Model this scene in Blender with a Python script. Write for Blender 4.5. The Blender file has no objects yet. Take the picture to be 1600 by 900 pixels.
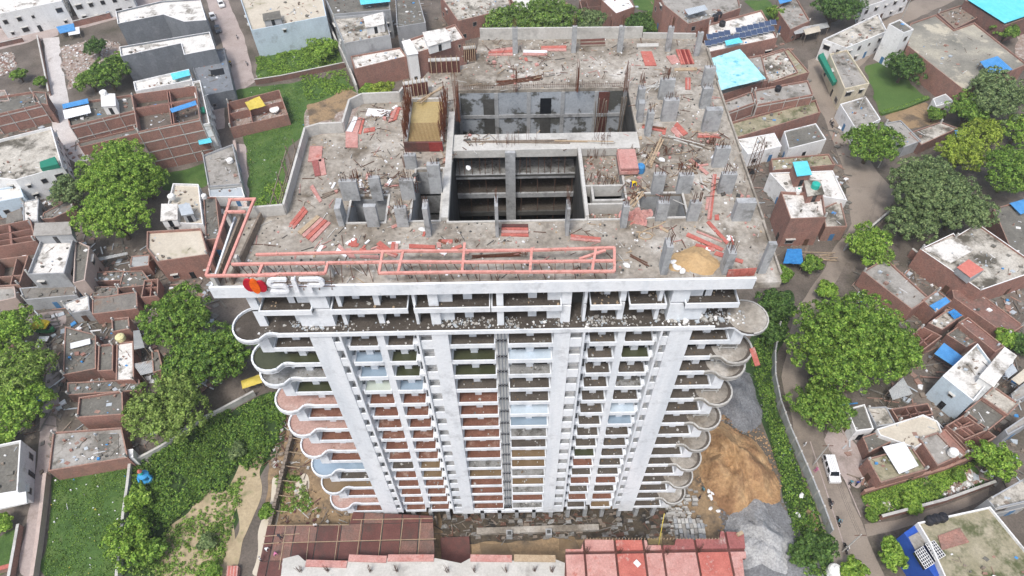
import bpy, bmesh, math, random
import numpy as np
from mathutils import Vector, Matrix
from mathutils.geometry import tessellate_polygon
R_ = math.radians
rnd = random.Random(7)
SC = bpy.context.scene
COL = SC.collection

# ------------------------------------------------------------------ camera
H = 113.0; FPX = 1067.0; TH = R_(51); RO = R_(1.0)
ct, st, cr, sr = math.cos(TH), math.sin(TH), math.cos(RO), math.sin(RO)
fwd = Vector((0, ct, -st)); dwn = Vector((0, -st, -ct)); rgt = Vector((1, 0, 0))
ix = rgt * cr + dwn * sr; iy = rgt * -sr + dwn * cr
cam = bpy.data.cameras.new('camera'); camo = bpy.data.objects.new('camera', cam); COL.objects.link(camo)
cam.sensor_width = 36; cam.lens = FPX / 1600 * 36; cam.clip_end = 3000; cam.clip_start = 1
m = Matrix.Identity(4)
for i in range(3):
    m[i][0] = ix[i]; m[i][1] = -iy[i]; m[i][2] = -fwd[i]
m[2][3] = H
camo.matrix_world = m
SC.camera = camo
# ------------------------------------------------------------------ light
SUN_EL, SUN_AZ = R_(62), R_(205)          # azimuth clockwise from +Y: behind the camera, a little left
w = bpy.data.worlds.new('World'); SC.world = w; w.use_nodes = True
nt = w.node_tree; bg = nt.nodes['Background']
sky = nt.nodes.new('ShaderNodeTexSky'); sky.sky_type = 'NISHITA'; sky.sun_disc = False
sky.sun_elevation = SUN_EL; sky.sun_rotation = SUN_AZ; sky.dust_density = 4; sky.air_density = 1.2
hs = nt.nodes.new('ShaderNodeHueSaturation'); hs.inputs['Saturation'].default_value = 0.8
nt.links.new(sky.outputs[0], hs.inputs['Color']); nt.links.new(hs.outputs[0], bg.inputs[0]); bg.inputs[1].default_value = 0.14
sl = bpy.data.lights.new('sun', 'SUN'); sl.energy = 1.5; sl.angle = R_(11); sl.color = (1, .98, .96)
so = bpy.data.objects.new('sun', sl); COL.objects.link(so)
sd = Vector((math.sin(SUN_AZ) * math.cos(SUN_EL), math.cos(SUN_AZ) * math.cos(SUN_EL), math.sin(SUN_EL)))
so.rotation_euler = sd.to_track_quat('Z', 'Y').to_euler(); so.location = (0, 0, 200)
vs = SC.view_settings; vs.view_transform = 'Standard'; vs.look = 'None'; vs.exposure = 0.58; vs.gamma = 1
SC.cycles.max_bounces = 5; SC.cycles.diffuse_bounces = 3; SC.cycles.transparent_max_bounces = 4

# ------------------------------------------------------------------ photo pixel -> place
def ray(px, py):
    u, v = px - 800, py - 450
    a = u * cr - v * sr; b = u * sr + v * cr
    return (a, FPX * ct - b * st, -FPX * st - b * ct)
def U(px, py, z):
    d = ray(px, py); t = (z - H) / d[2]
    return (d[0] * t, d[1] * t)
TILE = {}
for r in range(4):
    for c in range(4):
        TILE[r * 4 + c + 1] = (c * 400, r * 225)
def T(t, x, y, z):                         # t = sheet of the survey, quarter-pixel coordinates
    o = TILE[t]; return U(o[0] + x / 4, o[1] + y / 4, z)
def Q(t, pts, z): return [T(t, x, y, z) for x, y in pts]
def ccw(p):
    a = sum(p[i][0] * p[(i + 1) % len(p)][1] - p[(i + 1) % len(p)][0] * p[i][1] for i in range(len(p)))
    return list(p) if a > 0 else list(p)[::-1]
def inset(p, d):
    n = len(p); out = []
    for i in range(n):
        a, b, c = Vector(p[i - 1]), Vector(p[i]), Vector(p[(i + 1) % n])
        e1 = (b - a).normalized(); e2 = (c - b).normalized()
        n1 = Vector((-e1.y, e1.x)); n2 = Vector((-e2.y, e2.x))
        k = n1 + n2
        if k.length < .2: k = n1
        q = b + k / max(k.dot(n1), .35) * d
        out.append((q.x, q.y))
    return out

# ------------------------------------------------------------------ materials
MATS = {}
def nodes(name):
    m = bpy.data.materials.new(name); m.use_nodes = True; MATS[name] = m
    t = m.node_tree; b = t.nodes['Principled BSDF']
    return m, t, b
def ramp(t, stops):
    r = t.nodes.new('ShaderNodeValToRGB'); e = r.color_ramp.elements
    while len(e) < len(stops): e.new(.5)
    for k, (p, c) in enumerate(stops):
        e[k].position = p; e[k].color = (*c, 1)
    return r
def noise(t, vec, s, det=5, ro=.6, scl=None):
    if scl:
        mp = t.nodes.new('ShaderNodeMapping'); mp.inputs['Scale'].default_value = scl
        t.links.new(vec, mp.inputs['Vector']); vec = mp.outputs[0]
    n = t.nodes.new('ShaderNodeTexNoise'); n.inputs['Scale'].default_value = s
    n.inputs['Detail'].default_value = det; n.inputs['Roughness'].default_value = ro
    t.links.new(vec, n.inputs['Vector']); return n
def mix(t, a, b, fac, mode='MIX'):
    x = t.nodes.new('ShaderNodeMix'); x.data_type = 'RGBA'; x.blend_type = mode
    if isinstance(fac, float): x.inputs['Factor'].default_value = fac
    else: t.links.new(fac, x.inputs['Factor'])
    for s, k in ((a, 6), (b, 7)):
        if isinstance(s, tuple): x.inputs[k].default_value = (*s, 1)
        else: t.links.new(s, x.inputs[k])
    return x.outputs[2]
def M(name, stops, s=.5, fine=.25, fs=6., patch=None, ps=.25, pt=(.55, .65), rough=.85, bump=0., streak=None, spec=.25, coord='P'):
    """noise ramp of colours + fine grain + blotches of another colour"""
    m, t, b = nodes(name)
    if coord == 'P': v = t.nodes.new('ShaderNodeNewGeometry').outputs['Position']
    else: v = t.nodes.new('ShaderNodeTexCoord').outputs['Object']
    n1 = noise(t, v, s, 6, .62, streak)
    k = len(stops)
    r = ramp(t, [(.3 + .4 * i / max(k - 1, 1), c) for i, c in enumerate(stops)] if k > 1 else [(0, stops[0]), (1, stops[0])])
    t.links.new(n1.outputs[0], r.inputs[0]); c = r.outputs[0]
    if patch:
        n3 = noise(t, v, ps, 7, .68)
        f = ramp(t, [(pt[0], (0, 0, 0)), (pt[1], (1, 1, 1))]); t.links.new(n3.outputs[0], f.inputs[0])
        c = mix(t, c, patch, f.outputs[0])
    n2 = noise(t, v, fs, 4, .7)
    g = ramp(t, [(.3, (1 - fine,) * 3), (.7, (1 + fine * .6,) * 3)]); t.links.new(n2.outputs[0], g.inputs[0])
    c = mix(t, c, g.outputs[0], 1., 'MULTIPLY')
    t.links.new(c, b.inputs['Base Color']); b.inputs['Roughness'].default_value = rough
    b.inputs['Specular IOR Level'].default_value = spec
    if bump:
        bp = t.nodes.new('ShaderNodeBump'); bp.inputs['Strength'].default_value = bump; bp.inputs['Distance'].default_value = .15
        t.links.new(n2.outputs[0], bp.inputs['Height']); t.links.new(bp.outputs[0], b.inputs['Normal'])
    return m
def brickmat(name, c1, c2, mortar, dirt):
    m, t, b = nodes(name)
    tc = t.nodes.new('ShaderNodeTexCoord'); g = t.nodes.new('ShaderNodeNewGeometry').outputs['Position']
    br = t.nodes.new('ShaderNodeTexBrick'); t.links.new(tc.outputs['UV'], br.inputs['Vector'])
    br.inputs['Color1'].default_value = (*c1, 1); br.inputs['Color2'].default_value = (*c2, 1); br.inputs['Mortar'].default_value = (*mortar, 1)
    br.inputs['Scale'].default_value = 1; br.inputs['Brick Width'].default_value = .46; br.inputs['Row Height'].default_value = .16
    br.inputs['Mortar Size'].default_value = .018; br.inputs['Bias'].default_value = -.1
    n = noise(t, g, .55, 6, .65, (1, 1, .6)); f = ramp(t, [(.42, (0, 0, 0)), (.72, (1, 1, 1))]); t.links.new(n.outputs[0], f.inputs[0])
    c = mix(t, br.outputs[0], dirt, f.outputs[0])
    n2 = noise(t, g, 3.5, 4, .7); g2 = ramp(t, [(.3, (.7,) * 3), (.7, (1.2,) * 3)]); t.links.new(n2.outputs[0], g2.inputs[0])
    c = mix(t, c, g2.outputs[0], 1., 'MULTIPLY')
    t.links.new(c, b.inputs['Base Color']); b.inputs['Roughness'].default_value = .9; b.inputs['Specular IOR Level'].default_value = .2
    return m
def flat(name, c, rough=.6, spec=.3, metal=0.):
    m, t, b = nodes(name)
    v = t.nodes.new('ShaderNodeNewGeometry').outputs['Position']
    n = noise(t, v, 4., 4, .6); g = ramp(t, [(.3, tuple(x * .8 for x in c)), (.7, tuple(min(1, x * 1.1) for x in c))])
    t.links.new(n.outputs[0], g.inputs[0]); t.links.new(g.outputs[0], b.inputs['Base Color'])
    b.inputs['Roughness'].default_value = rough; b.inputs['Specular IOR Level'].default_value = spec; b.inputs['Metallic'].default_value = metal
    return m
def leafmat(name, cols, trans=.3):
    cols = [tuple(x * k * (.5, .95, 1.05, 1.1)[i] for x, k in zip(c, (2.3, 2.1, 1.8))) for i, c in enumerate(cols)]  # first leaf tone darkened: shade of gaps between clumps put into the colour
    m, t, b = nodes(name)
    g = t.nodes.new('ShaderNodeNewGeometry')
    r = ramp(t, [(i / (len(cols) - 1), c) for i, c in enumerate(cols)]); t.links.new(g.outputs['Random Per Island'], r.inputs[0])
    n = noise(t, g.outputs['Position'], .45, 3, .5); g2 = ramp(t, [(.3, (.72,) * 3), (.7, (1.25,) * 3)]); t.links.new(n.outputs[0], g2.inputs[0])
    c = mix(t, r.outputs[0], g2.outputs[0], 1., 'MULTIPLY')
    t.links.new(c, b.inputs['Base Color']); b.inputs['Roughness'].default_value = .55; b.inputs['Specular IOR Level'].default_value = .3
    tr = t.nodes.new('ShaderNodeBsdfTranslucent'); t.links.new(c, tr.inputs['Color'])
    ms = t.nodes.new('ShaderNodeMixShader'); ms.inputs[0].default_value = trans
    t.links.new(b.outputs[0], ms.inputs[1]); t.links.new(tr.outputs[0], ms.inputs[2])
    t.links.new(ms.outputs[0], t.nodes['Material Output'].inputs['Surface'])
    return m

M('dirt', [(.095, .08, .066), (.145, .122, .102), (.21, .178, .15)], .12, .35, 2.5, (.07, .065, .045), .08, (.5, .7), bump=.4)
M('mud', [(.19, .135, .085), (.30, .21, .12), (.24, .17, .10)], .25, .25, 2., (.13, .10, .07), .2, (.5, .62), bump=.4)
M('sand_soil', [(.34, .27, .17), (.42, .34, .22), (.27, .21, .13)], .2, .2, 2., (.13, .15, .06), .25, (.56, .7), bump=.3)
M('road', [(.24, .20, .165), (.30, .255, .21)], .12, .18, 4., (.15, .127, .105), .1, (.5, .68), rough=.8)
M('lane', [(.34, .28, .255), (.42, .355, .33)], .3, .18, 2.5, (.24, .2, .175), .2, (.55, .7))
M('white_lane', [(.48, .45, .43), (.58, .55, .53)], .5, .22, 3., (.3, .26, .23), .3, (.6, .7))
M('grass', [(.042, .088, .02), (.07, .135, .03), (.11, .17, .045)], .25, .4, 5., (.2, .17, .10), .22, (.62, .74), bump=.5)
M('lawn', [(.06, .12, .028), (.09, .155, .04)], .15, .25, 5., (.13, .15, .06), .1, (.58, .7))
M('weed_ground', [(.025, .05, .016), (.05, .09, .026)], .3, .4, 4., (.2, .165, .11), .15, (.6, .72))
M('rubble_ground', [(.22, .16, .13), (.32, .25, .21), (.5, .47, .44)], .9, .4, 4., (.10, .12, .05), .2, (.57, .7), bump=.6)
M('puddle', [(.30, .26, .19), (.36, .31, .23)], .2, .05, 2., rough=.12, spec=.5)
M('pale_water', [(.50, .44, .34), (.58, .52, .42)], .2, .05, 2., rough=.2, spec=.5)
# concrete / plaster
M('white_paint', [(.64, .68, .72), (.75, .78, .81), (.80, .82, .84)], .4, .08, 2.2, (.44, .46, .48), .45, (.54, .78), streak=(1, 1, .12), rough=.7)
M('white_plaster', [(.66, .66, .65), (.80, .80, .79)], .5, .12, 3., (.42, .41, .39), .35, (.56, .72), streak=(1, 1, .3))
M('white_roof', [(.60, .58, .54), (.72, .70, .66)], .35, .22, 2.4, (.22, .20, .17), .28, (.52, .64), bump=.2)
M('stained_roof', [(.36, .33, .28), (.56, .53, .47)], .3, .25, 2.4, (.10, .09, .07), .16, (.48, .6), bump=.2)
M('grey_roof', [(.26, .245, .22), (.38, .36, .33)], .35, .22, 2.4, (.12, .11, .09), .2, (.52, .66), bump=.2)
M('dark_roof', [(.12, .115, .10), (.19, .18, .155)], .35, .3, 2.4, (.30, .28, .25), .3, (.6, .7), bump=.2)
M('moss_roof', [(.24, .22, .14), (.38, .34, .25)], .4, .25, 2.4, (.10, .11, .05), .25, (.5, .62), bump=.2)
M('tan_roof', [(.46, .41, .33), (.56, .51, .42)], .25, .15, 2.4, (.28, .26, .16), .15, (.58, .7))
M('grey_plaster', [(.30, .31, .32), (.40, .41, .42)], .4, .15, 2.6, (.19, .19, .19), .25, (.54, .7), streak=(1, 1, .3))
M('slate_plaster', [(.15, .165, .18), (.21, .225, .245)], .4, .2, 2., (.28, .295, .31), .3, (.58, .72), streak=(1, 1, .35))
M('pale_blue_plaster', [(.46, .55, .62), (.56, .66, .74)], .4, .12, 2.6, (.36, .42, .46), .3, (.56, .7), streak=(1, 1, .3))
M('cream_plaster', [(.56, .49, .36), (.66, .6, .46)], .4, .12, 2.6, (.4, .35, .28), .3, (.56, .7), streak=(1, 1, .3))
M('pink_plaster', [(.42, .33, .29), (.5, .41, .36)], .4, .15, 2.6, (.28, .23, .2), .3, (.56, .7), streak=(1, 1, .3))
M('blue_paint', [(.02, .07, .34), (.03, .10, .42)], .5, .15, 3.)
M('site_concrete', [(.165, .145, .115), (.285, .255, .215), (.37, .34, .295), (.53, .505, .465)], .2, .32, 1.8, (.15, .125, .095), .22, (.5, .66), bump=.4)
M('light_concrete', [(.42, .41, .38), (.54, .53, .5)], .35, .15, 3., (.3, .29, .27), .3, (.55, .7), bump=.1)
M('column_concrete', [(.30, .31, .315), (.41, .42, .425)], .6, .22, 2.2, (.19, .19, .185), .5, (.52, .66), streak=(1, 1, .3))
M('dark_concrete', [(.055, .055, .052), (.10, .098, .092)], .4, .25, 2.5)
M('terrace_floor', [(.062, .052, .043), (.10, .086, .072)], .4, .4, 5., (.20, .19, .18), .8, (.62, .7), bump=.3)
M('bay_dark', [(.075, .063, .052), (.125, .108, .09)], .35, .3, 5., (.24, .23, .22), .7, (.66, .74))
M('bay_green', [(.045, .052, .026), (.075, .08, .045)], .3, .12, 4., rough=.25, spec=.5)
M('bay_red', [(.16, .07, .047), (.235, .115, .08)], .8, .35, 5., (.36, .25, .2), .6, (.55, .68), bump=.3)
M('bay_palered', [(.38, .235, .195), (.47, .32, .275)], .5, .25, 4., (.5, .42, .38), .4, (.58, .7))
M('bay_blue', [(.24, .32, .40), (.31, .39, .47)], .3, .06, 4., rough=.15, spec=.5)
M('bay_paleblue', [(.46, .56, .64), (.6, .68, .75)], .4, .08, 4., rough=.15, spec=.5)
M('bay_mint', [(.46, .52, .46), (.55, .6, .53)], .3, .06, 4., rough=.2, spec=.5)
M('bay_brown', [(.17, .115, .062), (.23, .165, .10)], .35, .12, 4., rough=.25, spec=.5)
M('bay_grey', [(.2, .2, .19), (.34, .34, .33)], .6, .3, 4., (.09, .085, .075), .7, (.5, .62))
M('block_wall', [(.30, .33, .36), (.42, .45, .48)], .4, .18, 4., (.09, .092, .085), .25, (.48, .53))
M('yellow_ply', [(.36, .27, .12), (.42, .33, .16)], .25, .15, 4., rough=.3)
M('rust', [(.11, .042, .024), (.19, .075, .045)], 1.5, .3, 6.)
M('rebar_steel', [(.10, .055, .038), (.16, .09, .065)], 2., .3, 6.)
M('form_red', [(.38, .105, .085), (.50, .17, .135)], .6, .25, 4., (.48, .30, .26), .8, (.58, .68))
M('form_pink', [(.42, .20, .175), (.54, .32, .285)], .6, .25, 4., (.42, .135, .105), .8, (.56, .68))
M('form_wine', [(.105, .042, .036), (.155, .066, .056)], .5, .25, 5., (.08, .05, .042), .3, (.5, .68), rough=.6)
M('form_magenta', [(.25, .085, .08), (.34, .125, .115)], .5, .3, 3., (.46, .36, .33), .4, (.58, .7))
M('form_maroon', [(.20, .03, .028), (.26, .05, .045)], .6, .2, 5.)
M('frame_pink', [(.55, .235, .20), (.66, .34, .29)], 1., .18, 5., (.36, .17, .13), 1.5, (.56, .66))
M('timber', [(.34, .25, .16), (.46, .36, .25)], 1.5, .2, 6.)
M('old_timber', [(.17, .135, .105), (.27, .225, .18)], 1.5, .25, 6.)
M('sand', [(.30, .175, .085), (.42, .265, .135), (.50, .345, .19)], .3, .3, 1.6, (.24, .135, .07), .16, (.46, .6), bump=1.)
M('roof_sand', [(.40, .265, .13), (.48, .335, .18)], .5, .15, 4., bump=.3)
M('gravel', [(.15, .155, .16), (.24, .245, .255)], .3, .45, 3.5, (.13, .13, .135), .2, (.5, .64), bump=.6)
M('pale_gravel', [(.28, .285, .29), (.42, .42, .415)], .3, .4, 3., (.22, .22, .22), .2, (.5, .64), bump=.5)
M('tin_grey', [(.30, .31, .31), (.42, .43, .43)], .8, .15, 3., (.24, .18, .14), .4, (.58, .7), rough=.5, streak=(.3, 1, 1))
M('tin_old', [(.15, .14, .125), (.24, .225, .2)], .8, .25, 3., (.2, .13, .09), .4, (.55, .7))
M('tin_blue', [(.05, .22, .50), (.09, .30, .60)], .8, .12, 3., rough=.5)
M('tin_cyan', [(.10, .55, .68), (.16, .63, .76)], .5, .1, 3., (.3, .66, .74), .4, (.6, .7), rough=.5)
M('tarp_blue', [(.025, .17, .43), (.05, .25, .55)], 1., .15, 3., rough=.45)
M('tarp_aqua', [(.25, .56, .62), (.36, .66, .70), (.5, .74, .77)], .5, .12, 1.5, (.10, .42, .55), .35, (.58, .66), rough=.45)  # pale stops and deeper patches put sheen and folds into the colour
M('hall_roof', [(.17, .165, .14), (.27, .255, .215), (.42, .39, .31)], .1, .22, 2., (.46, .42, .33), .09, (.52, .58), bump=.2)
M('dark_mud', [(.045, .038, .03), (.09, .072, .05), (.15, .115, .07)], .3, .35, 2.5, (.03, .028, .026), .3, (.5, .62), bump=.4)  # dark mottled brown mud, for the patch before the tower
M('tarp_yellow', [(.52, .40, .06), (.62, .5, .12)], .6, .1, 2.)
M('tarp_red', [(.50, .15, .12), (.56, .2, .16)], 1., .1, 2.)
M('white_sheet', [(.68, .69, .70), (.78, .79, .80)], .8, .12, 3., (.46, .44, .42), .6, (.6, .7), rough=.5)
M('grey_sheet', [(.36, .40, .43), (.46, .5, .53)], .8, .12, 3., rough=.5)
brickmat('brick', (.31, .135, .10), (.38, .19, .145), (.30, .235, .205), (.22, .14, .115))
brickmat('brick_dark', (.20, .09, .068), (.27, .135, .105), (.21, .17, .15), (.14, .105, .09))
brickmat('brick_pale', (.32, .165, .12), (.37, .205, .155), (.33, .265, .225), (.26, .185, .155))
flat('window_dark', (.018, .02, .024), .15, .5)
flat('window_frame', (.30, .28, .26)); flat('door_brown', (.10, .055, .035)); flat('door_blue', (.07, .19, .36)); flat('green_net', (.02, .20, .13))
flat('tyre', (.015, .015, .016), .8); flat('chrome', (.45, .45, .46), .3, .5, .8); flat('car_white', (.78, .78, .78), .25, .5)
flat('car_grey', (.10, .115, .135), .25, .5); flat('glass', (.015, .018, .022), .05, .6); flat('lamp_glass', (.7, .7, .66), .2, .5)
flat('rick_yellow', (.65, .48, .03), .45); flat('rick_green', (.03, .16, .06), .45)
flat('black_plastic', (.02, .02, .024), .5); flat('white_plastic', (.78, .78, .76), .4); flat('teal_plastic', (.03, .42, .34), .4); flat('blue_plastic', (.06, .24, .5), .4)
flat('pale_yellow_plastic', (.66, .62, .34), .5)
flat('skin', (.22, .12, .08)); flat('hair', (.015, .012, .01)); flat('cloth_white', (.75, .75, .74), .9); flat('cloth_yellow', (.72, .5, .02), .9)
flat('cloth_blue', (.03, .06, .3), .9); flat('cloth_pink', (.6, .2, .34), .9); flat('cloth_dark', (.035, .035, .045), .9); flat('cloth_teal', (.12, .3, .36), .9)
flat('sign_white', (.80, .82, .85), .5); flat('sign_crimson', (.45, .012, .03), .45); flat('sign_orange', (.78, .13, .01), .45)
flat('solar', (.05, .075, .14), .15, .6); flat('solar_rim', (.6, .62, .64), .4)
flat('idol_blue', (.05, .30, .58), .5); flat('pipe_grey', (.26, .285, .31), .5); flat('cable', (.02, .02, .02), .7)
flat('trunk_bark', (.11, .085, .06), .95); flat('bulb_grey', (.3, .29, .27), .9)
leafmat('leaf_mid', [(.035, .085, .014), (.06, .13, .022), (.09, .165, .03), (.13, .20, .045)])
leafmat('leaf_bright', [(.05, .12, .016), (.085, .17, .025), (.12, .21, .035), (.17, .25, .055)])
leafmat('leaf_dark', [(.02, .05, .014), (.032, .075, .02), (.048, .10, .026), (.075, .13, .036)])
leafmat('leaf_olive', [(.045, .082, .035), (.068, .115, .05), (.095, .145, .065), (.13, .175, .085)])
leafmat('leaf_yellow', [(.07, .12, .016), (.11, .17, .022), (.14, .20, .03), (.18, .23, .05)])
leafmat('leaf_pale', [(.06, .11, .024), (.09, .15, .036), (.12, .185, .05), (.155, .215, .07)])

# ------------------------------------------------------------------ mesh helpers
WORG = {}
def setp(o, label=None, cat=None, group=None, kind=None):
    if label: o['label'] = label
    if cat: o['category'] = cat
    if group: o['group'] = group
    if kind: o['kind'] = kind
    return o
def empty(name, loc, label=None, cat=None, group=None, rz=0):
    o = bpy.data.objects.new(name, None); COL.objects.link(o); o.location = loc; o.rotation_euler = (0, 0, rz)
    o.empty_display_size = .5
    WORG[o.name] = Vector(loc); return setp(o, label, cat, group)
class MB:
    def __init__(s): s.v = []; s.f = []; s.m = []; s.uv = []
    def face(s, pts, mi=0, uv=None):
        n = len(s.v); s.v += [tuple(p) for p in pts]; s.f.append(tuple(range(n, n + len(pts)))); s.m.append(mi)
        if uv is None:
            a = Vector(pts[1]) - Vector(pts[0]); L = a.length or 1; a = a / L
            nn = a.cross(Vector(pts[-1]) - Vector(pts[0]))
            b = nn.cross(a).normalized() if nn.length > 1e-9 else Vector((0, 0, 1))
            uv = [((Vector(p) - Vector(pts[0])).dot(a), (Vector(p) - Vector(pts[0])).dot(b)) for p in pts]
        s.uv += uv
    def box(s, x0, x1, y0, y1, z0, z1, mi=0):
        s.prism([(x0, y0), (x1, y0), (x1, y1), (x0, y1)], z0, z1, mi)
    def prism(s, poly, z0, z1, mi=0, mtop=None, bottom=True, top=True):
        p = ccw(poly); n = len(p)
        for i in range(n):
            a, b = p[i], p[(i + 1) % n]
            s.face([(*a, z0), (*b, z0), (*b, z1), (*a, z1)], mi)
        mt = mi if mtop is None else mtop
        if n <= 4:
            if top: s.face([(*q, z1) for q in p], mt)
            if bottom: s.face([(*q, z0) for q in p[::-1]], mi)
        else:
            for tri in tessellate_polygon([[Vector((*q, 0)) for q in p]]):
                tr = ccw([p[k] for k in tri])
                if top: s.face([(*q, z1) for q in tr], mt)
                if bottom: s.face([(*q, z0) for q in tr[::-1]], mi)
    def slab(s, outer, holes, z0, z1, mi=0, mtop=None):
        loops = [ccw(outer)] + [ccw(h)[::-1] for h in holes]
        allp = [q for l in loops for q in l]
        for tri in tessellate_polygon([[Vector((*q, 0)) for q in l] for l in loops]):
            tr = ccw([allp[k] for k in tri])
            s.face([(*q, z1) for q in tr], mi if mtop is None else mtop); s.face([(*q, z0) for q in tr[::-1]], mi)
        for l in loops:
            for i in range(len(l)):
                a, b = l[i], l[(i + 1) % len(l)]
                s.face([(*a, z0), (*b, z0), (*b, z1), (*a, z1)], mi)
    def bar(s, p0, p1, wdt, hgt=None, mi=0):          # box from p0 to p1 (any direction)
        p0, p1 = Vector(p0), Vector(p1); d = p1 - p0
        if d.length < 1e-6: return
        d.normalize(); up = Vector((0, 0, 1)) if abs(d.z) < .95 else Vector((1, 0, 0))
        a = d.cross(up).normalized() * wdt / 2; b = a.cross(d).normalized() * (hgt or wdt) / 2
        c = [p0 - a - b, p0 + a - b, p0 + a + b, p0 - a + b]; e = [q + (p1 - p0) for q in c]
        for i in range(4): s.face([c[i], c[(i + 1) % 4], e[(i + 1) % 4], e[i]][::-1], mi)
        s.face(c, mi); s.face(e[::-1], mi)
    def cyl(s, p0, p1, r0, r1=None, n=10, mi=0, cap=True):
        p0, p1 = Vector(p0), Vector(p1); r1 = r0 if r1 is None else r1
        d = (p1 - p0).normalized(); up = Vector((0, 0, 1)) if abs(d.z) < .95 else Vector((1, 0, 0))
        a = d.cross(up).normalized(); b = d.cross(a)
        A = [p0 + (a * math.cos(6.2832 * i / n) + b * math.sin(6.2832 * i / n)) * r0 for i in range(n)]
        B = [p1 + (a * math.cos(6.2832 * i / n) + b * math.sin(6.2832 * i / n)) * r1 for i in range(n)]
        for i in range(n): s.face([A[i], A[(i + 1) % n], B[(i + 1) % n], B[i]], mi)
        if cap: s.face(A[::-1], mi); s.face(B, mi)
    def lathe(s, c, prof, n=14, mi=0):
        for (r0, z0), (r1, z1) in zip(prof, prof[1:]):
            for i in range(n):
                a, b = 6.2832 * i / n, 6.2832 * (i + 1) / n
                q = [(c[0] + r * math.cos(t), c[1] + r * math.sin(t), c[2] + z) for r, t, z in ((r0, a, z0), (r0, b, z0), (r1, b, z1), (r1, a, z1))]
                if r1 < 1e-4: q = q[:3]
                elif r0 < 1e-4: q = [q[0], q[2], q[3]]
                s.face(q, mi)
    def mesh(s, name, mats, org=(0, 0, 0), smooth=False):
        me = bpy.data.meshes.new(name); o = Vector(org)
        me.from_pydata([(a - o.x, b - o.y, c - o.z) for a, b, c in s.v], [], s.f)
        for x in (mats if isinstance(mats, (list, tuple)) else [mats]): me.materials.append(MATS[x])
        me.polygons.foreach_set('material_index', s.m)
        l = me.uv_layers.new(name='UVMap'); l.data.foreach_set('uv', [c for q in s.uv for c in q])
        if smooth: me.polygons.foreach_set('use_smooth', [True] * len(s.f))
        me.update(); return me
    def build(s, name, mats, parent=None, label=None, cat=None, group=None, kind=None, org=None, smooth=False):
        if parent is None:
            if org is None:
                a = np.array(s.v); org = ((a[:, 0].min() + a[:, 0].max()) / 2, (a[:, 1].min() + a[:, 1].max()) / 2, a[:, 2].min())
            me = s.mesh(name, mats, org, smooth); o = bpy.data.objects.new(name, me); o.location = org
            COL.objects.link(o); WORG[o.name] = Vector(org)
        else:
            P = WORG[parent.name]; me = s.mesh(name, mats, P, smooth); o = bpy.data.objects.new(name, me)
            COL.objects.link(o); o.parent = parent; WORG[o.name] = P
        return setp(o, label, cat, group, kind)
def kids(o): return list(o.children)
def put(name, me, parent, loc, rz=0, label=None):       # a shared mesh as a part
    o = bpy.data.objects.new(name, me); COL.objects.link(o); o.parent = parent
    o.location = Vector(loc) - (WORG[parent.name] if parent else Vector((0, 0, 0))); o.rotation_euler = (0, 0, rz)
    WORG[o.name] = Vector(loc)
    if label: o['label'] = label
    return o
def copy_tree(o, parent=None):
    c = o.copy(); COL.objects.link(c); c.parent = parent
    for ch in list(o.children): copy_tree(ch, c)
    return c
def box_thing(*a): ...
# ------------------------------------------------------------------ ground and roads (structure)
def jit(poly, d, step):
    out = []
    for i in range(len(poly)):
        a, b = Vector(poly[i]), Vector(poly[(i + 1) % len(poly)]); n = max(1, int((b - a).length / step))
        for k in range(n):
            p = a.lerp(b, k / n); out.append((p.x + rnd.uniform(-d, d), p.y + rnd.uniform(-d, d)))
    return out
def sheet_on_ground(name, poly, mat, z, j=.5, step=2.5):
    mb = MB(); p = ccw(jit(poly, j, step) if j else poly)
    if j > .3:
        for _ in range(2): p = [q for i in range(len(p)) for q in ((p[i][0] * .75 + p[(i + 1) % len(p)][0] * .25, p[i][1] * .75 + p[(i + 1) % len(p)][1] * .25), (p[i][0] * .25 + p[(i + 1) % len(p)][0] * .75, p[i][1] * .25 + p[(i + 1) % len(p)][1] * .75))]
    for tri in tessellate_polygon([[Vector((*q, 0)) for q in p]]):
        mb.face([(*q, z) for q in ccw([p[k] for k in tri])], 0)
    return mb.build(name, mat, kind='structure')
g = MB(); g.face([(-900, -300, 0), (900, -300, 0), (900, 1500, 0), (-900, 1500, 0)]); g.build('ground', 'dirt', kind='structure')
def fx(pts): return [U(x, y, 0) for x, y in pts]
# roads: the right-hand street, its branches, and the brick lanes at the top left
sheet_on_ground('road', fx([(1310, 905), (1245, 700), (1222, 590), (1240, 490), (1275, 440), (1300, 395), (1330, 350), (1318, 260), (1288, 185), (1262, 130), (1262, 95), (1330, 60), (1400, 22), (1470, -30), (1560, -30), (1440, 25), (1405, 40), (1340, 110), (1296, 130), (1325, 200), (1372, 270), (1408, 310), (1370, 360), (1330, 400), (1300, 450), (1268, 500), (1262, 590), (1290, 690), (1335, 790), (1385, 905)]), 'road', .02, .25)
sheet_on_ground('lane', fx([(1350, 818), (1400, 812), (1470, 790), (1545, 762), (1545, 775), (1480, 805), (1400, 830), (1355, 838)]), 'road', .03, .2)
sheet_on_ground('lane', fx([(-20, 48), (100, 30), (180, 8), (240, -20), (300, -20), (190, 28), (100, 52), (70, 62), (-20, 84)]), 'lane', .03, .15)
sheet_on_ground('lane', fx([(68, 60), (92, 58), (99, 105), (108, 165), (125, 205), (140, 250), (118, 255), (90, 235), (80, 190), (74, 120)]), 'white_lane', .04, .15)
sheet_on_ground('lane', fx([(318, -10), (352, -10), (382, 60), (398, 128), (376, 143), (350, 150), (352, 200), (330, 205), (322, 150), (364, 140), (345, 60)]), 'lane', .04, .15)
sheet_on_ground('path', fx([(366, 225), (384, 225), (392, 330), (372, 330)]), 'lane', .03, .2)
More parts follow.
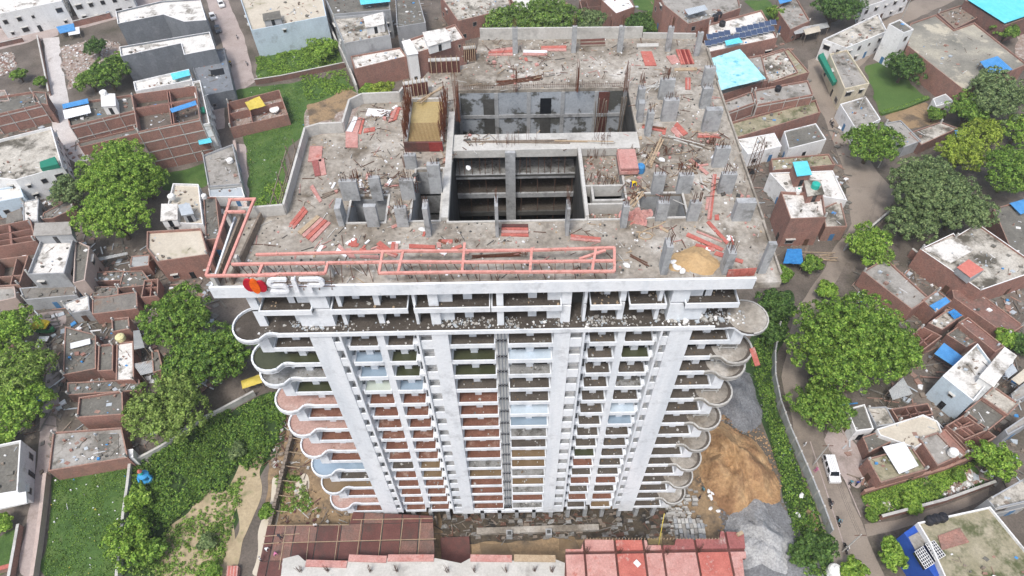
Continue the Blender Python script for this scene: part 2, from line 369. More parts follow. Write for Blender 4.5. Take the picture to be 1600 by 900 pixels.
sheet_on_ground('path', fx([(75, 560), (92, 560), (88, 690), (70, 740), (58, 905), (28, 905), (55, 740), (64, 660)]), 'lane', .025, .4)
sheet_on_ground('path', fx([(25, 495), (105, 485), (108, 505), (62, 520), (20, 512)]), 'lane', .025, .4)
sheet_on_ground('path', fx([(1090, 905), (1080, 800), (1070, 740), (1090, 640), (1140, 640), (1110, 720), (1120, 790), (1150, 850), (1170, 905)]), 'mud', .03, .8)
# plots
G = [('grass', [(85, 745), (200, 728), (205, 760), (188, 905), (62, 905), (78, 800)], .05), ('grass', [(0, 838), (35, 822), (22, 890), (-20, 905)], .05),
     ('weed_ground', [(210, 720), (262, 690), (330, 655), (440, 610), (452, 640), (440, 690), (400, 760), (370, 820), (345, 905), (192, 905), (205, 800)], .04),
     ('sand_soil', [(262, 830), (330, 760), (352, 775), (375, 720), (392, 705), (398, 740), (372, 790), (360, 905), (238, 905)], .055),
     ('sand_soil', [(378, 742), (400, 690), (412, 720), (402, 800), (380, 850), (362, 905), (352, 905), (368, 830)], .06),
     ('mud', [(400, 905), (425, 690), (450, 640), (480, 690), (520, 790), (600, 800), (1000, 790), (1070, 770), (1090, 800), (1090, 905)], .035),
     ('pale_water', [(392, 905), (412, 810), (428, 740), (438, 752), (428, 830), (412, 905)], .065),
     ('pale_water', [(462, 745), (482, 735), (484, 765), (462, 792)], .065),
     ('grass', [(398, 90), (440, 78), (530, 62), (540, 105), (470, 120), (402, 130)], .05), ('grass', [(372, 138), (440, 132), (540, 118), (560, 150), (480, 205), (450, 230), (440, 330), (392, 330), (384, 225), (360, 150)], .05),
     ('rubble_ground', [(478, 170), (545, 140), (575, 160), (540, 205), (482, 225)], .07), ('mud', [(482, 165), (545, 138), (560, 150), (520, 185), (485, 200)], .075),
     ('dirt', [(92, 48), (178, 40), (195, 90), (185, 140), (108, 148), (96, 90)], .05), ('rubble_ground', [(94, 75), (140, 62), (190, 66), (195, 90), (160, 100), (110, 140), (98, 110)], .06),
     ('dirt', [(-20, 82), (62, 60), (68, 110), (30, 140), (-20, 150)], .05), ('rubble_ground', [(-20, 85), (20, 82), (26, 100), (10, 118), (-20, 120)], .06),
     ('grass', [(250, 272), (320, 255), (322, 290), (300, 300), (258, 298)], .05),
     ('lawn', [(1350, 105), (1384, 97), (1450, 152), (1375, 178)], .05), ('mud', [(1378, 182), (1450, 160), (1470, 190), (1420, 204), (1392, 190)], .05),
     ('grass', [(1340, 775), (1400, 755), (1470, 735), (1525, 720), (1545, 755), (1470, 785), (1370, 812)], .05), ('rubble_ground', [(1465, 755), (1490, 738), (1520, 735), (1535, 752), (1475, 780)], .06),
     ('rubble_ground', [(1355, 790), (1388, 785), (1388, 800), (1368, 806)], .06), ('lane', [(1284, 660), (1300, 690), (1328, 770), (1308, 740), (1296, 720)], .03),
     ('dark_mud', [(683, 798), (800, 795), (1050, 790), (1066, 812), (1040, 845), (900, 842), (740, 850), (690, 845)], .05), ('weed_ground', [(1160, 560), (1200, 470), (1240, 450), (1232, 520), (1210, 560), (1214, 640), (1245, 720), (1290, 830), (1310, 905), (1250, 905), (1232, 800), (1205, 700), (1190, 640), (1160, 600)], .04),
     ('mud', [(1262, 790), (1280, 800), (1275, 830), (1255, 830)], .05), ('grass', [(990, 0), (1020, -5), (1030, 18), (995, 15)], .05), ('weed_ground', [(978, 20), (1020, 18), (1030, 50), (975, 52)], .05),
     ('grass', [(1160, 0), (1200, 0), (1240, 50), (1215, 40)], .05), ('rubble_ground', [(1590, 45), (1640, 50), (1640, 110), (1585, 85)], .05),
     ('dirt', [(1372, 172), (1400, 165), (1480, 210), (1440, 240)], .03), ('lane', [(1280, 690), (1330, 640), (1360, 720), (1345, 770)], .015)]
for nm, pts, z in G: sheet_on_ground({'grass': 'grass_ground', 'lawn': 'lawn', 'dirt': 'dirt_ground', 'pale_water': 'water', 'lane': 'dirt_ground', 'mud': 'mud_ground', 'dark_mud': 'mud_ground', 'sand_soil': 'sandy_ground', 'rubble_ground': 'rubble_ground', 'weed_ground': 'weedy_ground'}[nm], fx(pts), nm, z, .8, 2.2)
# edge lines of the right street
for pts in ([(1292, 680), (1312, 730), (1345, 808)], [(1266, 690), (1292, 770), (1318, 850)]):
    mb = MB(); P = fx(pts)
    for a, b in zip(P, P[1:]): mb.bar((*a, .03), (*b, .03), .18, .02)
    mb.build('road_marking', 'lane', kind='structure')

# ------------------------------------------------------------------ the tower
AX = -1.25; D = 42.0; FL = 3.15; Z0 = 3.6
def zb(k): return Z0 + FL * k
RZ = 61.2                                    # top of the roof slab
tw = empty('apartment_tower', (AX, 62, 0), 'tall white unfinished apartment tower with rows of balconies and an open courtyard in its roof', 'building')
def tb(name, mb, mats, parent=None, label=None, kind=None): return mb.build(name, mats, parent or tw, label=label, kind=kind or ('stuff' if name == 'rebar' else None))
# --- bays (offsets from the axis)
BAYS = {'C': (-5.6, -.72), 'D': (.72, 5.6), 'B': (-12.5, -9.6), 'E': (9.6, 12.5), 'A': (-16.6, -13.4), 'F': (13.4, 16.6), 'L': (-24.8, -20.4), 'R': (20.4, 24.8)}
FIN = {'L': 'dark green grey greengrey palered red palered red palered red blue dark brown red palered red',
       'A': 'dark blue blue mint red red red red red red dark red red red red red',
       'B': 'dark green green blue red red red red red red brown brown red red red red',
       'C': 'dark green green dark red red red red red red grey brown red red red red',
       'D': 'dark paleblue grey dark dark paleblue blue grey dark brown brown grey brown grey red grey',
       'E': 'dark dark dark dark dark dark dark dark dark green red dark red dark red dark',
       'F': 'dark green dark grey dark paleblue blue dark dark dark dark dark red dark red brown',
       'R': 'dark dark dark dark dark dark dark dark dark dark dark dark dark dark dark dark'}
BULBK = (16, 14, 13, 11, 9, 7, 5, 3, 1)
def bulb_outline(side, z, y_front):
    """S-shaped balcony end: outer line from the straight front round to the back"""
    cx, cy, r = (AX + side * 26.2, y_front + 1.4, 2.3)
    pts = [(AX + side * 23.4, y_front), (AX + side * 24.1, y_front + .1), (AX + side * 24.6, y_front + .02)]
    for a in range(-116, 141, 16):
        t = R_(a); pts.append((cx + side * r * math.cos(t), cy + r * math.sin(t)))
    pts.append((AX + side * 24.2, D + 4.2))
    return pts
def ribbon_wall(mb, pts, th, z0, z1, mi=0, side=1):
    for i in range(len(pts) - 1):
        a, b = Vector(pts[i]), Vector(pts[i + 1]); d = (b - a).normalized(); n = Vector((-d.y, d.x)) * th * side
        p = [(a.x, a.y), (b.x, b.y), (b.x + n.x, b.y + n.y), (a.x + n.x, a.y + n.y)]
        mb.prism(p, z0, z1, mi)
def litter(mb, x0, x1, y0, y1, z, n, nm):
    for _ in range(n):
        x, y, s = rnd.uniform(x0, x1), rnd.uniform(y0, y1), rnd.choice((1, 1, 1, 1.8)) * rnd.uniform(.04, .13); a = rnd.random() * 3
        p = [(x + s * math.cos(a + q) * rnd.uniform(.5, 1.2), y + s * math.sin(a + q)) for q in (0, 1.5, 3.1, 4.6)]
        mb.prism(p, z, z + rnd.uniform(.02, .1), rnd.randrange(nm), bottom=False)
for key, (a, b) in BAYS.items():
    fin = FIN[key].split(); x0, x1 = AX + a, AX + b
    for k in range(15, -1, -1):
        z = zb(k); mt = 'bay_' + fin[15 - k]
        if mt == 'bay_greengrey': mt = 'bay_green'
        bulb = key in 'LR' and k in BULBK; side = -1 if key == 'L' else 1
        s = MB()
        if bulb:
            pts = bulb_outline(side, z, D); inner = AX + side * 20.4
            s.prism([(inner, D)] + pts + [(inner, D + 1.7)], z, z + .3, 0, 1)
            o = tb('balcony', s, ['white_paint' if key == 'L' else 'site_concrete', mt if key == 'L' else ('bay_grey' if False else 'bay_dark')])
            pw = MB(); pw.box(min(inner, AX + side * 23.4), max(inner, AX + side * 23.4), D - .02, D + .15, z - .06, z + .6)
            ribbon_wall(pw, pts[:-1], .2, z - .12, z + (.58 if key == 'L' else .46), 1, side)
            tb('parapet', pw, ['white_paint', 'white_paint' if key == 'L' else 'light_concrete'], o)
            if key == 'R':
                c = MB(); cx, cy = AX + 25.9, D + 1.5
                c.lathe((cx, cy, z + .31), [(2.05, 0), (1.6, .012), (.0, .02)], 20)
                tb('floor_screed', c, 'site_concrete', o)
            elif mt in ('bay_red', 'bay_palered'):
                c = MB(); cx, cy = AX - 26.05, D + 1.45
                c.lathe((cx, cy, z + .31), [(2.1, 0), (1.6, .012), (.0, .02)], 20)
                tb('floor_tiles', c, 'bay_palered', o)
        else:
            s.box(x0, x1, D + .12, D + 1.6, z, z + .3)
            s.face([(x0 + .1, D + .13, z + .31), (x1 - .1, D + .13, z + .31), (x1 - .1, D + 1.6, z + .31), (x0 + .1, D + 1.6, z + .31)], 1)
            o = tb('balcony', s, ['white_paint', mt])
            pw = MB(); pw.box(x0 - .05, x1 + .05, D - .02, D + .12, z - .06, z + .6)
            pw.box(x0 - .05, x0 + .07, D + .12, D + 1.6, z - .01, z + .58); pw.box(x1 - .07, x1 + .05, D + .12, D + 1.6, z - .01, z + .58)
            tb('parapet', pw, 'white_paint', o)
        if mt not in ('bay_blue', 'bay_paleblue', 'bay_mint', 'bay_green'):
            q = MB(); litter(q, x0 + .4, x1 - .4, D + .3, D + 1.4, z + .31, 3 if 'red' in mt else 6, 3); tb('rubble', q, ['light_concrete', 'bay_grey', 'bay_brown'], o, kind='stuff')
        # wall at the back of the bay with its window openings
        bw = MB(); bw.box(x0, x1, D + 1.6, D + 1.9, z + .31, z + FL, 0)
        c = (x0 + x1) / 2; ws = [(x0 + .35, c - .5), (c + .5, x1 - .35)]
        for p, q in ws: bw.box(p, q, D + 1.57, D + 1.61, z + .33, z + 2.3, 1)
        tb('back_wall', bw, ['white_paint', 'window_dark'])
        st_ = MB(); st_.box(c - .4, c + .4, D + 1.25, D + 1.58, z + .31, z + 2.9); tb('wall_stub', st_, 'white_paint')
# wide piers, louvre shafts, fins
def pier(o0, o1, z0, z1, y0=D - .12, y1=D + 2.2):
    mb = MB(); mb.box(AX + o0, AX + o1, y0, y1, z0, z1); return tb('pier', mb, 'white_paint')
TOPZ = zb(16) - .05
for s in (-1, 1):
    for o0, o1 in ((5.65, 7.4), (18.0, 20.35)):
        pier(min(s * o0, s * o1), max(s * o0, s * o1), 2.6, TOPZ)
    for o0, o1 in ((12.55, 13.35),): pier(min(s * o0, s * o1), max(s * o0, s * o1), 5, TOPZ, D + .1)
    for o0, o1 in ((8.72, 8.95), (16.95, 17.18)):
        mb = MB(); mb.box(AX + min(s * o0, s * o1), AX + max(s * o0, s * o1), D - .3, D + 2, 4, TOPZ); tb('fin_wall', mb, 'white_paint')
    for o0, o1 in ((7.42, 8.7), (17.2, 17.98)):
        a, b = AX + min(s * o0, s * o1), AX + max(s * o0, s * o1)
        mb = MB(); mb.box(a, b, D + .92, D + 1.4, 3, TOPZ); tb('shaft_wall', mb, 'white_plaster')
        for k in range(16):
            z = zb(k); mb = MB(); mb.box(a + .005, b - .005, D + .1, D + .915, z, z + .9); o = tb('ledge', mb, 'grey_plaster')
            mb = MB(); mb.box(a + .005, b - .005, D - .05, D + .1, z - .05, z + 1.5); tb('spandrel', mb, 'white_paint', o)
    # recess beside the fin with rain pipes and small concrete ledges
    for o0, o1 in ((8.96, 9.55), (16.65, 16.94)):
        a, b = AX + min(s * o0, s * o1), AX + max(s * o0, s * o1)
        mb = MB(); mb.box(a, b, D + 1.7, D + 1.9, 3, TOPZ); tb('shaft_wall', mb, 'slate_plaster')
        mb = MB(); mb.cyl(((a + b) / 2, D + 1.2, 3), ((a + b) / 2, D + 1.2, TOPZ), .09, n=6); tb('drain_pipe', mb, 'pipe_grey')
        for k in range(16):
            mb = MB(); mb.box(a, b, D + .25, D + 1.0, zb(k) + .2, zb(k) + .65); tb('beam_stub', mb, 'white_paint')
    # wing end walls
    for k in (15, 12, 10, 8, 6, 4, 2, 0):
        a, b = sorted((AX + s * 24.85, AX + s * 26.1)); lo = zb(k) - .1
        mb = MB(); mb.box(a, b, D - .05, D + 1.8, lo, zb(k) + FL - .02); tb('end_wall', mb, 'white_paint')
# centre strip with the pipes
mb = MB(); mb.box(AX - .7, AX + .7, D + .9, D + 1.8, 3.4, TOPZ); tb('shaft_wall', mb, 'white_plaster')
for dx in (-.38, 0, .38):
    mb = MB(); mb.cyl((AX + dx, D + .5, 3.5), (AX + dx, D + .5, TOPZ), .075, n=8); p = tb('drain_pipe', mb, 'pipe_grey')
    q = MB()
    for k in range(16): q.box(AX + dx - .12, AX + dx + .12, D + .37, D + .55, zb(k) + .6, zb(k) + .8)
    tb('bracket', q, 'black_plastic', p)
for k in range(16):
    mb = MB(); mb.box(AX - .69, AX + .69, D + .62, D + .9, zb(k), zb(k) + .3); tb('beam_stub', mb, 'grey_plaster')
# body of the tower below the opened storeys
ROOF = [(-29.2, 42.6), (23.9, 42.6), (26.4, 42.2), (26.8, 50.7), (26.7, 62), (27, 76), (27.3, 83), (26.1, 86), (-4, 86.6), (-4.4, 80.7), (-10.6, 78.7), (-13, 73.2), (-18.5, 72.2), (-19.7, 66.4), (-24.2, 66), (-24.0, 52.9), (-28.6, 52.5)]
mb = MB(); body = [(x, max(y, D + 1.9)) for x, y in ROOF]; body[0] = (-25, D + 1.9); body[-1] = (-25, 52); body[1] = (22, D + 1.9); body[2] = (23.6, D + 1.95)
mb.prism(body, 4.2, 42, 0, bottom=True); tb('tower_body', mb, 'grey_plaster')
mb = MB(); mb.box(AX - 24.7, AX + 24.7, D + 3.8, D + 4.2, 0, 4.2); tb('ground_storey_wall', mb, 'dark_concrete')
for i in range(18):
    x = AX - 24 + i * 2.82; mb = MB(); mb.box(x - .3, x + .3, D - .1, D + .5, 0, 3.5); tb('ground_column', mb, 'column_concrete')
mb = MB(); mb.box(AX - 9, AX + 9, D - .1, D + .3, zb(0) - .9, zb(0) - .1); tb('edge_beam', mb, 'white_paint')
# --- terrace (16), storey 17, roof
z = zb(16); T_ = MB()
lp = bulb_outline(-1, z, D - .35); rp = bulb_outline(1, z, D - .35)
outer = [(AX - 20, D - .35)] + lp + [(AX - 24.2, D + 6), (AX + 24.2, D + 6)] + rp[::-1] + [(AX + 20, D - .35)]
T_.prism(outer, z, z + .3, 0, 1); ter = tb('terrace', T_, ['white_paint', 'terrace_floor'])
pw = MB(); pw.box(AX - 23.6, AX + 22.5, D - .37, D - .2, z - .05, z + .55); ribbon_wall(pw, lp[:-1], .16, z - .05, z + .6, 0, -1); ribbon_wall(pw, rp[5:-1], .16, z - .05, z + .35, 1, 1)
tb('parapet', pw, ['white_paint', 'light_concrete'], ter)
q = MB(); litter(q, AX - 26, AX + 26, D - .1, D + 1.6, z + .31, 200, 4); litter(q, AX + 17, AX + 26, D, D + 2.5, z + .31, 160, 4)
for _ in range(16):
    x = rnd.uniform(AX - 22, AX + 20); litter(q, x - .9, x + .9, D + .2, D + 1.5, z + .31, 26, 3)
for _ in range(70):
    x, y, s_, a = AX + rnd.gauss(20.5, 2.2), D + rnd.uniform(.3, 2.2), rnd.uniform(.14, .36), rnd.random() * 3
    q.prism([(x + s_ * math.cos(a + t) * rnd.uniform(.5, 1.3), y + s_ * math.sin(a + t)) for t in (0, 1.5, 3.1, 4.6)], z + .31, z + .31 + rnd.uniform(.06, .3), rnd.randrange(4), bottom=False)
tb('rubble', q, ['grey_roof', 'light_concrete', 'grey_sheet', 'white_plaster'], ter, kind='stuff')
c = MB(); c.lathe((AX + 26.2, D + 1.05, z + .31), [(2.1, 0), (1.6, .012), (.0, .02)], 20); tb('floor_screed', c, 'site_concrete', ter)
z = zb(17)
for a, b in ((-24.6, -19.2), (-17.3, -9.4), (-8.8, -1.0), (-.9, 6.3), (9.2, 12.4), (13.2, 17), (18.9, 24.4)):
    s = MB(); s.box(AX + a, AX + b, D + .3, D + 4, z, z + .3, 0); s.face([(AX + a + .1, D + .32, z + .31), (AX + b - .1, D + .32, z + .31), (AX + b - .1, D + 4, z + .31), (AX + a + .1, D + 4, z + .31)], 1)
    o = tb('balcony', s, ['white_paint', 'terrace_floor'])
    pw = MB(); pw.box(AX + a, AX + b, D + .15, D + .3, z - .05, z + .7); pw.box(AX + a, AX + a + .12, D + .3, D + 3, z, z + .65); pw.box(AX + b - .12, AX + b, D + .3, D + 3, z, z + .65); tb('parapet', pw, 'white_paint', o)
    q = MB(); litter(q, AX + a + .3, AX + b - .3, D + .5, D + 2.4, z + .31, 16, 3); tb('rubble', q, ['bay_grey', 'light_concrete', 'timber'], o, kind='stuff')
for k in (16, 17):
    for s in (-1, 1):
        for o0, o1, y0 in ((17.5, 19.3, .75), (16.2, 16.6, .9), (6.3, 7.3, .75), (8.6, 8.9, .8), (12.3, 12.9, 1.0), (2.9, 3.8, 1.6), (20.9, 21.8, 1.5), (14.6, 15.3, 1.9), (10.8, 11.4, 1.9)):
            a, b = sorted((AX + s * o0, AX + s * o1)); mb = MB(); mb.box(a, b, D + y0, D + y0 + (2.6 if o1 - o0 > 1.2 else 1.2), zb(k) + .3, zb(k) + FL - .05); tb('pier', mb, 'white_paint')
        a, b = sorted((AX + s * 4.9, AX + s * 6.3)); mb = MB(); mb.box(a, b, D + 1.3, D + 3, zb(k) + .3, zb(k) + FL - .05); tb('wall_panel', mb, 'white_paint')
        a, b = sorted((AX + s * 19.3, AX + s * 21.1)); mb = MB(); mb.box(a, b, D + 1.5 - (k == 16) * .7, D + 3, zb(k) + .3, zb(k) + FL - .05); tb('wall_panel', mb, 'white_paint')
    mb = MB(); mb.box(AX - .35, AX + .35, D + .5, D + 1.4, zb(k) + .3, zb(k) + FL - .05); tb('pier', mb, 'white_paint')
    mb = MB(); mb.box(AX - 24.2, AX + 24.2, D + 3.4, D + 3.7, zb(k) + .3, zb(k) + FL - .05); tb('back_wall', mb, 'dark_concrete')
    mb = MB(); mb.box(AX - 25.6, AX - 24.7, D + .9, D + 1.3, zb(k) - .2 if k == 17 else zb(k) + .3, zb(k) + FL); tb('end_wall', mb, 'white_paint')
# roof slab with its openings
def up(pts, z=RZ): return [U(x, y, z) for x, y in pts]
HF = [(-6.6, 51.1), (7.9, 51.1), (7.9, 62.6), (-6.6, 62.6)]
HB = [(-6.6, 65.5), (15.2, 65.5), (15.2, 74.4), (-6.6, 74.4)]
HR = [(8.3, 51.1), (12.5, 51.1), (12.5, 62.6), (8.3, 62.6)]
HL1 = [(-17.3, 51.2), (-13.4, 51.2), (-13.4, 55.2), (-17.3, 55.2)]
HL2 = [(-10.6, 51.3), (-7.6, 51.3), (-7.6, 59.5), (-10.6, 59.5)]
HR1 = [(13.9, 51.2), (18.7, 51.2), (18.7, 54.8), (13.9, 54.8)]
s = MB(); s.slab(ROOF, [HF, HB, HR, HL1, HL2, HR1], RZ - .35, RZ, 0); rf = tb('roof_slab', s, 'site_concrete')
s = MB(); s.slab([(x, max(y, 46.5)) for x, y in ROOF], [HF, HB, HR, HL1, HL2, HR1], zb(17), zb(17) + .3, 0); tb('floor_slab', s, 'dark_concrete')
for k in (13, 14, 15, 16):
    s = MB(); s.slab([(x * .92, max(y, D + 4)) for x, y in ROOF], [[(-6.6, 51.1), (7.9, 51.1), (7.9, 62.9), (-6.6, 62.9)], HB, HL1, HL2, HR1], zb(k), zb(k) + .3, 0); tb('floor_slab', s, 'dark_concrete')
# shaft and courtyard walls
def ring(poly, z0, z1, mat, th=.2, name='shaft_wall', skip=()):
    p = ccw(poly); o = inset(p, -th)
    for i in range(len(p)):
        if i in skip: continue
        j = (i + 1) % len(p); mb = MB(); mb.prism([p[i], p[j], o[j], o[i]], z0, z1); tb(name, mb, mat)
ring(HL1, 48, RZ - .36, 'column_concrete'); ring(HL2, 48, RZ - .36, 'column_concrete'); ring(HR1, 48, RZ - .36, 'column_concrete')
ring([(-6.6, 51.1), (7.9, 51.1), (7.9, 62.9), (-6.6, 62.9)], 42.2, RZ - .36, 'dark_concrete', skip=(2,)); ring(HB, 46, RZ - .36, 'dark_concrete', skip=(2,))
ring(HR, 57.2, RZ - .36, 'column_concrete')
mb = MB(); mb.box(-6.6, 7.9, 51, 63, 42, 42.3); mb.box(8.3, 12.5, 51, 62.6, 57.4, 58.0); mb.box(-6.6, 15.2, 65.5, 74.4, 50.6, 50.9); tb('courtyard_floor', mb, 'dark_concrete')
for h in (HL1, HL2, HR1):
    mb = MB(); p = inset(ccw(h), .01); mb.prism(p, 51, 51.2); tb('shaft_floor', mb, 'rust' if h is HL2 else 'dark_concrete')
# kerbs round the openings
for h, mt in ((HF, 'light_concrete'), (HL1, 'light_concrete'), (HL2, 'light_concrete'), (HR1, 'light_concrete'), (HB, 'site_concrete'), (HR, 'light_concrete')):
    p = ccw(h); o = inset(p, -.22)
    for i in range(4):
        j = (i + 1) % 4; mb = MB(); mb.prism([p[i], p[j], o[j], o[i]], RZ + .002, RZ + (.16 if mt == 'light_concrete' else .1)); tb('kerb', mb, mt)
# tall pale walls either side of the front court
mb = MB(); mb.box(-7.35, -6.62, 51.3, 69.5, RZ + .01, RZ + .5); tb('court_wall', mb, 'light_concrete')
mb = MB(); mb.box(7.92, 8.28, 51.3, 62.6, RZ + .01, RZ + .45); tb('court_wall', mb, 'light_concrete')
# bridge between the two courts
mb = MB(); mb.box(-6.6, 15.2, 62.62, 65.48, RZ - .1, RZ + .12); tb('bridge_slab', mb, 'light_concrete')
mb = MB(); mb.box(-6.6, 15.2, 62.45, 62.61, RZ - .9, RZ + .2); tb('bridge_beam', mb, 'light_concrete')
# galleries at the back of the front court
for k in (13, 14, 15, 16, 17):
    mb = MB(); mb.box(-6.55, 7.85, 62.62, 62.9, zb(k) - .35, zb(k) + .32); tb('gallery_beam', mb, 'column_concrete' if k > 15 else 'dark_concrete')
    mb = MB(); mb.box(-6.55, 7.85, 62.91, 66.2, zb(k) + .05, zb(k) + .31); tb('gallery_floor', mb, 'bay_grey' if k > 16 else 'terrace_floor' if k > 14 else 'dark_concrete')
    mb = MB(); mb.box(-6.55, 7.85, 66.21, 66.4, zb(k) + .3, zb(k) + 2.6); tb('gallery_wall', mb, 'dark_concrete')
    for x in (-.8 + j * 2.1 for j in range(-2, 5)) if k < 17 else (-6.2 + j * .8 + rnd.uniform(-.2, .2) for j in range(17)):
        if abs(x) > .9:
            mb = MB(); mb.cyl((x, 62.75, zb(k) + .32), (x + rnd.uniform(-.1, .1), 62.75, zb(k) + FL - .3), .04, n=5); tb('prop', mb, 'rebar_steel')
mb = MB(); mb.box(-.55, .65, 62.0, 62.6, 42.3, RZ + .1); tb('court_column', mb, 'column_concrete')
# block wall of the back court with its window openings
mb = MB(); mb.box(-6.6, 15.2, 74.42, 74.62, 46, RZ - .36); tb('block_wall', mb, 'block_wall')
for x in (-6.5, -1.6, 2.6, 7.0, 11.3, 15.0):
    mb = MB(); mb.box(x - .25, x + .25, 74.3, 74.41, 46, RZ - .36); tb('column', mb, 'column_concrete')
for k in (15, 16, 17):
    mb = MB(); mb.box(-6.6, 15.2, 74.28, 74.41, zb(k) - .2, zb(k) + .3); tb('ring_beam', mb, 'column_concrete')
    for x in (-2.6, 4.8):
        mb = MB(); mb.box(x - .72, x + .72, 74.36, 74.43, zb(k) + .32, zb(k) + 2.75); tb('window_opening', mb, 'dark_concrete' if k < 17 or x < 0 else 'window_dark')
mb = MB(); mb.box(11.6, 13.0, 74.36, 74.44, 50, RZ - .5); tb('door_opening', mb, 'form_wine')
for i in range(9):
    x = rnd.uniform(11.2, 15); mb = MB(); mb.bar((x, 73.6, 50.9), (x + rnd.uniform(-.8, .8), 72 + rnd.random(), RZ + rnd.uniform(-1, .4)), .1); tb('prop', mb, 'old_timber')
# fascia
mb = MB(); fz0, fz1 = 60.15, 61.75
mb.box(-29.5, 23.8, 42.15, 42.4, fz0, fz1); tb('fascia', mb, 'white_paint')
mb = MB(); mb.box(23.85, 26.3, 42.0, 42.4, 60.5, 61.3); tb('fascia', mb, 'site_concrete')
mb = MB(); mb.box(-29.45, -29.25, 42.4, 52, fz0 + .1, fz1 - .1); tb('fascia', mb, 'white_paint')
mb = MB(); mb.box(-29.4, 26.3, 42.4, 42.62, RZ - .4, RZ + .1); tb('edge_beam', mb, 'site_concrete')
# parapets of the roof
def pwall(pts, h, th, mat, z=RZ, name='parapet_wall'):
    for a, b in zip(pts, pts[1:]):
        mb = MB(); a_, b_ = Vector(a), Vector(b); d = (b_ - a_).normalized(); n = Vector((-d.y, d.x)) * th / 2; a_ = a_ - d * 0
        mb.prism([tuple(a_ - n), tuple(b_ - n), tuple(b_ + n), tuple(a_ + n)], z + .004, z + h); tb(name, mb, mat)
pwall([(-28.4, 52.3), (-24.1, 52.7), (-24.1, 65.7), (-22.6, 66.4), (-19.8, 66.5), (-19.6, 71), (-18.2, 72.2), (-13.6, 72.4), (-13.2, 73.4), (-12.2, 73.4)], 1.45, .25, 'light_concrete')
pwall([(-3.8, 86.3), (18.5, 86)], 1.7, .25, 'light_concrete'); pwall([(18.6, 86), (25.8, 85.6)], .8, .25, 'light_concrete')
for x in (-29.0, -27.6):
    mb = MB(); mb.prism([(x, 43), (x + .22, 43), (x + .22 + (1.0 if x > -28 else .4), 52), (x + (1.0 if x > -28 else .4), 52)], RZ, RZ + 1.0); tb('parapet_wall', mb, 'old_timber')
for y0, y1 in ((43, 50), (50.6, 61), (61.6, 75), (75.6, 83)):
    mb = MB(); x = 26.45 + .012 * (y0 - 50); mb.box(x, x + .2, y0, y1, RZ + .004, RZ + .35); tb('kerb', mb, 'site_concrete')
# concrete columns and shear walls standing on the roof, with starter bars
def rebar(mb, x, y, z, wx, wy, h, n, lean=.12, r=.022):
    for i in range(n):
        a, b = x + rnd.uniform(-wx, wx), y + rnd.uniform(-wy, wy)
        mb.bar((a, b, z), (a + rnd.uniform(-lean, lean), b + rnd.uniform(-lean, lean), z + h * rnd.uniform(.75, 1.1)), r * 1.6)
def rcol(px, py, wpx, hpx, th=.5, bars=10, bh=1.0):
    """column: centre of its foot and its size as seen in the survey photo"""
    x, y = U(px, py, RZ); d = y * ct + (H - RZ) * st; wm = wpx / FPX * d; sl_ = math.hypot(x, y, H - RZ); hm = hpx / (FPX / d * y / sl_)
    mb = MB(); mb.box(x - wm / 2, x + wm / 2, y, y + th, RZ + .004, RZ + hm); o = tb('concrete_column', mb, 'column_concrete')
    if bars:
        q = MB(); rebar(q, x, y + th / 2, RZ + hm, wm * .45, th * .4, bh, bars); tb('rebar', q, 'rebar_steel', o)
for c in [(550, 314, 27, 28, .5, 12, .9), (591, 314, 17, 33, .5, 8, 1.1), (584, 355, 19, 30, .5, 0), (534, 354, 9, 26, 1.6, 0), (630, 355, 18, 28, .5, 10, 1.0), (639, 313, 21, 29, .5, 14, 1.3), (682, 303, 19, 42, .6, 8, .8),
          (643, 265, 18, 20, .6, 6, .8), (670, 371, 8, 42, 1.4, 8, .7), (777, 371, 5, 46, 1.5, 6, 1.6), (886, 369, 5, 40, 1.5, 8, 2.2), (1026, 304, 18, 28, .6, 10, 1.0), (1067, 303, 22, 26, .6, 14, 1.0),
          (1032, 346, 17, 26, .6, 10, 1.2), (1081, 346, 17, 26, .6, 14, 1.4), (1123, 262, 22, 27, .6, 10, 1), (1132, 303, 23, 27, .6, 12, 1.1), (1158, 346, 29, 26, .8, 0), (974, 357, 9, 32, .8, 6, 1.0),
          (1037, 430, 10, 40, 1.3, 10, 1.4), (1134, 430, 12, 30, 1.2, 10, 1.2), (1190, 428, 12, 40, .5, 0), (1039, 156, 22, 28, .6, 14, .8), (1044, 190, 23, 30, .7, 14, .8), (1104, 137, 16, 27, .7, 6, .6),
          (1100, 170, 15, 28, .7, 6, .6), (1109, 206, 25, 30, .8, 0), (805, 84, 8, 36, .5, 8, 1.4), (896, 83, 7, 37, .5, 8, 1.6), (968, 82, 8, 36, .5, 8, 1.6), (1043, 81, 8, 34, .5, 8, 1.5), (1088, 88, 8, 32, .5, 6, .7),
          (999, 172, 10, 30, .9, 10, 1.2), (1012, 214, 9, 34, .9, 8, 1.1), (999, 192, 9, 28, .8, 0)]: rcol(*c)
# free-standing bundles of starter bars
for px, py, hh, n in [(716, 190, 6.5, 16), (806, 143, 3.8, 12), (900, 143, 4.2, 12), (977, 143, 4.2, 12), (1003, 128, 1.6, 8), (1044, 117, 1, 14), (556, 280, 1.4, 10), (650, 300, 1.8, 10), (635, 262, 2, 18), (1062, 265, 1.0, 12), (1112, 226, 1.0, 14), (1040, 240, .9, 8), (935, 275, .8, 12), (715, 378, .3, 24), (820, 398, .3, 18), (1085, 262, .8, 10)]:
    x, y = U(px, py, RZ); q = MB(); rebar(q, x, y, RZ, .3, .25, hh, n, .1); tb('rebar', q, 'rust')
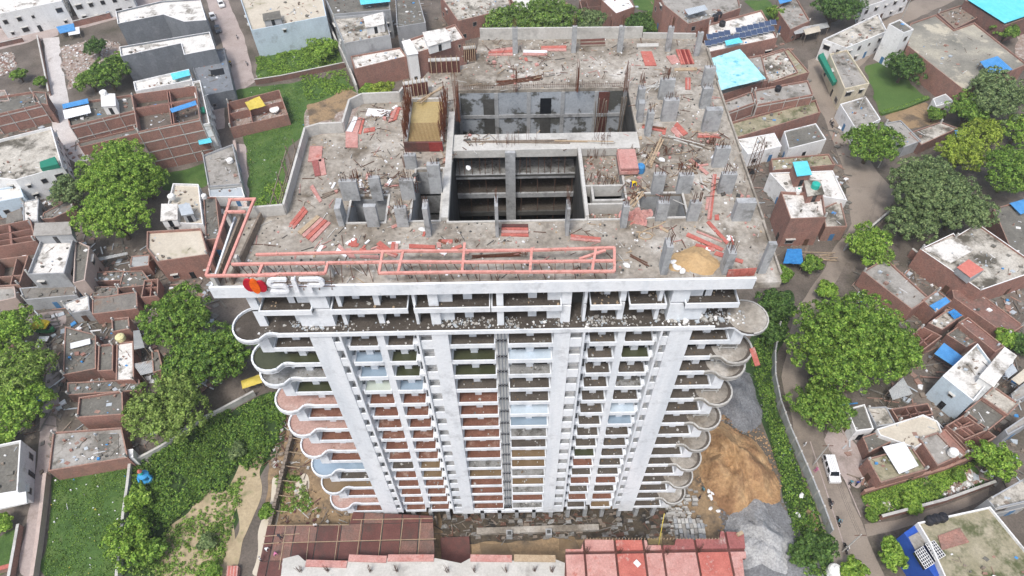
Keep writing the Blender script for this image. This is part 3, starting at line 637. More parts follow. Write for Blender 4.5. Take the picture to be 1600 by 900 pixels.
# thin fence of starter bars along the back court edge and the bridge
q = MB()
for i in range(90): q.bar((-6.4 + i * .24, 74.75, RZ), (-6.4 + i * .24 + rnd.uniform(-.05, .05), 74.75, RZ + rnd.uniform(.6, .95)), .03)
q.bar((-6.4, 74.75, RZ + .5), (15, 74.75, RZ + .5), .03); tb('rebar', q, 'rebar_steel')
q = MB()
for i in range(60):
    x = rnd.choice([-1.2, 0, .2, 10.6, 11, 2.5]) + rnd.uniform(-.9, .9); q.bar((x, 63 + rnd.random() * 2, RZ + .1), (x, 63 + rnd.random() * 2, RZ + rnd.uniform(.6, 1.2)), .03)
tb('rebar', q, 'rebar_steel')
# the yellow slab box with its rusty curtain of bars
P = up([(638, 228), (692, 228), (692, 164), (640, 164)]); x0, x1, y0, y1 = P[0][0], P[1][0] - .2, P[0][1], P[2][1]
s = MB(); s.box(x0, x1, y0, y1, RZ + .004, RZ + .5); lb = tb('lift_slab', s, 'yellow_ply')
for a, b, c, d in ((x0 - .25, x0, y0, y1), (x1, x1 + .25, y0, y1), (x0, x1, y1, y1 + .25)):
    s = MB(); s.box(a, b, c, d, RZ + .004, RZ + .95); tb('kerb', s, 'light_concrete', lb)
s = MB(); s.box(x0 - .3, x1 + .3, y0 - 1.1, y0 - .8, RZ + .004, RZ + 1.3); tb('formwork_side', s, 'form_wine', lb)
s = MB(); s.box(x0 + 2.6, x1 + .3, y0 - 1.2, y0 - 1.12, RZ + .1, RZ + 1.35); tb('formwork_side', s, 'form_maroon', lb)
q = MB()
for xx in (x0 - .3, x1 + .2):
    for i in range(130): rebar(q, xx, rnd.uniform(y0, y1), RZ + .4, .28, .1, 2.8, 1, .3, .026)
for i in range(24): q.bar((x0 + .1 + i * (x1 - x0 - .2) / 23, y0 + .1, RZ + .55), (x0 + .1 + i * (x1 - x0 - .2) / 23, y0 + 3.6, RZ + .55), .035)
tb('rebar', q, 'rust', lb)
# formwork boxes at the far left corner of the roof
for (px0, py0), (px1, py1), h in (((632, 152), (670, 146), 1.7), ((671, 114), (719, 112), 1.6), ((725, 96), (744, 94), 1.7)):
    a, b = U(px0, py0, RZ), U(px1, py1, RZ); s = MB(); s.bar((*a, RZ + h / 2), (*b, RZ + h / 2), .18, h); o = tb('formwork_side', s, 'form_wine')
    s = MB(); s.bar((a[0], a[1] + .35, RZ + h + .06), (b[0], b[1] + .35, RZ + h + .06), .7, .1); tb('walkway_board', s, 'light_concrete', o)
    for i in range(6):
        x = a[0] + (b[0] - a[0]) * (i + .5) / 6; y = a[1] + (b[1] - a[1]) * (i + .5) / 6; s = MB(); s.bar((x, y - .3, RZ), (x, y - .12, RZ + h + .9), .08); tb('prop', s, 'timber', o)
# partitions in the small court on the right
for y, x0_ in ((53.3, 8.32), (53.9, 8.9), (56.2, 8.32)):
    mb = MB(); mb.box(x0_, 12.48, y, y + .25, 59.7, RZ + .04); tb('wall_panel', mb, 'light_concrete')
mb = MB(); mb.box(8.9, 9.15, 54.16, 56.19, 59.7, RZ + .03); tb('wall_panel', mb, 'light_concrete')
mb = MB(); mb.box(8.35, 12.45, 51.3, 53.2, RZ - 1.6, RZ - 1.3); tb('floor_slab', mb, 'site_concrete')
q = MB()
for i in range(60): rebar(q, rnd.uniform(8.5, 12.3), rnd.choice((56.6, 57.4, 58, 62.2)) + rnd.uniform(-.2, .2), RZ - 1, .05, .05, 1.3, 1, .3)
tb('rebar', q, 'rebar_steel')
mb = MB(); mb.box(8.35, 12.45, 56.5, 62.5, RZ - 1.3, RZ - 1.0); tb('floor_slab', mb, 'site_concrete')
q = MB(); litter(q, 8.5, 12.3, 56.8, 62.3, RZ - 1, 120, 4); litter(q, 8.5, 12.3, 51.4, 53.1, RZ - 1.29, 90, 4); tb('rubble', q, ['form_pink', 'rust', 'timber', 'light_concrete'], kind='stuff')
# dust, chips and wood scraps lying all over the roof
q = MB()
def inp(x, y, poly):
    c = False
    for i in range(len(poly)):
        (a, b), (d, e) = poly[i], poly[i - 1]
        if (b > y) != (e > y) and x < (d - a) * (y - b) / (e - b) + a: c = not c
    return c
for _ in range(3200):
    x, y = rnd.uniform(-28, 26), rnd.uniform(43, 86)
    if not inp(x, y, inset(ccw(ROOF), .6)) or any(inp(x, y, h) for h in (HF, HB, HR, HL1, HL2, HR1)): continue
    if rnd.random() < .2:
        a, L = rnd.random() * 6.28, rnd.uniform(.4, 1.7); q.bar((x, y, RZ + .06), (x + L * math.cos(a), y + L * math.sin(a), RZ + rnd.uniform(.06, .16)), rnd.uniform(.03, .08), .05, rnd.choice([0, 1, 1, 2, 3, 5, 6]))
    else:
        s_ = rnd.uniform(.04, .17); a = rnd.random() * 3; q.prism([(x + s_ * math.cos(a + t) * rnd.uniform(.5, 1.3), y + s_ * math.sin(a + t)) for t in (0, 1.5, 3.1, 4.6)], RZ + .003, RZ + rnd.uniform(.03, .12), rnd.choice([0, 2, 3, 3, 4, 5, 6, 6]), bottom=False)
for px, py, n, sp in ((575, 287, 60, 1.5), (560, 302, 30, 1.2), (1075, 262, 50, 1.2), (945, 282, 50, 1.2), (1000, 300, 50, 1.6), (650, 288, 40, 1.2), (625, 330, 30, 1.), (1050, 232, 40, 2.), (1110, 222, 40, 1.2), (820, 110, 60, 2.4), (770, 84, 30, 2), (1000, 245, 40, 1.), (700, 250, 20, .5), (600, 185, 40, 1.6), (1130, 300, 30, 1.4), (1020, 330, 30, 1.), (745, 222, 30, 1.2)):
    x0_, y0_ = U(px, py, RZ)
    for _ in range(n):
        x, y, a, L = x0_ + rnd.gauss(0, sp), y0_ + rnd.gauss(0, sp * .7), rnd.random() * 6.28, rnd.uniform(.3, 1.6)
        if any(inp(x, y, h) for h in (HF, HB, HR, HL1, HL2, HR1)): continue
        if rnd.random() < .7: q.bar((x, y, RZ + rnd.uniform(.05, .4)), (x + L * math.cos(a), y + L * math.sin(a), RZ + rnd.uniform(.05, .5)), rnd.uniform(.03, .07), None, rnd.choice([0, 1, 1, 1, 5]))
        else: s_ = rnd.uniform(.1, .35); q.prism([(x + s_ * math.cos(a + t) * rnd.uniform(.5, 1.4), y + s_ * math.sin(a + t)) for t in (0, 1.5, 3.1, 4.6)], RZ + .003, RZ + rnd.uniform(.05, .3), rnd.choice([2, 2, 3, 5, 6]), bottom=False)
q.build('rooftop_debris', ['timber', 'rebar_steel', 'form_pink', 'light_concrete', 'white_sheet', 'old_timber', 'dark_concrete'], kind='stuff')
# ------------------------------------------------------------------ things on the tower roof
R0 = RZ + .01
def V3(px, py, z): return Vector((*U(px, py, z), z))
# salmon steel frame along the front edge
FZ = 63.2
fr = empty('steel_frame', (*U(640, 412, RZ), RZ), 'long salmon pink rail frame on posts along the front edge of the tower roof', 'frame')
def rail(a, b, w_=.25, h_=.24):
    mb = MB(); mb.bar(V3(*a, FZ), V3(*b, FZ + .002), w_, h_); mb.build('rail', 'frame_pink', fr)
for a, b in (((322, 431), (432, 430)), ((322, 431), (360, 312)), ((350, 429), (397, 312)), ((357, 312), (400, 311)), ((353, 331), (384, 331)), ((400, 398), (520, 395)), ((362, 413), (508, 411)), ((410, 429), (508, 427)), ((508, 427), (512, 411)),
             ((410, 414), (404, 429)), ((520, 395), (630, 392.5)), ((512, 411), (630, 409)), ((592, 427), (598, 394)), ((592, 427), (722, 425)), ((630, 392.5), (722, 392)), ((630, 409), (722, 409.5)), ((722, 392), (830, 391)), ((722, 409.5), (830, 409)), ((722, 425), (830, 425)),
             ((830, 391), (960, 387)), ((830, 409), (958, 407.5)), ((830, 425), (960, 424)), ((960, 387), (960, 424)), ((622, 426), (630, 392)), ((722, 425), (726, 380)), ((828, 425), (831, 388)), ((925, 424), (931, 388)), ((905, 405), (946, 391))): rail(a, b)
for px, py in ((330, 430), (352, 331), (366, 400), (412, 413), (512, 411), (626, 409), (724, 409), (830, 409), (927, 407)):
    p = V3(px, py, FZ); mb = MB(); mb.box(p.x - .2, p.x + .2, p.y - .15, p.y + .35, RZ, FZ - .14); mb.build('post', 'light_concrete', fr)
for i in range(46):
    px = 345 + i * 13.4; p = V3(px, 411 - (px - 340) * .006, FZ - .15); mb = MB(); mb.bar(p, (p.x + rnd.uniform(-.1, .9), p.y + rnd.uniform(-1.2, .4), RZ), .06); mb.build('strut', 'rebar_steel', fr)
# rooftop sign
def stroke(mb, pts, wd, x0, z0, sc, y, dep, mi=0):
    for a, b in zip(pts, pts[1:]):
        mb.bar((x0 + a[0] * sc, y, z0 + a[1] * sc), (x0 + b[0] * sc, y, z0 + b[1] * sc), wd * (1), dep, mi)
sg = empty('rooftop_sign', (-22, 41.9, 61.2), 'white letters SIP with a red and orange emblem on the tower roof edge', 'sign')
def letter(polys, px, wd=.42):
    x = Y_(px)[0]; mb = MB()
    for pts in polys:
        for a, b in zip(pts, pts[1:]):
            mb_bar_v(mb, (x + a[0], 61.25 + a[1]), (x + b[0], 61.25 + b[1]), wd)
    return mb.build('letter', 'sign_white', sg)
def Y_(px, y=42.0):
    d = ray(px, 442); t = y / d[1]; return (d[0] * t, H + d[2] * t)
def mb_bar_v(mb, a, b, wd):                  # an upright strip, 0.25 m deep, with round joints
    a, b = Vector(a), Vector(b); d = (b - a).normalized(); n = Vector((-d.y, d.x)) * wd / 2
    q = [a - n, b - n, b + n, a + n]; y0, y1 = 41.72 - .02 * rnd.random(), 41.97 + .02 * rnd.random()
    fr_ = [(p.x, y0, p.y) for p in q]; bk = [(p.x, y1, p.y) for p in q]
    mb.face(fr_); mb.face(bk[::-1])
    for i in range(4): mb.face([fr_[i], bk[i], bk[(i + 1) % 4], fr_[(i + 1) % 4]])
    for p in (a, b):
        e_ = rnd.uniform(.003, .03); mb.cyl((p.x, y0 - e_, p.y), (p.x, y1 + e_, p.y), wd / 2, n=12)
arc = lambda cx, cz, r, a0, a1, n=8: [(cx + r * math.cos(R_(a0 + (a1 - a0) * i / n)), cz + r * math.sin(R_(a0 + (a1 - a0) * i / n))) for i in range(n + 1)]
letter([[(1.9, 1.95), (.75, 1.95)] + arc(.75, 1.5, .45, 90, 270, 8) + [(1.35, 1.05)] + arc(1.35, .6, .45, 90, -90, 8) + [(.25, .15)]], 417)
letter([[(.2, 1.95), (.2, .15)]], 458)
letter([[(.1, 1.95), (1.6, 1.95)] + arc(1.6, 1.5, .45, 90, -90, 8) + [(.65, 1.05), (.65, .15)]], 472)
for cx, cz, mt, rx, rz_ in ((-.55, 1.15, 'sign_crimson', .52, .9), (.55, .95, 'sign_crimson', .52, .8), (0, 1.05, 'sign_orange', .45, 1.05)):
    mb = MB(); x = Y_(398)[0] + cx; y0 = 41.75 - (.06 if mt == 'sign_orange' else 0)
    F_ = [(x + rx * math.cos(6.2832 * i / 18), y0, 61.3 + cz + rz_ * math.sin(6.2832 * i / 18)) for i in range(18)]; B_ = [(a, y0 + .22, c) for a, b, c in F_]
    mb.face(F_); mb.face(B_[::-1])
    for i in range(18): mb.face([F_[i], B_[i], B_[(i + 1) % 18], F_[(i + 1) % 18]])
    mb.build('emblem', mt, sg)
for zz in (61.9, 62.6):
    mb = MB(); mb.bar((Y_(385)[0], 42.02, zz), (Y_(522)[0], 42.02, zz), .07); mb.build('bracket', 'rebar_steel', sg)
for px in (392, 412, 445, 470, 495, 515):
    mb = MB(); mb.bar((Y_(px)[0], 42.03, 61.3), (Y_(px)[0], 43.1, 63), .06); mb.build('bracket', 'rebar_steel', sg)
# formwork panels: quadrilaterals lying on the slab (corners as surveyed)
def panel(quad, mats, label, group=None, z=R0, th=.12, name='shuttering_sheet', cat='formwork sheet'):
    P = ccw([U(x, y, z + th) for x, y in quad]); e = empty(name, (sum(p[0] for p in P) / len(P), sum(p[1] for p in P) / len(P), z), label, cat, group)
    a, b, c, d = [Vector(p) for p in P]; n = len(mats)
    if (b - a).length < (d - a).length: a, b, c, d = b, c, d, a
    for i, mt in enumerate(mats):
        t0, t1 = i / n, (i + 1) / n - (.04 if i < n - 1 else 0)
        mb = MB(); mb.prism([tuple(a.lerp(d, t0)), tuple(b.lerp(c, t0)), tuple(b.lerp(c, t1)), tuple(a.lerp(d, t1))], z, z + th + .02 * (i % 2)); mb.build('plate', mt, e)
    return e
RP = [([(465, 362), (488, 378), (517, 348), (495, 336)], ['form_pink', 'form_red', 'form_pink', 'timber'], 'large ribbed pink formwork panel lying near the front left of the roof'),
      ([(452, 350), (459, 357), (481, 330), (474, 322)], ['form_red', 'form_red'], 'red formwork frame beside the inner corner of the left parapet'),
      ([(481, 252), (502, 252), (504, 228), (484, 228)], ['form_pink'], 'pale pink panel against the left parapet, upper of two'),
      ([(492, 275), (510, 272), (506, 247), (487, 252)], ['form_pink', 'form_magenta'], 'blotchy pink panel against the left parapet, lower of two'),
      ([(540, 230), (559, 230), (559, 207), (540, 205)], ['form_pink'], 'pale pink panel in the upper left roof corner, lowest of the group'),
      ([(541, 205), (559, 207), (566, 184), (553, 182)], ['form_pink', 'white_sheet'], 'white worn panel in the upper left roof corner beside a red strip'),
      ([(560, 208), (564, 209), (570, 185), (567, 184)], ['form_red'], 'narrow red strip beside the white worn panel in the upper left corner'),
      ([(571, 180), (607, 182), (611, 172), (575, 169)], ['white_sheet'], 'white slab lying along the upper left parapet'),
      ([(606, 191), (620, 186), (626, 166), (616, 170)], ['form_red', 'form_pink'], 'broken red boards beside the rusty bar curtain'),
      ([(568, 207), (586, 204), (586, 198), (569, 201)], ['form_red'], 'small red board right of the narrow red strip'),
      ([(763, 86), (801, 86), (801, 73), (764, 78)], ['form_pink', 'form_red', 'form_pink'], 'pink boards at the left end of the back parapet'),
      ([(817, 86), (855, 86), (855, 79), (818, 78)], ['form_pink', 'white_sheet'], 'pale pink board below the back parapet between two posts'),
      ([(845, 79), (885, 79), (885, 71), (846, 72)], ['form_pink', 'form_red'], 'pink board leaning close to the second post of the back parapet'),
      ([(907, 72), (946, 71), (945, 60), (907, 62)], ['old_timber', 'form_wine', 'old_timber', 'form_wine'], 'stack of brown boards against the back parapet'),
      ([(995, 73), (1029, 72), (1029, 67), (995, 68)], ['light_concrete'], 'grey plank against the right end of the back parapet'),
      ([(1008, 102), (1026, 102), (1018, 80), (1001, 80)], ['form_red'], 'plain red panel near the back right of the roof'),
      ([(1050, 100), (1063, 97), (1055, 85), (1041, 88)], ['form_pink'], 'pink panel half under the ribbed red panel'),
      ([(1064, 100), (1085, 99), (1077, 77), (1056, 77)], ['form_red', 'form_maroon', 'form_red', 'form_maroon', 'form_red', 'form_red'], 'ribbed red panel at the back right of the roof'),
      ([(1054, 110), (1089, 109), (1089, 105), (1054, 106)], ['timber'], 'wooden beam in front of the ribbed red panel'),
      ([(1071, 139), (1079, 139), (1079, 121), (1071, 121)], ['form_red', 'form_pink', 'form_red'], 'small red panel in two pieces between the right columns'),
      ([(1060, 216), (1075, 208), (1058, 190), (1048, 203)], ['form_red', 'form_pink'], 'square salmon panel beside the right court'),
      ([(1003, 199), (1040, 206), (1040, 200), (1004, 194)], ['form_red', 'rust'], 'long red beam form left of the square salmon panel'),
      ([(1090, 214), (1127, 215), (1122, 209), (1090, 208)], ['form_red', 'form_pink'], 'red board before the right-hand row of columns'),
      ([(1076, 250), (1104, 273), (1108, 270), (1080, 247)], ['form_pink'], 'lone pink plank lying slantwise between the right columns'),
      ([(1105, 342), (1112, 342), (1120, 272), (1114, 272)], ['form_red', 'form_pink'], 'longest red plank running towards the back by the right columns'),
      ([(1102, 327), (1106, 327), (1109, 308), (1104, 308)], ['form_pink'], 'short pink plank left of the longest red plank'),
      ([(1117, 343), (1124, 343), (1123, 335), (1117, 335)], ['form_red'], 'tiny red square at the foot of the longest red plank'),
      ([(1072, 368), (1128, 392), (1131, 388), (1075, 363)], ['form_red'], 'lower red plank of the heap behind the roof sand pile'),
      ([(1088, 362), (1128, 378), (1130, 374), (1090, 357)], ['form_pink', 'old_timber'], 'upper pink plank of the heap behind the roof sand pile'),
      ([(1086, 384), (1116, 392), (1118, 387), (1088, 380)], ['form_red'], 'short red plank touching the back of the roof sand pile'),
      ([(1104, 347), (1135, 381), (1139, 378), (1108, 344)], ['form_red'], 'red plank slanting over the plank heap behind the roof sand pile'),
      ([(1116, 397), (1134, 403), (1136, 397), (1119, 392)], ['form_red'], 'stubby red plank right of the roof sand pile'),
      ([(1144, 406), (1160, 411), (1162, 406), (1147, 402)], ['form_red'], 'short red plank beyond the right of the roof sand pile'),
      ([(891, 374), (938, 378), (939, 371), (892, 366)], ['form_pink', 'form_red'], 'lone salmon plank in front of the right end of the court'),
      ([(783, 368), (826, 369), (825, 350), (784, 350)], ['form_red', 'form_pink', 'form_red', 'form_wine'], 'red stack of boards at the front kerb of the court'),
      ([(484, 292), (499, 316), (503, 313), (489, 288)], ['form_pink'], 'pink plank left of the left shaft columns'),
      ([(639, 387), (680, 388), (680, 383), (639, 381)], ['form_red'], 'long salmon plank behind the frame in front of the court'),
      ([(690, 378), (707, 379), (707, 374), (690, 374)], ['form_red'], 'short salmon plank by the dark rust stain'),
      ([(585, 390), (618, 402), (622, 397), (590, 385)], ['form_pink', 'form_red'], 'broad pink plank under the frame among the plank heap'),
      ([(588, 381), (606, 395), (612, 390), (594, 376)], ['form_red'], 'red plank on top of the broad pink plank'),
      ([(548, 385), (558, 385), (557, 372), (548, 373)], ['form_red'], 'squarish red board left of the plank heap'),
      ([(525, 392), (540, 402), (545, 396), (530, 381)], ['white_sheet', 'form_pink'], 'whitish pink board at the left of the plank heap'),
      ([(562, 402), (592, 404), (592, 399), (563, 398)], ['form_pink'], 'flat pink board just behind the middle rail'),
      ([(545, 402), (556, 403), (548, 388), (540, 388)], ['form_pink'], 'worn pink board right of the whitish board'),
      ([(610, 392), (622, 393), (622, 378), (612, 378)], ['form_pink', 'form_red'], 'upright pink board behind the frame post'),
      ([(1040, 405), (1042, 405), (1041, 404), (1039, 404)], ['form_pink'], None)]
for q, mts, lb in RP:
    if lb: panel(q, mts, lb)
for i in range(70):                          # loose offcuts
    px, py = rnd.choice([(540, 305, ), (555, 300), (650, 365), (560, 390), (620, 395), (480, 395), (700, 390), (1000, 340), (980, 345), (1050, 360), (1125, 385), (590, 295), (1110, 250), (1040, 210), (830, 100), (640, 180)])
    px += rnd.gauss(0, 20); py += rnd.gauss(0, 7); a = rnd.random() * 3.14; L = rnd.uniform(.4, 1.3); x, y = U(px, py, R0)
    if any(inp(x, y, inset(ccw(h), -.5)) for h in (HF, HB, HR, HL1, HL2, HR1)): continue
    mb = MB(); mb.bar((x, y, R0 + .06), (x + L * math.cos(a), y + L * math.sin(a), R0 + .09), rnd.uniform(.15, .42), .08)
    mb.build('plank_offcut', rnd.choice(['form_red', 'form_pink', 'form_pink', 'white_sheet', 'timber']), None, 'small offcut of formwork plank lying loose on the tower roof', 'plank', 'formwork offcuts scattered on the tower roof')
# upright red panel at the front right corner
p0, p1 = U(1134, 433, R0), U(1178, 430, R0); e = empty('formwork_screen', ((p0[0] + p1[0]) / 2, p0[1], R0), 'upright ribbed red panel standing on the front right edge of the tower roof', 'panel')
for i in range(7):
    a = Vector(p0).lerp(Vector(p1), i / 7 + .01); b = Vector(p0).lerp(Vector(p1), (i + 1) / 7); mb = MB(); mb.bar((*a, R0 + .55), (*b, R0 + .55), .08 + .02 * (i % 2), 1.1); mb.build('plate', 'form_red', e)
# stacked crate of boards, blue drum
x, y = U(982, 276, R0); e = empty('board_stack', (x, y, R0), 'stack of dull pink and brown boards beside the small court', 'stack')
for i in range(6):
    mb = MB(); mb.box(x - 1 + rnd.uniform(-.1, .1), x + 1 + rnd.uniform(-.1, .1), y + rnd.uniform(-.1, .1), y + 3.2, R0 + i * .22, R0 + i * .22 + .2); mb.build('board', rnd.choice(['old_timber', 'form_magenta', 'form_pink']) if i < 5 else 'form_pink', e)
def drum(px, py, z, mat, label, r=.45, h=1.1, lid=None, name='water_tank', cat='tank', group=None):
    x, y = U(px, py, z); e = empty(name, (x, y, z), label, cat, group)
    mb = MB(); mb.lathe((x, y, z), [(0, 0), (r * .96, 0), (r, h * .1), (r * .96, h * .25), (r, h * .4), (r * .96, h * .55), (r, h * .7), (r * .8, h * .85), (r * .35, h * .93)], 16); mb.build('body', mat, e)
    mb = MB(); mb.lathe((x, y, z), [(r * .36, h * .93), (r * .36, h), (0, h * 1.02)], 12); mb.build('lid', lid or mat, e); return e
drum(1000, 268, R0, 'blue_plastic', 'blue plastic drum on the tower roof beside the board stack', .5, 1.1, name='drum', cat='drum')
# timber bundle, pipes, bars
def bundle(name, label, cat, a, b, n, spread, mats, z=R0, r=.06, part='pole'):
    A, B = V3(*a, z), V3(*b, z); e = empty(name, ((A.x + B.x) / 2, (A.y + B.y) / 2, z), label, cat)
    for i in range(n):
        o = Vector((rnd.uniform(-spread, spread), rnd.uniform(-spread, spread), 0)); o2 = Vector((rnd.uniform(-spread, spread), rnd.uniform(-spread, spread), 0))
        mb = MB(); h = r + .5 * r * (i % 4); mb.bar(A + o + Vector((0, 0, h)), B + o2 + Vector((0, 0, h)), r * 2); mb.build(part, rnd.choice(mats), e)
bundle('timber_bundle', 'bundle of old brown planks lying front to back beside the board stack', 'timber', (1012, 260), (1030, 218), 9, .45, ['old_timber', 'timber'], r=.09, part='plank')
bundle('pipe_bundle', 'fan of white pipes on the floor by the back right columns', 'pipes', (1012, 142), (1030, 130), 9, .9, ['light_concrete'], r=.05)
bundle('pole_bundle', 'long bamboo poles leaning together behind the yellow slab box', 'poles', (655, 160), (692, 138), 4, .35, ['timber'], z=R0 + .9, r=.07)
bundle('rebar_bundle', 'rusty rods in a low bundle lying by the left end of the back roof', 'rods', (782, 130), (842, 122), 26, .6, ['rebar_steel', 'rust'], r=.03, part='rod')
bundle('rebar_bundle', 'rusty rods in a bundle lying under the middle rails of the frame', 'rods', (740, 402), (812, 398), 14, .25, ['rebar_steel', 'rust'], r=.035, part='rod')
bundle('rebar_bundle', 'brown rods lying slantwise right of the frame end', 'rods', (985, 398), (1010, 414), 5, .3, ['rebar_steel'], r=.05, part='rod')
bundle('rebar_bundle', 'brown rods lying slantwise left of the left shaft columns', 'rods', (505, 308), (535, 296), 5, .3, ['old_timber'], r=.05, part='rod')
bundle('timber_bundle', 'loose poles and boards on the floor right of the small court', 'timber', (985, 318), (1000, 295), 8, .8, ['old_timber', 'timber', 'rebar_steel'], r=.06, part='plank')
bundle('pole_bundle', 'crossed grey poles on the slab between the right columns', 'poles', (1050, 215), (1100, 232), 6, 1.2, ['old_timber', 'light_concrete'], r=.06)
bundle('plank_pair', 'two grey boards along the bridge between the courts', 'boards', (735, 222), (890, 222), 2, .5, ['old_timber'], r=.08, part='plank', z=RZ + .13)
bundle('plank_pair', 'yellowish boards on the right half of the bridge between the courts', 'boards', (870, 221), (960, 224), 3, .4, ['timber', 'light_concrete'], r=.08, part='plank', z=RZ + .13)
# heaps
def heap(name, label, cat, mat, cx, cy, rx, ry, h, rough=.12, z=0., rot=0, n=40, seed=1, parent=None, cols=None):
    rr = random.Random(seed); ph = [(rr.uniform(1.5, 6), rr.uniform(1.5, 6), rr.uniform(0, 6), rr.uniform(.3, 1)) for _ in range(7)]
    mb = MB(); P = []
    for j in range(n + 1):
        row = []
        for i in range(n + 1):
            u, v = i / n * 2 - 1, j / n * 2 - 1; q = math.hypot(u, v); k = max(0, 1 - q ** 1.25); lump = sum(d * math.sin(a * u * 2 + c) * math.cos(b * v * 2 - c) for a, b, c, d in ph) / 3
            ang = math.atan2(v, u); zz = h * k * (1 + rough * 2 * lump) + rough * h * .25 * lump * (k > 0) + (k > .05) * h * rough * (.22 * math.sin(ang * 11 + 5 * q + seed) * math.sin(7 * q + seed) + .13 * math.sin(u * 17 + 3 * lump) * math.sin(v * 19 + seed)) + rr.uniform(-.02, .02) * h * (k > 0); s_ = 1 + .12 * math.sin(3 * math.atan2(v, u) + seed) + .07 * math.sin(5 * math.atan2(v, u) + 2 * seed)
            X, Yy = u * rx * s_, v * ry * s_
            row.append((cx + X * math.cos(rot) - Yy * math.sin(rot), cy + X * math.sin(rot) + Yy * math.cos(rot), z - .15 + max(0, zz)))
        P.append(row)
    for j in range(n):
        for i in range(n): mb.face([P[j][i], P[j][i + 1], P[j + 1][i + 1], P[j + 1][i]])
    return mb.build(name, mat, None, label, cat, org=(cx, cy, z), smooth=True)
x, y = U(1085, 408, RZ); heap('sand_pile', 'low tan sand pile on the front right of the tower roof', 'sand pile', 'roof_sand', x, y, 2.9, 2.1, .95, .1, RZ, seed=4)
x, y = U(995, 340, RZ); heap('rubble_heap', 'pink heap of broken boards at the front of the small court', 'heap', 'form_pink', x, y, 1.6, 1.3, .9, .5, RZ, seed=6, n=22)
x, y = U(690, 379, RZ); heap('rust_heap', 'dark rusty heap beside the thin shear wall in front of the court', 'heap', 'rust', x, y, .9, .8, .25, .3, RZ, seed=8, n=18)
def sack_mesh(s=.42):
    bm = bmesh.new(); bmesh.ops.create_icosphere(bm, subdivisions=2, radius=1)
    for v in bm.verts:
        v.co.x *= s * (1 + .15 * math.sin(v.co.y * 5)); v.co.y *= s * .7; v.co.z = (v.co.z + .9) * s * .42 if v.co.z > -.9 else 0
    me = bpy.data.meshes.new('sack'); bm.to_mesh(me); bm.free(); me.materials.append(MATS['cloth_white']); me.polygons.foreach_set('use_smooth', [True] * len(me.polygons)); return me
SACK = sack_mesh()
def sack(px, py, z, label, group=None, rz=None):
    o = bpy.data.objects.new('sack', SACK); COL.objects.link(o); o.location = (*U(px, py, z), z); o.rotation_euler = (0, 0, rnd.random() * 3 if rz is None else rz); return setp(o, label, 'sack', group)
for px, py in ((1052, 411), (1062, 413), (1055, 418), (1059, 420), (1066, 425)): sack(px, py, R0, 'white cement sack at the left foot of the roof sand pile', 'sacks by the roof sand pile')
for px, py, l in ((732, 264, 'left court wall'), (1034, 251, 'right columns'), (660, 360, 'left shafts'), (979, 416, 'front kerb, right of the frame')): sack(px, py, R0, 'lone white bag on the tower roof near the ' + l)
# hose
mb = MB(); pts = [(1040, 346), (1030, 352), (1012, 358), (1000, 364), (998, 370), (1006, 374), (1016, 373), (1020, 368), (1014, 364), (1004, 363), (994, 362)]
P = [V3(a, b, R0 + .06) for a, b in pts]
for a, b in zip(P, P[1:]): mb.cyl(a, b, .07, n=6)
mb.build('hose', 'timber', None, 'pale hose coiled on the roof in front of the right shaft', 'hose')
mb = MB(); P = [V3(a, b, R0 + .09) for a, b in [(1094, 275), (1096, 283), (1102, 294), (1110, 300)]]
for a, b in zip(P, P[1:]): mb.cyl(a, b, .1, n=6)
mb.build('hose', 'light_concrete', None, 'thick white hose curving beside the longest red plank', 'hose')
# lattice mast beyond the right edge of the roof
mx, my = 27.3, 58.5; e = empty('hoist_mast', (mx, my, 56), 'dark steel lattice hoist mast at the right edge of the tower roof', 'mast')
for sx in (-.4, .4):
    for sy in (-.4, .4): mb = MB(); mb.bar((mx + sx, my + sy, 56), (mx + sx, my + sy, 65.5), .05); mb.build('chord', 'rebar_steel', e)
mb = MB()
for k in range(9):
    z_ = 56 + k * 1.05
    for (a, b), (c, d) in (((-.4, -.4), (.4, -.4)), ((.4, -.4), (.4, .4)), ((.4, .4), (-.4, .4)), ((-.4, .4), (-.4, -.4))): mb.bar((mx + a, my + b, z_), (mx + c, my + d, z_ + 1.05), .03)
mb.build('lattice', 'rebar_steel', e, kind='stuff')
for i in range(5):
    mb = MB(); z_ = RZ - .2 - .02 * i; mb.bar((26.6, 58.1 + i * .2, z_), (27.6, 58.1 + i * .2, z_), .12); mb.build('tie', 'cable', e)
# scaffold frames on the round balcony ends at the right
def scaffold(x, y, z, k):
    e = empty('scaffold', (x, y, z), SCL[k], 'scaffold')
    for dx in (-.9, .9):
        for dy in (-.5, .5): mb = MB(); mb.bar((x + dx, y + dy, z), (x + dx + .1, y + dy, z + 2.3), .12); mb.build('upright', 'light_concrete', e)
    for h in (.5, 1.2, 1.9, 2.25):
        for dy in (-.5, .5): mb = MB(); mb.bar((x - 1.1, y + dy, z + h), (x + 1.1, y + dy, z + h), .11); mb.build('rail', 'light_concrete', e)
SCL = ['pale scaffold frame on the %s bulging balcony from the top on the right side' % w_ for w_ in ('second', 'third', 'fourth', 'fifth', 'sixth', 'seventh', 'eighth', 'ninth')]
for i, k in enumerate((14, 13, 11, 9, 7, 5, 3, 1)): scaffold(AX + 25.5 + .2 * (i % 2), D + 1.5, zb(k) + .34, i)
e = panel([(1171, 545), (1180, 572), (1188, 570), (1179, 542)], ['form_red'], 'salmon board hanging at the right end of an upper round balcony', z=zb(14) + .4, th=.1)
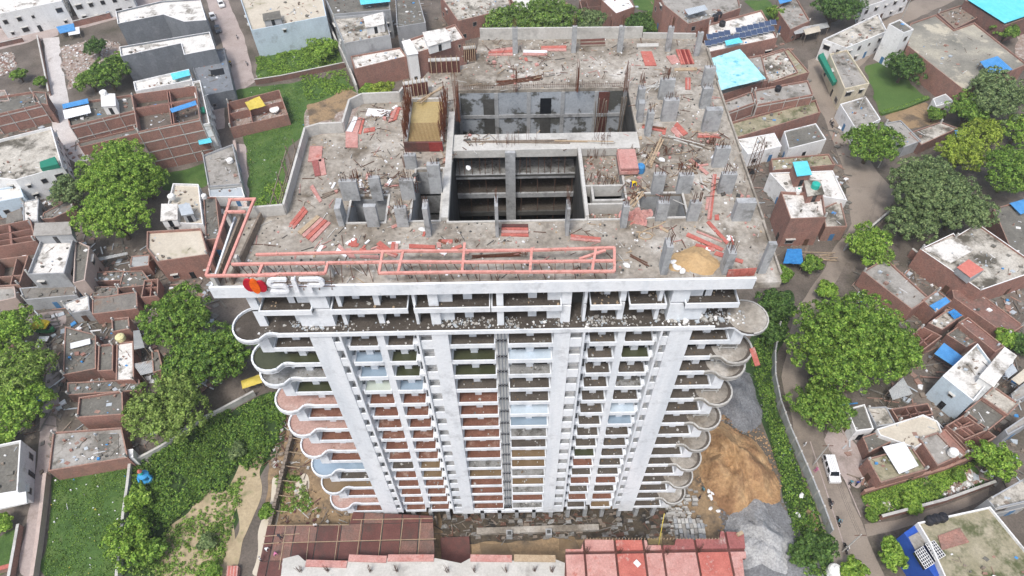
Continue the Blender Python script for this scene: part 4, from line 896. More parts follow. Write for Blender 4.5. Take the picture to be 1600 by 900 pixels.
# blue plastic scrap and pools on the left balconies are floor finishes; one crumpled blue sheet
# ------------------------------------------------------------------ low podium works at the foot of the tower
def up0(pts, z): return [U(x, y, z) for x, y in pts]
def clipbox(poly, x0, x1, y0, y1):
    def cut(P, f, inter):
        o = []
        for i in range(len(P)):
            a, b = P[i - 1], P[i]
            if f(b):
                if not f(a): o.append(inter(a, b))
                o.append(b)
            elif f(a): o.append(inter(a, b))
        return o
    for ax, v, s_ in ((0, x0, 1), (0, x1, -1), (1, y0, 1), (1, y1, -1)):
        if not poly: return []
        def it(a, b, ax=ax, v=v): t = (v - a[ax]) / (b[ax] - a[ax]); return (a[0] + (b[0] - a[0]) * t, a[1] + (b[1] - a[1]) * t)
        poly = cut(poly, lambda p, ax=ax, v=v, s_=s_: s_ * (p[ax] - v) >= 0, it)
    return poly
def deck(name, label, polys, z, mats, xs, ys, gap, under, cords=None):
    c = U(0, 0, z); e = empty(name, (polys[0][0][0], polys[0][0][1], 0), label, 'deck')
    for poly in polys:
        b = MB(); b.prism(poly, z - .5, z - .12); b.build('deck_base', under, e)
        for i in range(len(xs) - 1):
            for j in range(len(ys) - 1):
                p = clipbox(ccw(poly), xs[i] + gap / 2, xs[i + 1] - gap / 2, ys[j] + .06, ys[j + 1] - .06)
                if len(p) > 2:
                    mb = MB(); mb.prism(p, z - .12, z + rnd.uniform(0, .04)); mb.build('panel', rnd.choice(mats), e)
        for i in range(8):
            q = poly[i % len(poly)]; mb = MB(); mb.bar((q[0] * .97, q[1], 0), (q[0] * .97, q[1], z - .5), .3); mb.build('prop', 'old_timber', e)
    return e
ZD = 4.0
pA = up0([(418, 821), (546, 820), (552, 800), (676, 806), (681, 905), (400, 905)], ZD)
xs = [-42, -38.6, -35.4, -31.8, -28.0, -24.6, -21.4, -18.4, -15.6, -12]; ys = [28, 31.6, 34.4, 37.2, 40, 43]
dA = deck('formwork_deck', 'dark red-brown formwork deck at the left foot of the tower', [pA], ZD, ['form_wine', 'form_wine', 'form_wine', 'brick_dark'], xs, ys, .18, 'dark_concrete')
for a, b in (((440, 848), (681, 842)), ((418, 821), (545, 820)), ((551, 812), (676, 810)), ((447, 822), (436, 890)), ((484, 824), (478, 878)), ((530, 820), (522, 880)), ((565, 812), (556, 880)), ((598, 812), (590, 880)), ((630, 810), (622, 880)), ((658, 810), (652, 880)), ((412, 838), (468, 834)), ((410, 850), (436, 848))):
    mb = MB(); mb.bar(V3(*a, ZD + .08), V3(*b, ZD + .08), .09); mb.build('batten', 'timber', dA)
ZS = 7.0
pS = up0([(438, 908), (442, 873), (466, 867), (476, 876), (540, 879), (546, 874), (600, 876), (606, 872), (680, 872), (720, 880), (735, 872), (800, 876), (868, 874), (884, 880), (884, 908)], ZS)
s = MB(); s.prism(pS, ZS - .5, ZS, 0); wslab = empty('concrete_slab', (pS[0][0], pS[0][1], 0), 'pale fresh concrete slab with starter bars at the bottom edge of the site', 'slab'); s.build('slab', 'light_concrete', wslab)
for px in (470, 512, 580, 620, 700, 742, 790, 835, 862):
    q = MB(); x, y = U(px, 893, ZS); rebar(q, x, y, ZS, .25, .2, 2.2, 12, .35); q.build('rebar', 'rebar_steel', wslab)
for a, b in (((478, 880), (542, 882)), ((545, 872), (604, 874)), ((606, 872), (678, 872)), ((735, 872), (800, 873)), ((803, 872), (868, 873))):
    mb = MB(); mb.bar(V3(*a, ZS + .1), V3(*b, ZS + .1), 1.0, .25); mb.build('formwork_side', rnd.choice(['form_pink', 'form_pink', 'timber']), wslab)
for i in range(9):
    x, y = pS[(i * 2) % len(pS)]; mb = MB(); mb.bar((x, y - .6, 0), (x, y - .6, ZS - .5), .35); mb.build('column', 'column_concrete', wslab)
ZP = 8.0
polP = [up0([(882, 908), (884, 858), (908, 858), (912, 843), (1010, 844), (1012, 852), (1054, 852), (1056, 842), (1124, 842), (1126, 830), (1162, 832), (1166, 872), (1160, 872), (1164, 908)], ZP)]
dP = empty('formwork_deck', (polP[0][0][0], polP[0][0][1], 0), 'bright pink formwork deck at the bottom right of the site', 'deck')
s = MB(); s.prism(polP[0], ZP - .9, ZP - .45); s.build('deck_base', 'form_wine', dP)
yc = U(1000, 862, ZP)[1]; xsP = [U(px, 870, ZP)[0] for px in (882, 914, 963, 1008, 1037, 1090, 1141, 1172)]
for i in range(len(xsP) - 1):
    for (ya, yb_) in ((20, yc - .25), (yc + .25, yc + 6)):
        p = clipbox(ccw(polP[0]), xsP[i] + .18, xsP[i + 1] - .18, ya, yb_)
        if len(p) > 2: mb = MB(); mb.prism(p, ZP - .45, ZP + rnd.uniform(0, .06)); mb.build('panel', rnd.choice(['form_magenta', 'form_pink', 'form_red', 'form_pink']), dP)
p = clipbox(ccw(polP[0]), xsP[6] + .2, 60, 20, 60); 
for px, py in ((916, 866), (966, 866), (1009, 864), (1040, 866), (1090, 862)):
    q = MB(); x, y = U(px, py, ZP - .4); rebar(q, x, y, ZP - .4, .3, .22, 2.4, 16, .5); q.build('rebar', 'rebar_steel', dP)
for i in range(44):
    px = 912 + i * 5.0; pp = V3(px, 843, ZP); mb = MB(); mb.bar(pp, pp + Vector((0, 0, .6)), .1); mb.build('stake', 'timber', dP)
for x, y in polP[0][::2]:
    mb = MB(); mb.bar((x, y - .4, 0), (x, y - .4, ZP - .9), .35); mb.build('prop', 'old_timber', dP)
mb = MB(); mb.bar(V3(993, 883, ZP + .2), V3(998, 878, ZP + .2), .9, .3); mb.build('foam_block', 'white_sheet', None, 'small pale block lying on the bright pink deck', 'block')
mb = MB(); mb.bar(V3(1152, 836, ZP + .4), V3(1160, 832, ZP + .4), .5, .5); mb.build('cement_bag', 'timber', None, 'tan bag on the top right corner of the bright pink deck', 'bag')
mb = MB(); P = up0([(688, 840), (733, 838), (736, 878), (690, 880)], .8); mb.prism(P, 0, .8); mb.build('footing_form', 'form_wine', None, 'dark wine-red square footing form between the deck and the tower', 'formwork')
# foundation strip, columns and pits in front of the tower
mb = MB(); a, b = U(745, 832, 0), U(935, 826, 0); mb.bar((*a, .4), (*b, .4), 1.0, .8); mb.build('plinth_beam', 'site_concrete', None, 'long grey plinth beam on the muddy ground before the tower', 'beam')
for px, py in ((796, 838), (857, 836)):
    x, y = U(px, py, 0); mb = MB(); mb.box(x - .5, x + .5, y - .5, y + .5, 0, 1.6); mb.box(x - .3, x + .3, y - .3, y + .3, 1.6, 1.62, 1); mb.build('footing_column', ['column_concrete', 'dark_concrete'], None, 'square grey footing column by the plinth beam, ' + ('left' if px < 800 else 'right') + ' of the two', 'column')
sheet_on_ground('water', up0([(748, 850), (790, 846), (800, 868), (752, 872)], 0), 'bay_brown', .06, .3, 1.5); sheet_on_ground('water', up0([(872, 842), (898, 838), (905, 856), (876, 860)], 0), 'bay_brown', .06, .3, 1.5); sheet_on_ground('water', up0([(1012, 838), (1034, 834), (1034, 850), (1014, 850)], 0), 'yellow_ply', .06, .3, 1.5)
q = MB()
for _ in range(420):
    px, py = rnd.uniform(690, 1060), rnd.uniform(798, 842); x, y = U(px, py, 0)
    if rnd.random() < .5: a, L = rnd.random() * 6.28, rnd.uniform(.6, 2.6); q.bar((x, y, .1), (x + L * math.cos(a), y + L * math.sin(a) * .6, rnd.uniform(.1, .6)), rnd.uniform(.06, .2), .08, rnd.randrange(4))
    else: s_ = rnd.uniform(.15, .6); q.prism([(x - s_, y - s_ * .6), (x + s_, y - s_ * .5), (x + s_ * .8, y + s_ * .6), (x - s_ * .7, y + s_ * .5)], 0, rnd.uniform(.05, .5), rnd.randrange(5), bottom=False)
q.build('site_debris', ['old_timber', 'tin_old', 'bay_dark', 'rebar_steel', 'bay_grey'], kind='stuff')
# sand and gravel piles right of the tower
x, y = U(1150, 728, 0); heap('sand_pile', 'huge orange sand pile on the ground right of the tower', 'sand pile', 'sand', x - .5, y, 6.7, 9.2, 4.2, .2, 0, .25, 60, 3)
x, y = U(1190, 838, 0); heap('gravel_pile', 'pale grey gravel pile below the orange sand pile', 'gravel pile', 'pale_gravel', x - .5, y - .5, 5.6, 6.6, 3.2, .12, 0, .5, 48, 5)
x, y = U(1215, 870, 0); heap('gravel_pile', 'low dark gravel bank along the weeds beside the pale gravel pile', 'gravel pile', 'gravel', x, y, 8.2, 11, .9, .1, 0, -.1, 44, 9)
x, y = U(1148, 622, 0); heap('gravel_pile', 'flat dark gravel pile behind the orange sand pile', 'gravel pile', 'gravel', x, y, 5.2, 7, 2.0, .12, 0, .2, 40, 12)
for i, (px, py) in enumerate(((1109, 775), (1113, 771), (1107, 768), (1111, 779))): sack(px, py, .1, 'white sack in the heap between the tower and the orange sand', 'sacks beside the orange sand pile')
for px, py, l in ((1102, 734, 'upper'), (1110, 795, 'lower left'), (1122, 799, 'lower right')): sack(px, py, .1, 'single white sack at the %s edge of the orange sand pile' % l)
x, y = U(1078, 832, 0)
e = empty('block_stack', (x, y, 0), 'grey concrete blocks stacked beside the muddy track', 'blocks')
for i in range(8):
    for j in range(4):
        for k in range(rnd.choice((1, 2, 3, 3))):
            mb = MB(); mb.box(x - 2.6 + i * .62, x - 2.6 + i * .62 + .54 + rnd.uniform(-.04, .04), y - 1.4 + j * .85 + rnd.uniform(-.06, .06), y - 1.4 + j * .85 + .78, k * .4, k * .4 + .38); mb.build('block', rnd.choice(['grey_roof', 'light_concrete', 'column_concrete']), e)
x, y = U(1058, 800, 0); q = MB()
for _ in range(160): a, b, s_ = x + rnd.gauss(0, 1.4), y + rnd.gauss(0, 2), rnd.uniform(.2, .5); q.prism([(a - s_, b - s_ * .5), (a + s_, b - s_ * .4), (a + s_ * .8, b + s_ * .5), (a - s_, b + s_ * .5)], 0, rnd.uniform(.1, .8), rnd.randrange(2), bottom=False)
q.build('rubble', ['light_concrete', 'grey_roof'], kind='stuff')
q = MB()
for (px, py), rr_, n, mi in (((1150, 728), 8.6, 500, 0), ((1190, 838), 7.6, 260, 1), ((1148, 622), 6.6, 160, 1)):
    x0_, y0_ = U(px, py, 0)
    for _ in range(n):
        a, d_ = rnd.random() * 6.28, rr_ * rnd.uniform(.75, 1.15); x, y, s_ = x0_ + d_ * math.cos(a) * .8, y0_ + d_ * math.sin(a), rnd.uniform(.05, .22); q.prism([(x - s_, y - s_ * .6), (x + s_, y - s_ * .7), (x + s_ * .8, y + s_ * .6), (x - s_ * .7, y + s_ * .8)], 0, rnd.uniform(.04, .16), mi, bottom=False)
q.build('spilled_grit', ['sand', 'gravel'], kind='stuff')
mb = MB(); mb.bar(V3(1028, 858, .3), V3(1038, 802, 3.2), .12); mb.build('bamboo_pole', 'tarp_yellow', None, 'long yellow pole leaning from the pink deck towards the tower', 'pole')
# ------------------------------------------------------------------ houses
def win_meshes(wd, hg):
    f = MB(); t = .09
    f.box(-wd / 2 - t, -wd / 2, -.07, .02, 0, hg); f.box(wd / 2, wd / 2 + t, -.07, .02, 0, hg); f.box(-wd / 2 - t, wd / 2 + t, -.075, .02, hg, hg + t); f.box(-wd / 2 - t, wd / 2 + t, -.10, .02, -t, 0)
    p = MB(); p.box(-wd / 2, wd / 2, -.025, .02, 0, hg)
    s = MB(); s.box(-wd / 2 - .25, wd / 2 + .25, -.5, .02, hg + .16, hg + .24)
    return f.mesh('window', 'window_frame'), p.mesh('pane', 'window_dark'), s.mesh('sunshade', 'light_concrete')
WIN = {1: win_meshes(1.1, 1.2), 2: win_meshes(.7, .8), 3: win_meshes(1.7, 1.35)}
def door_mesh(mat): d = MB(); d.box(-.5, .5, -.05, .02, .02, 2.05); return d.mesh('door', mat)
DOORS = [door_mesh('door_brown'), door_mesh('door_blue'), door_mesh('window_dark')]
def part_at(name, me, parent, loc, rz):
    return put(name, me, parent, loc, rz)
def add_window(e, kind, x, y, z, rz, shade):
    w_ = put('window', WIN[kind][0], e, (x, y, z), rz)
    p = bpy.data.objects.new('pane', WIN[kind][1]); COL.objects.link(p); p.parent = w_
    if shade: s = bpy.data.objects.new('sunshade', WIN[kind][2]); COL.objects.link(s); s.parent = w_
HN = [0]; HOUSES = []
def house(label, t, quad, z, wall='brick', roof='grey_roof', par=.6, name='house', cat='house', win=.6, band=None, open_=False, pt=.22, cap=None, group=None, junk=1., door=True):
    HN[0] += 1; z = z + .007 * (HN[0] % 9)
    P = ccw(Q(t, quad, z + par)); cx = sum(p[0] for p in P) / len(P); cy = sum(p[1] for p in P) / len(P)
    e = empty(name, (cx, cy, 0), label, cat, group); HOUSES.append((P, z + par))
    if band is None: band = 'grid' in label or 'tall brick shell' in label or 'concrete' in label
    I = inset(P, pt); n = len(P); zt = z + par; zi = z - (2.4 if open_ else 0)
    mb = MB(); c = 1
    for i in range(n):
        j = (i + 1) % n; a, b, ai, bi = P[i], P[j], I[i], I[j]
        mb.face([(*a, 0), (*b, 0), (*b, zt), (*a, zt)], 0)
        mb.face([(*a, zt), (*b, zt), (*bi, zt), (*ai, zt)], 1)
        mb.face([(*bi, zi), (*ai, zi), (*ai, zt), (*bi, zt)], 0)
    capm = cap or ('brick_pale' if wall.startswith('brick') else wall)
    mb.build('wall', [wall, capm], e)
    mb = MB()
    for tri in ([range(n)] if n <= 4 else tessellate_polygon([[Vector((*q, 0)) for q in I]])):
        mb.face([(*q, zi) for q in ccw([I[k] for k in tri])])
    mb.build('floor' if open_ else 'roof', roof, e)
    if open_:                                 # roofless rooms
        for k in range(open_ if isinstance(open_, int) and open_ > 1 else 2):
            f = rnd.uniform(.3, .7); i = k % 2
            a = Vector(I[i]).lerp(Vector(I[(i + 1) % 4]), f); b = Vector(I[(i + 3) % 4]).lerp(Vector(I[(i + 2) % 4]), f)
            mb = MB(); mb.bar((*a, zi + 1.15), (*b, zi + 1.15), .2, 2.3); mb.build('partition_wall', wall, e)
    k_ = MB(); area = abs(sum(P[i][0] * P[(i + 1) % n][1] - P[(i + 1) % n][0] * P[i][1] for i in range(n))) / 2
    for _ in range(int(min(70, area * .17 * junk))):
        u, v = rnd.uniform(.08, .92), rnd.uniform(.08, .92); q = Vector(I[0]).lerp(Vector(I[1]), u).lerp(Vector(I[-1]).lerp(Vector(I[2]), u), v)
        if n > 4 and not inp(q.x, q.y, I): continue
        s_, a = rnd.choice((1, 1, 1.8)) * rnd.uniform(.08, .28), rnd.random() * 3
        if rnd.random() < .3: k_.bar((q.x, q.y, zi + .06), (q.x + 2.4 * s_ * 2 * math.cos(a), q.y + 2.4 * s_ * 2 * math.sin(a), zi + .1), .08, .08, rnd.choice((2, 2, 2, 3, 4, 5, 0)))
        else: k_.prism([(q.x + s_ * math.cos(a + w_) * 1.3, q.y + s_ * math.sin(a + w_)) for w_ in (0, 1.4, 3.1, 4.5)], zi, zi + rnd.choice([.05, .1, .3, .5]) * rnd.uniform(.6, 1.2), rnd.choice((0, 1, 2, 2, 2, 3, 3, 3, 4, 4, 4, 4, 5, 5, 7)) if rnd.random() < .96 else 6, bottom=False)
    if k_.f: k_.build('roof_clutter', ['white_sheet', 'brick', 'old_timber', 'grey_sheet', 'dark_roof', 'brick_pale', 'tin_blue', 'cloth_white', 'form_red'], e, kind='stuff')
    if wall.startswith('brick') or wall == 'grey_plaster':
        for q in I:
            if rnd.random() < .45: mb = MB(); hh_ = rnd.uniform(.5, 1.3); mb.box(q[0] - .16, q[0] + .16, q[1] - .16, q[1] + .16, zt - .3, zt + hh_); mb.build('roof_column', 'light_concrete', e)
    for i in range(n):
        a, b = Vector(P[i]), Vector(P[(i + 1) % n]); d = b - a; L = d.length; d = d / L; nn = Vector((d.y, -d.x)); mid = (a + b) / 2
        if nn.dot(-mid) < 0 or L < 2: continue
        rz = math.atan2(d.y, d.x); st_n = max(1, int(round(z / 3.1))); hh = z / st_n
        if band:
            for s_ in range(1, st_n + 1):
                mb = MB(); zz = s_ * hh - .15; mb.bar((*(a + nn * .015), zz), (*(b + nn * .015), zz), .1, .26); mb.build('concrete_band', 'light_concrete', e)
            m_ = max(1, int(L / 3.8))
            for q in range(m_ + 1):
                p = a + d * (L * q / m_); p = p + d * (.12 if q == 0 else -.12 if q == m_ else 0); mb = MB(); mb.bar((*(p + nn * .012), 0), (*(p + nn * .012), zt - .02), .24, .11); mb.build('concrete_post', 'light_concrete', e)
        if win > 0 and L > 2.6:
            m_ = max(1, int(L / 3.3))
            for s_ in range(st_n):
                for q in range(m_):
                    p = a + d * (L * (q + .5) / m_)
                    if s_ == 0 and door and q == m_ // 2 and hh > 2.3:
                        part_at('door', rnd.choice(DOORS), e, (p.x, p.y, 0), rz); continue
                    if rnd.random() < win: add_window(e, rnd.choice((1, 1, 2, 3)) if L / m_ > 2.6 else 2, p.x, p.y, s_ * hh + .95 if hh > 2.4 else .8, rz, rnd.random() < .6)
    return e
def cabin(e, t, quad, z0, z, wall, roof, name='stair_head'):      # rooftop room that belongs to a house
    P = ccw(Q(t, quad, z)); mb = MB(); mb.prism(P, z0 + .01, z, 0, 1); o = mb.build(name, [wall, roof], e)
    mb = MB(); mb.prism(inset(P, -.2), z + .003, z + .14); mb.build('roof_slab', roof, o)
    for i in range(len(P)):
        a, b = Vector(P[i]), Vector(P[(i + 1) % len(P)]); d = (b - a).normalized(); nn = Vector((d.y, -d.x))
        if nn.dot(-(a + b) / 2) > 0 and (b - a).length > 1.6:
            c = (a + b) / 2; mb = MB(); mb.bar((*(c - d * .45 + nn * .01), z0 + 1.05), (*(c + d * .45 + nn * .01), z0 + 1.05), .06, 1.9); mb.build('door', 'window_dark', o); break
    return o
def sheetroof(label, t, quad, z, mat, name='tin_sheet', cat='roof sheet', th=.05, sag=.0, posts=True, rib=True, tilt=0., group=None, cell=10):
    """corrugated sheet or tarpaulin on poles"""
    z4 = z if isinstance(z, (list, tuple)) else [z, z, z + tilt, z + tilt]
    P = [Vector((*T(t, x, y, zz), zz)) for (x, y), zz in zip(quad, z4)]; c = sum(P, Vector()) / 4
    e = empty(name, (c.x, c.y, 0), label, cat, group); mb = MB(); N = cell if not rib else 24; Mv = cell if not rib else 1
    grid = []
    for j in range(Mv + 1):
        row = []
        for i in range(N + 1):
            u, v = i / N, j / Mv; p = P[0].lerp(P[1], u).lerp(P[3].lerp(P[2], u), v); p = p.copy()
            if rib: p.z += .05 * (i % 2)
            else: p.z += -sag * math.sin(math.pi * u) * math.sin(math.pi * v) + rnd.uniform(-.08, .08) * (sag > 0)
            row.append(p)
        grid.append(row)
    dn = Vector((0, 0, th))
    for j in range(Mv):
        for i in range(N):
            q = [grid[j][i], grid[j][i + 1], grid[j + 1][i + 1], grid[j + 1][i]]
            mb.face(q); mb.face([p - dn for p in q[::-1]])
    mb.build('sheet', mat, e)
    if posts:
        for p in P:
            q = p + (c - p) * .06; mb = MB(); mb.bar((q.x, q.y, 0), (q.x, q.y, p.z - .12), .14); mb.build('post', 'old_timber', e)
    return e
W = 'white_plaster'
# top left quarter
h = house('white modern house at the top left corner with a blue gate', 1, [(-40, 95), (385, 5), (350, -140), (-60, -60)], 7, W, 'white_roof', .7, win=.9, junk=.3)
for k in range(7):
    p = T(1, 262 + k * 18, 98 - k * 4, 1.2); mb = MB(); mb.box(p[0] - .3, p[0] + .3, p[1] - .05 - .003 * k, p[1] + .05, 0, 2.2); mb.build('gate_leaf', 'door_blue', h)
h = house('white house right of the top left corner with a brown door', 1, [(430, 0), (800, -70), (780, -180), (400, -120)], 7, W, 'white_roof', .7, win=.9)
h = house('slate grey terrace house beside the row of parked cars, farther of two', 1, [(735, 148), (1020, 90), (1150, 135), (1290, 125), (1250, -10), (1010, 5), (722, 72)], 8, 'slate_plaster', 'white_roof', .5, win=0, cap='white_plaster')
h = house('slate grey terrace house beside the parked cars, nearer of two, with square openings', 1, [(755, 352), (1130, 270), (1150, 342), (1345, 305), (1310, 198), (745, 292)], 8.5, 'slate_plaster', 'white_roof', .5, win=0, cap='white_plaster')
h = house('low grey annex with dark square roof openings by the paved lane', 1, [(1265, 600), (1460, 560), (1400, 300), (1180, 345)], 4.5, 'slate_plaster', 'slate_plaster', .3, win=.3, cap='slate_plaster')
for q in ([(1285, 400), (1365, 385), (1355, 345), (1280, 358)], [(1320, 478), (1405, 462), (1395, 425), (1315, 440)]):
    P = Q(1, q, 4.6); mb = MB(); mb.prism(P, 4.52, 4.62); mb.build('skylight', 'window_dark', h)
h = house('low white house with a cyan sheet on its roof between grey terrace and brick shell', 1, [(845, 570), (1200, 500), (1180, 430), (832, 510)], 6, W, 'white_roof', .6)
sheetroof('small cyan tin sheet on the low white house beside the grey terrace', 1, [(1080, 500), (1190, 470), (1180, 435), (1065, 460)], 7.3, 'tin_cyan', posts=False)
h = house('tall brick shell house with roofless rooms at the top left', 1, [(858, 825), (1250, 742), (1225, 535), (820, 590)], 11.5, 'brick', 'dirt', .3, win=0, open_=4, junk=2)
sheetroof('cyan tin sheet hanging at the lower right corner of the tall brick shell', 1, [(1245, 905), (1325, 890), (1305, 838), (1230, 850)], 6, 'tin_cyan', posts=True)
sheetroof('long blue tin sheet across the roofless rooms of the tall brick shell', 1, [(1075, 705), (1230, 655), (1222, 628), (1060, 680)], 12.4, 'tin_blue', posts=False)
h = house('narrow white side block with a green net along the tall brick shell', 1, [(1255, 780), (1310, 770), (1250, 500), (1200, 510)], 9.5, W, 'grey_roof', .5, win=.5)
P = Q(1, [(1250, 706), (1280, 700), (1276, 668), (1246, 674)], 10.4); mb = MB(); mb.prism(P, 10.1, 10.5); mb.build('net_panel', 'green_net', h)
h = house('long brick house with concrete grid and dark roof left of the tall brick shell', 1, [(435, 790), (845, 690), (820, 590), (400, 650)], 6.2, 'brick', 'dark_roof', .6, win=0, junk=2)
cabin(h, 1, [(640, 665), (720, 660), (715, 590), (635, 590)], 6.2, 8.8, W, W)
sheetroof('pale blue tin sheet at the left end of the long brick house', 1, [(395, 680), (555, 645), (548, 615), (388, 652)], 7.6, 'tin_blue', posts=False)
sheetroof('white tin sheet at the left end of the long brick house', 1, [(405, 745), (570, 705), (555, 655), (392, 690)], 7.5, 'white_sheet', posts=False)
drum(163, 148, 8.9, 'white_plastic', 'white round tank on the cabin of the long brick house', .9, 1.3)
h = house('brick house with concrete grid at the left edge beside the white lane', 1, [(-60, 725), (258, 650), (205, 570), (-60, 610)], 5.2, 'brick', 'dark_roof', .6, win=0, junk=2)
h = house('small brick house with a blue door shutter beside the white lane', 1, [(215, 640), (300, 655), (285, 575), (200, 570)], 5.5, 'brick_dark', 'dark_roof', .4, win=.2)
P = T(1, 275, 640, 2.5); mb = MB(); mb.box(P[0] - .2, P[0] + 2.2, P[1] - .2, P[1], 0, 4); mb.build('shutter', 'door_blue', h)
h = house('pinkish low house at the left edge above the brick grid house', 1, [(-60, 640), (60, 625), (30, 560), (-60, 570)], 5, 'pink_plaster', 'grey_roof', .5)
h = house('dark stained flat-roofed house under the long brick house at the upper left', 1, [(500, 920), (880, 830), (850, 800), (480, 890)], 2.2, 'brick', 'dark_roof', .4, win=0)
h = house('broad white house with a green screen at the left edge', 5, [(-120, 200), (95, 225), (390, 140), (320, -110), (-120, 0)], 6.5, W, 'stained_roof', .7, win=.8, junk=.6)
P = Q(5, [(262, 165), (372, 140), (352, 92), (258, 125)], 7.6); mb = MB(); mb.prism(P, 7.2, 8.3); mb.build('screen', 'green_net', h)
h = house('yellow walled strip house below the broad white house at the left edge', 5, [(110, 270), (395, 180), (385, 145), (95, 230)], 3.6, 'cream_plaster', 'white_roof', .4, win=.7)
h = house('small white house with an arched tin sheet at the left edge', 5, [(-60, 370), (150, 330), (120, 255), (-60, 290)], 4.4, 'pale_blue_plaster', 'white_roof', .4)
h = house('narrow white-roofed shed left of the big round tree', 5, [(145, 485), (235, 480), (242, 340), (140, 360)], 3.4, 'grey_plaster', 'white_roof', .2, name='shed', cat='shed', win=.2)
sheetroof('rusty grey corrugated sheet left of the narrow white-roofed shed', 5, [(35, 500), (140, 470), (135, 400), (45, 435)], 3, 'tin_old', tilt=.5)
h = house('roofless brick rooms at the left edge above the white-topped grey house', 5, [(-60, 650), (225, 605), (190, 470), (-60, 520)], 3.6, 'brick', 'dirt', .3, win=0, open_=4, junk=2.5)
h = house('grey two-storey house with white weathered top below the big round tree', 5, [(168, 815), (400, 808), (455, 600), (255, 592)], 7, 'grey_plaster', 'white_roof', .8, win=.9)
cabin(h, 5, [(215, 572), (445, 562), (430, 492), (225, 500)], 7, 9.6, 'grey_plaster', 'grey_roof')
h = house('pinkish side house with a dark roof joined to the white-topped grey house', 5, [(455, 870), (530, 850), (560, 640), (470, 600)], 6.2, 'pink_plaster', 'dark_roof', .5, win=.6)
h = house('roofless brick hut at the left edge below the brick rooms', 5, [(-40, 890), (120, 880), (178, 695), (-20, 720)], 3.2, 'brick_pale', 'dirt', .3, win=0, open_=2, junk=3)
h = house('white house with stepped roofs right of the big round tree', 5, [(1020, 490), (1270, 500), (1240, 250), (1080, 245)], 5.5, W, 'tan_roof', .7, win=.8, junk=1.5)
cabin(h, 5, [(1010, 480), (1105, 470), (1105, 380), (1015, 380)], 5.5, 7.6, W, 'white_roof'); cabin(h, 5, [(1140, 445), (1205, 435), (1180, 375), (1120, 385)], 5.5, 8, 'grey_plaster', 'grey_sheet', 'roof_room')
h = house('brick house with a wide tan flat roof left of the tower', 5, [(915, 650), (985, 735), (1300, 690), (1255, 525), (918, 545)], 6, 'brick', 'tan_roof', .6, win=.5, junk=.5)
drum(269, 310, 6.8, 'white_plastic', 'white tank at the upper left of the stepped white house', .8, 1.2); drum(320, 309, 6.8, 'white_plastic', 'white tank at the right of the stepped white house', .6, 1.1)
h = house('grey concrete-roofed shed beside the brown path left of the tower', 5, [(1300, 265), (1510, 250), (1455, 0), (1265, 70)], 3.4, 'grey_plaster', 'grey_roof', .5, win=.4)
drum(360, 253, 3.6, 'white_plastic', 'white round tank on the grey concrete-roofed shed', .8, 1.1)
h = house('low pale shed at the end of the brown path', 5, [(1310, 330), (1530, 330), (1510, 265), (1300, 275)], 2.8, W, 'grey_sheet', .2, name='shed', cat='shed', win=.4)
h = house('small brick block beside the stepped white house, close to the tower', 5, [(1285, 600), (1380, 590), (1350, 330), (1270, 330)], 5, 'brick', 'dark_roof', .4, win=.3, junk=2)
h = house('roofless brick hut full of rubble between two grass plots', 1, [(1435, 800), (1800, 715), (1745, 560), (1420, 640)], 3.2, 'brick', 'rubble_ground', .2, win=0, open_=2, junk=3)
sheetroof('yellow tarpaulin on the roofless brick hut', 1, [(1560, 690), (1660, 660), (1620, 600), (1530, 640)], 3.9, 'tarp_yellow', 'tarp', 'tarp', sag=.25, posts=False, rib=False)
drum(429, 172, 1.6, 'white_plastic', 'white round tank cover inside the roofless brick hut', 1.3, .5)
# top middle
h = house('long pale blue house with white roof above the grass plot', 2, [(-30, 190), (440, 100), (400, -90), (-110, -40)], 8, 'pale_blue_plaster', 'tan_roof', .7, win=.04, door=False)
cabin(h, 2, [(50, 130), (155, 115), (145, 70), (45, 90)], 8, 10, 'grey_plaster', 'dark_roof')
h = house('grey three-storey house with a cluttered white terrace, top middle', 2, [(550, 272), (838, 218), (800, 80), (480, 105)], 10, 'grey_plaster', 'stained_roof', .7, win=.5, junk=2)
cabin(h, 2, [(690, 175), (800, 150), (790, 80), (675, 110)], 10, 12.3, W, 'white_roof')
h = house('grey house with pillars and a cyan tin top at the top edge', 2, [(480, 90), (840, 60), (820, -60), (420, -40)], 8.5, 'grey_plaster', 'dark_roof', .6, win=.5)
sheetroof('cyan tin sheet on the grey house at the top edge, middle', 2, [(655, 30), (840, 10), (830, -30), (645, -10)], 10.4, 'tin_cyan', posts=False)
h = house('brick house with a bare white roof in front of the grey terrace house', 2, [(620, 430), (940, 352), (900, 295), (590, 350)], 6.5, 'brick', 'white_roof', .4, win=0)
h = house('grey courtyard house with dark yard at the top edge, middle', 2, [(880, 170), (1060, 140), (1010, -40), (870, -10)], 6.5, 'grey_plaster', 'dark_roof', .7, win=.4, junk=2)
h = house('brick and white house right behind the back left of the tower roof', 2, [(1000, 330), (1305, 238), (1245, 150), (915, 258)], 8, 'brick', 'white_roof', .6, win=.2, junk=2)
cabin(h, 2, [(1080, 290), (1215, 250), (1180, 180), (1045, 205)], 8, 10.4, W, 'white_roof'); cabin(h, 2, [(950, 345), (1010, 335), (960, 250), (915, 262)], 0, 8.9, W, W, 'stair_tower')
h = house('brick house with pale courtyard roof at the top, left of the leafy canopy', 2, [(1262, 132), (1600, 50), (1560, -80), (1150, -30)], 6, 'brick', 'stained_roof', .7, win=.2, junk=2)
h = house('brick house with a white patched roof at the top edge above the leafy canopy', 3, [(40, 70), (300, 20), (280, -90), (-40, -60)], 6, 'brick_pale', 'white_roof', .5, win=.3)
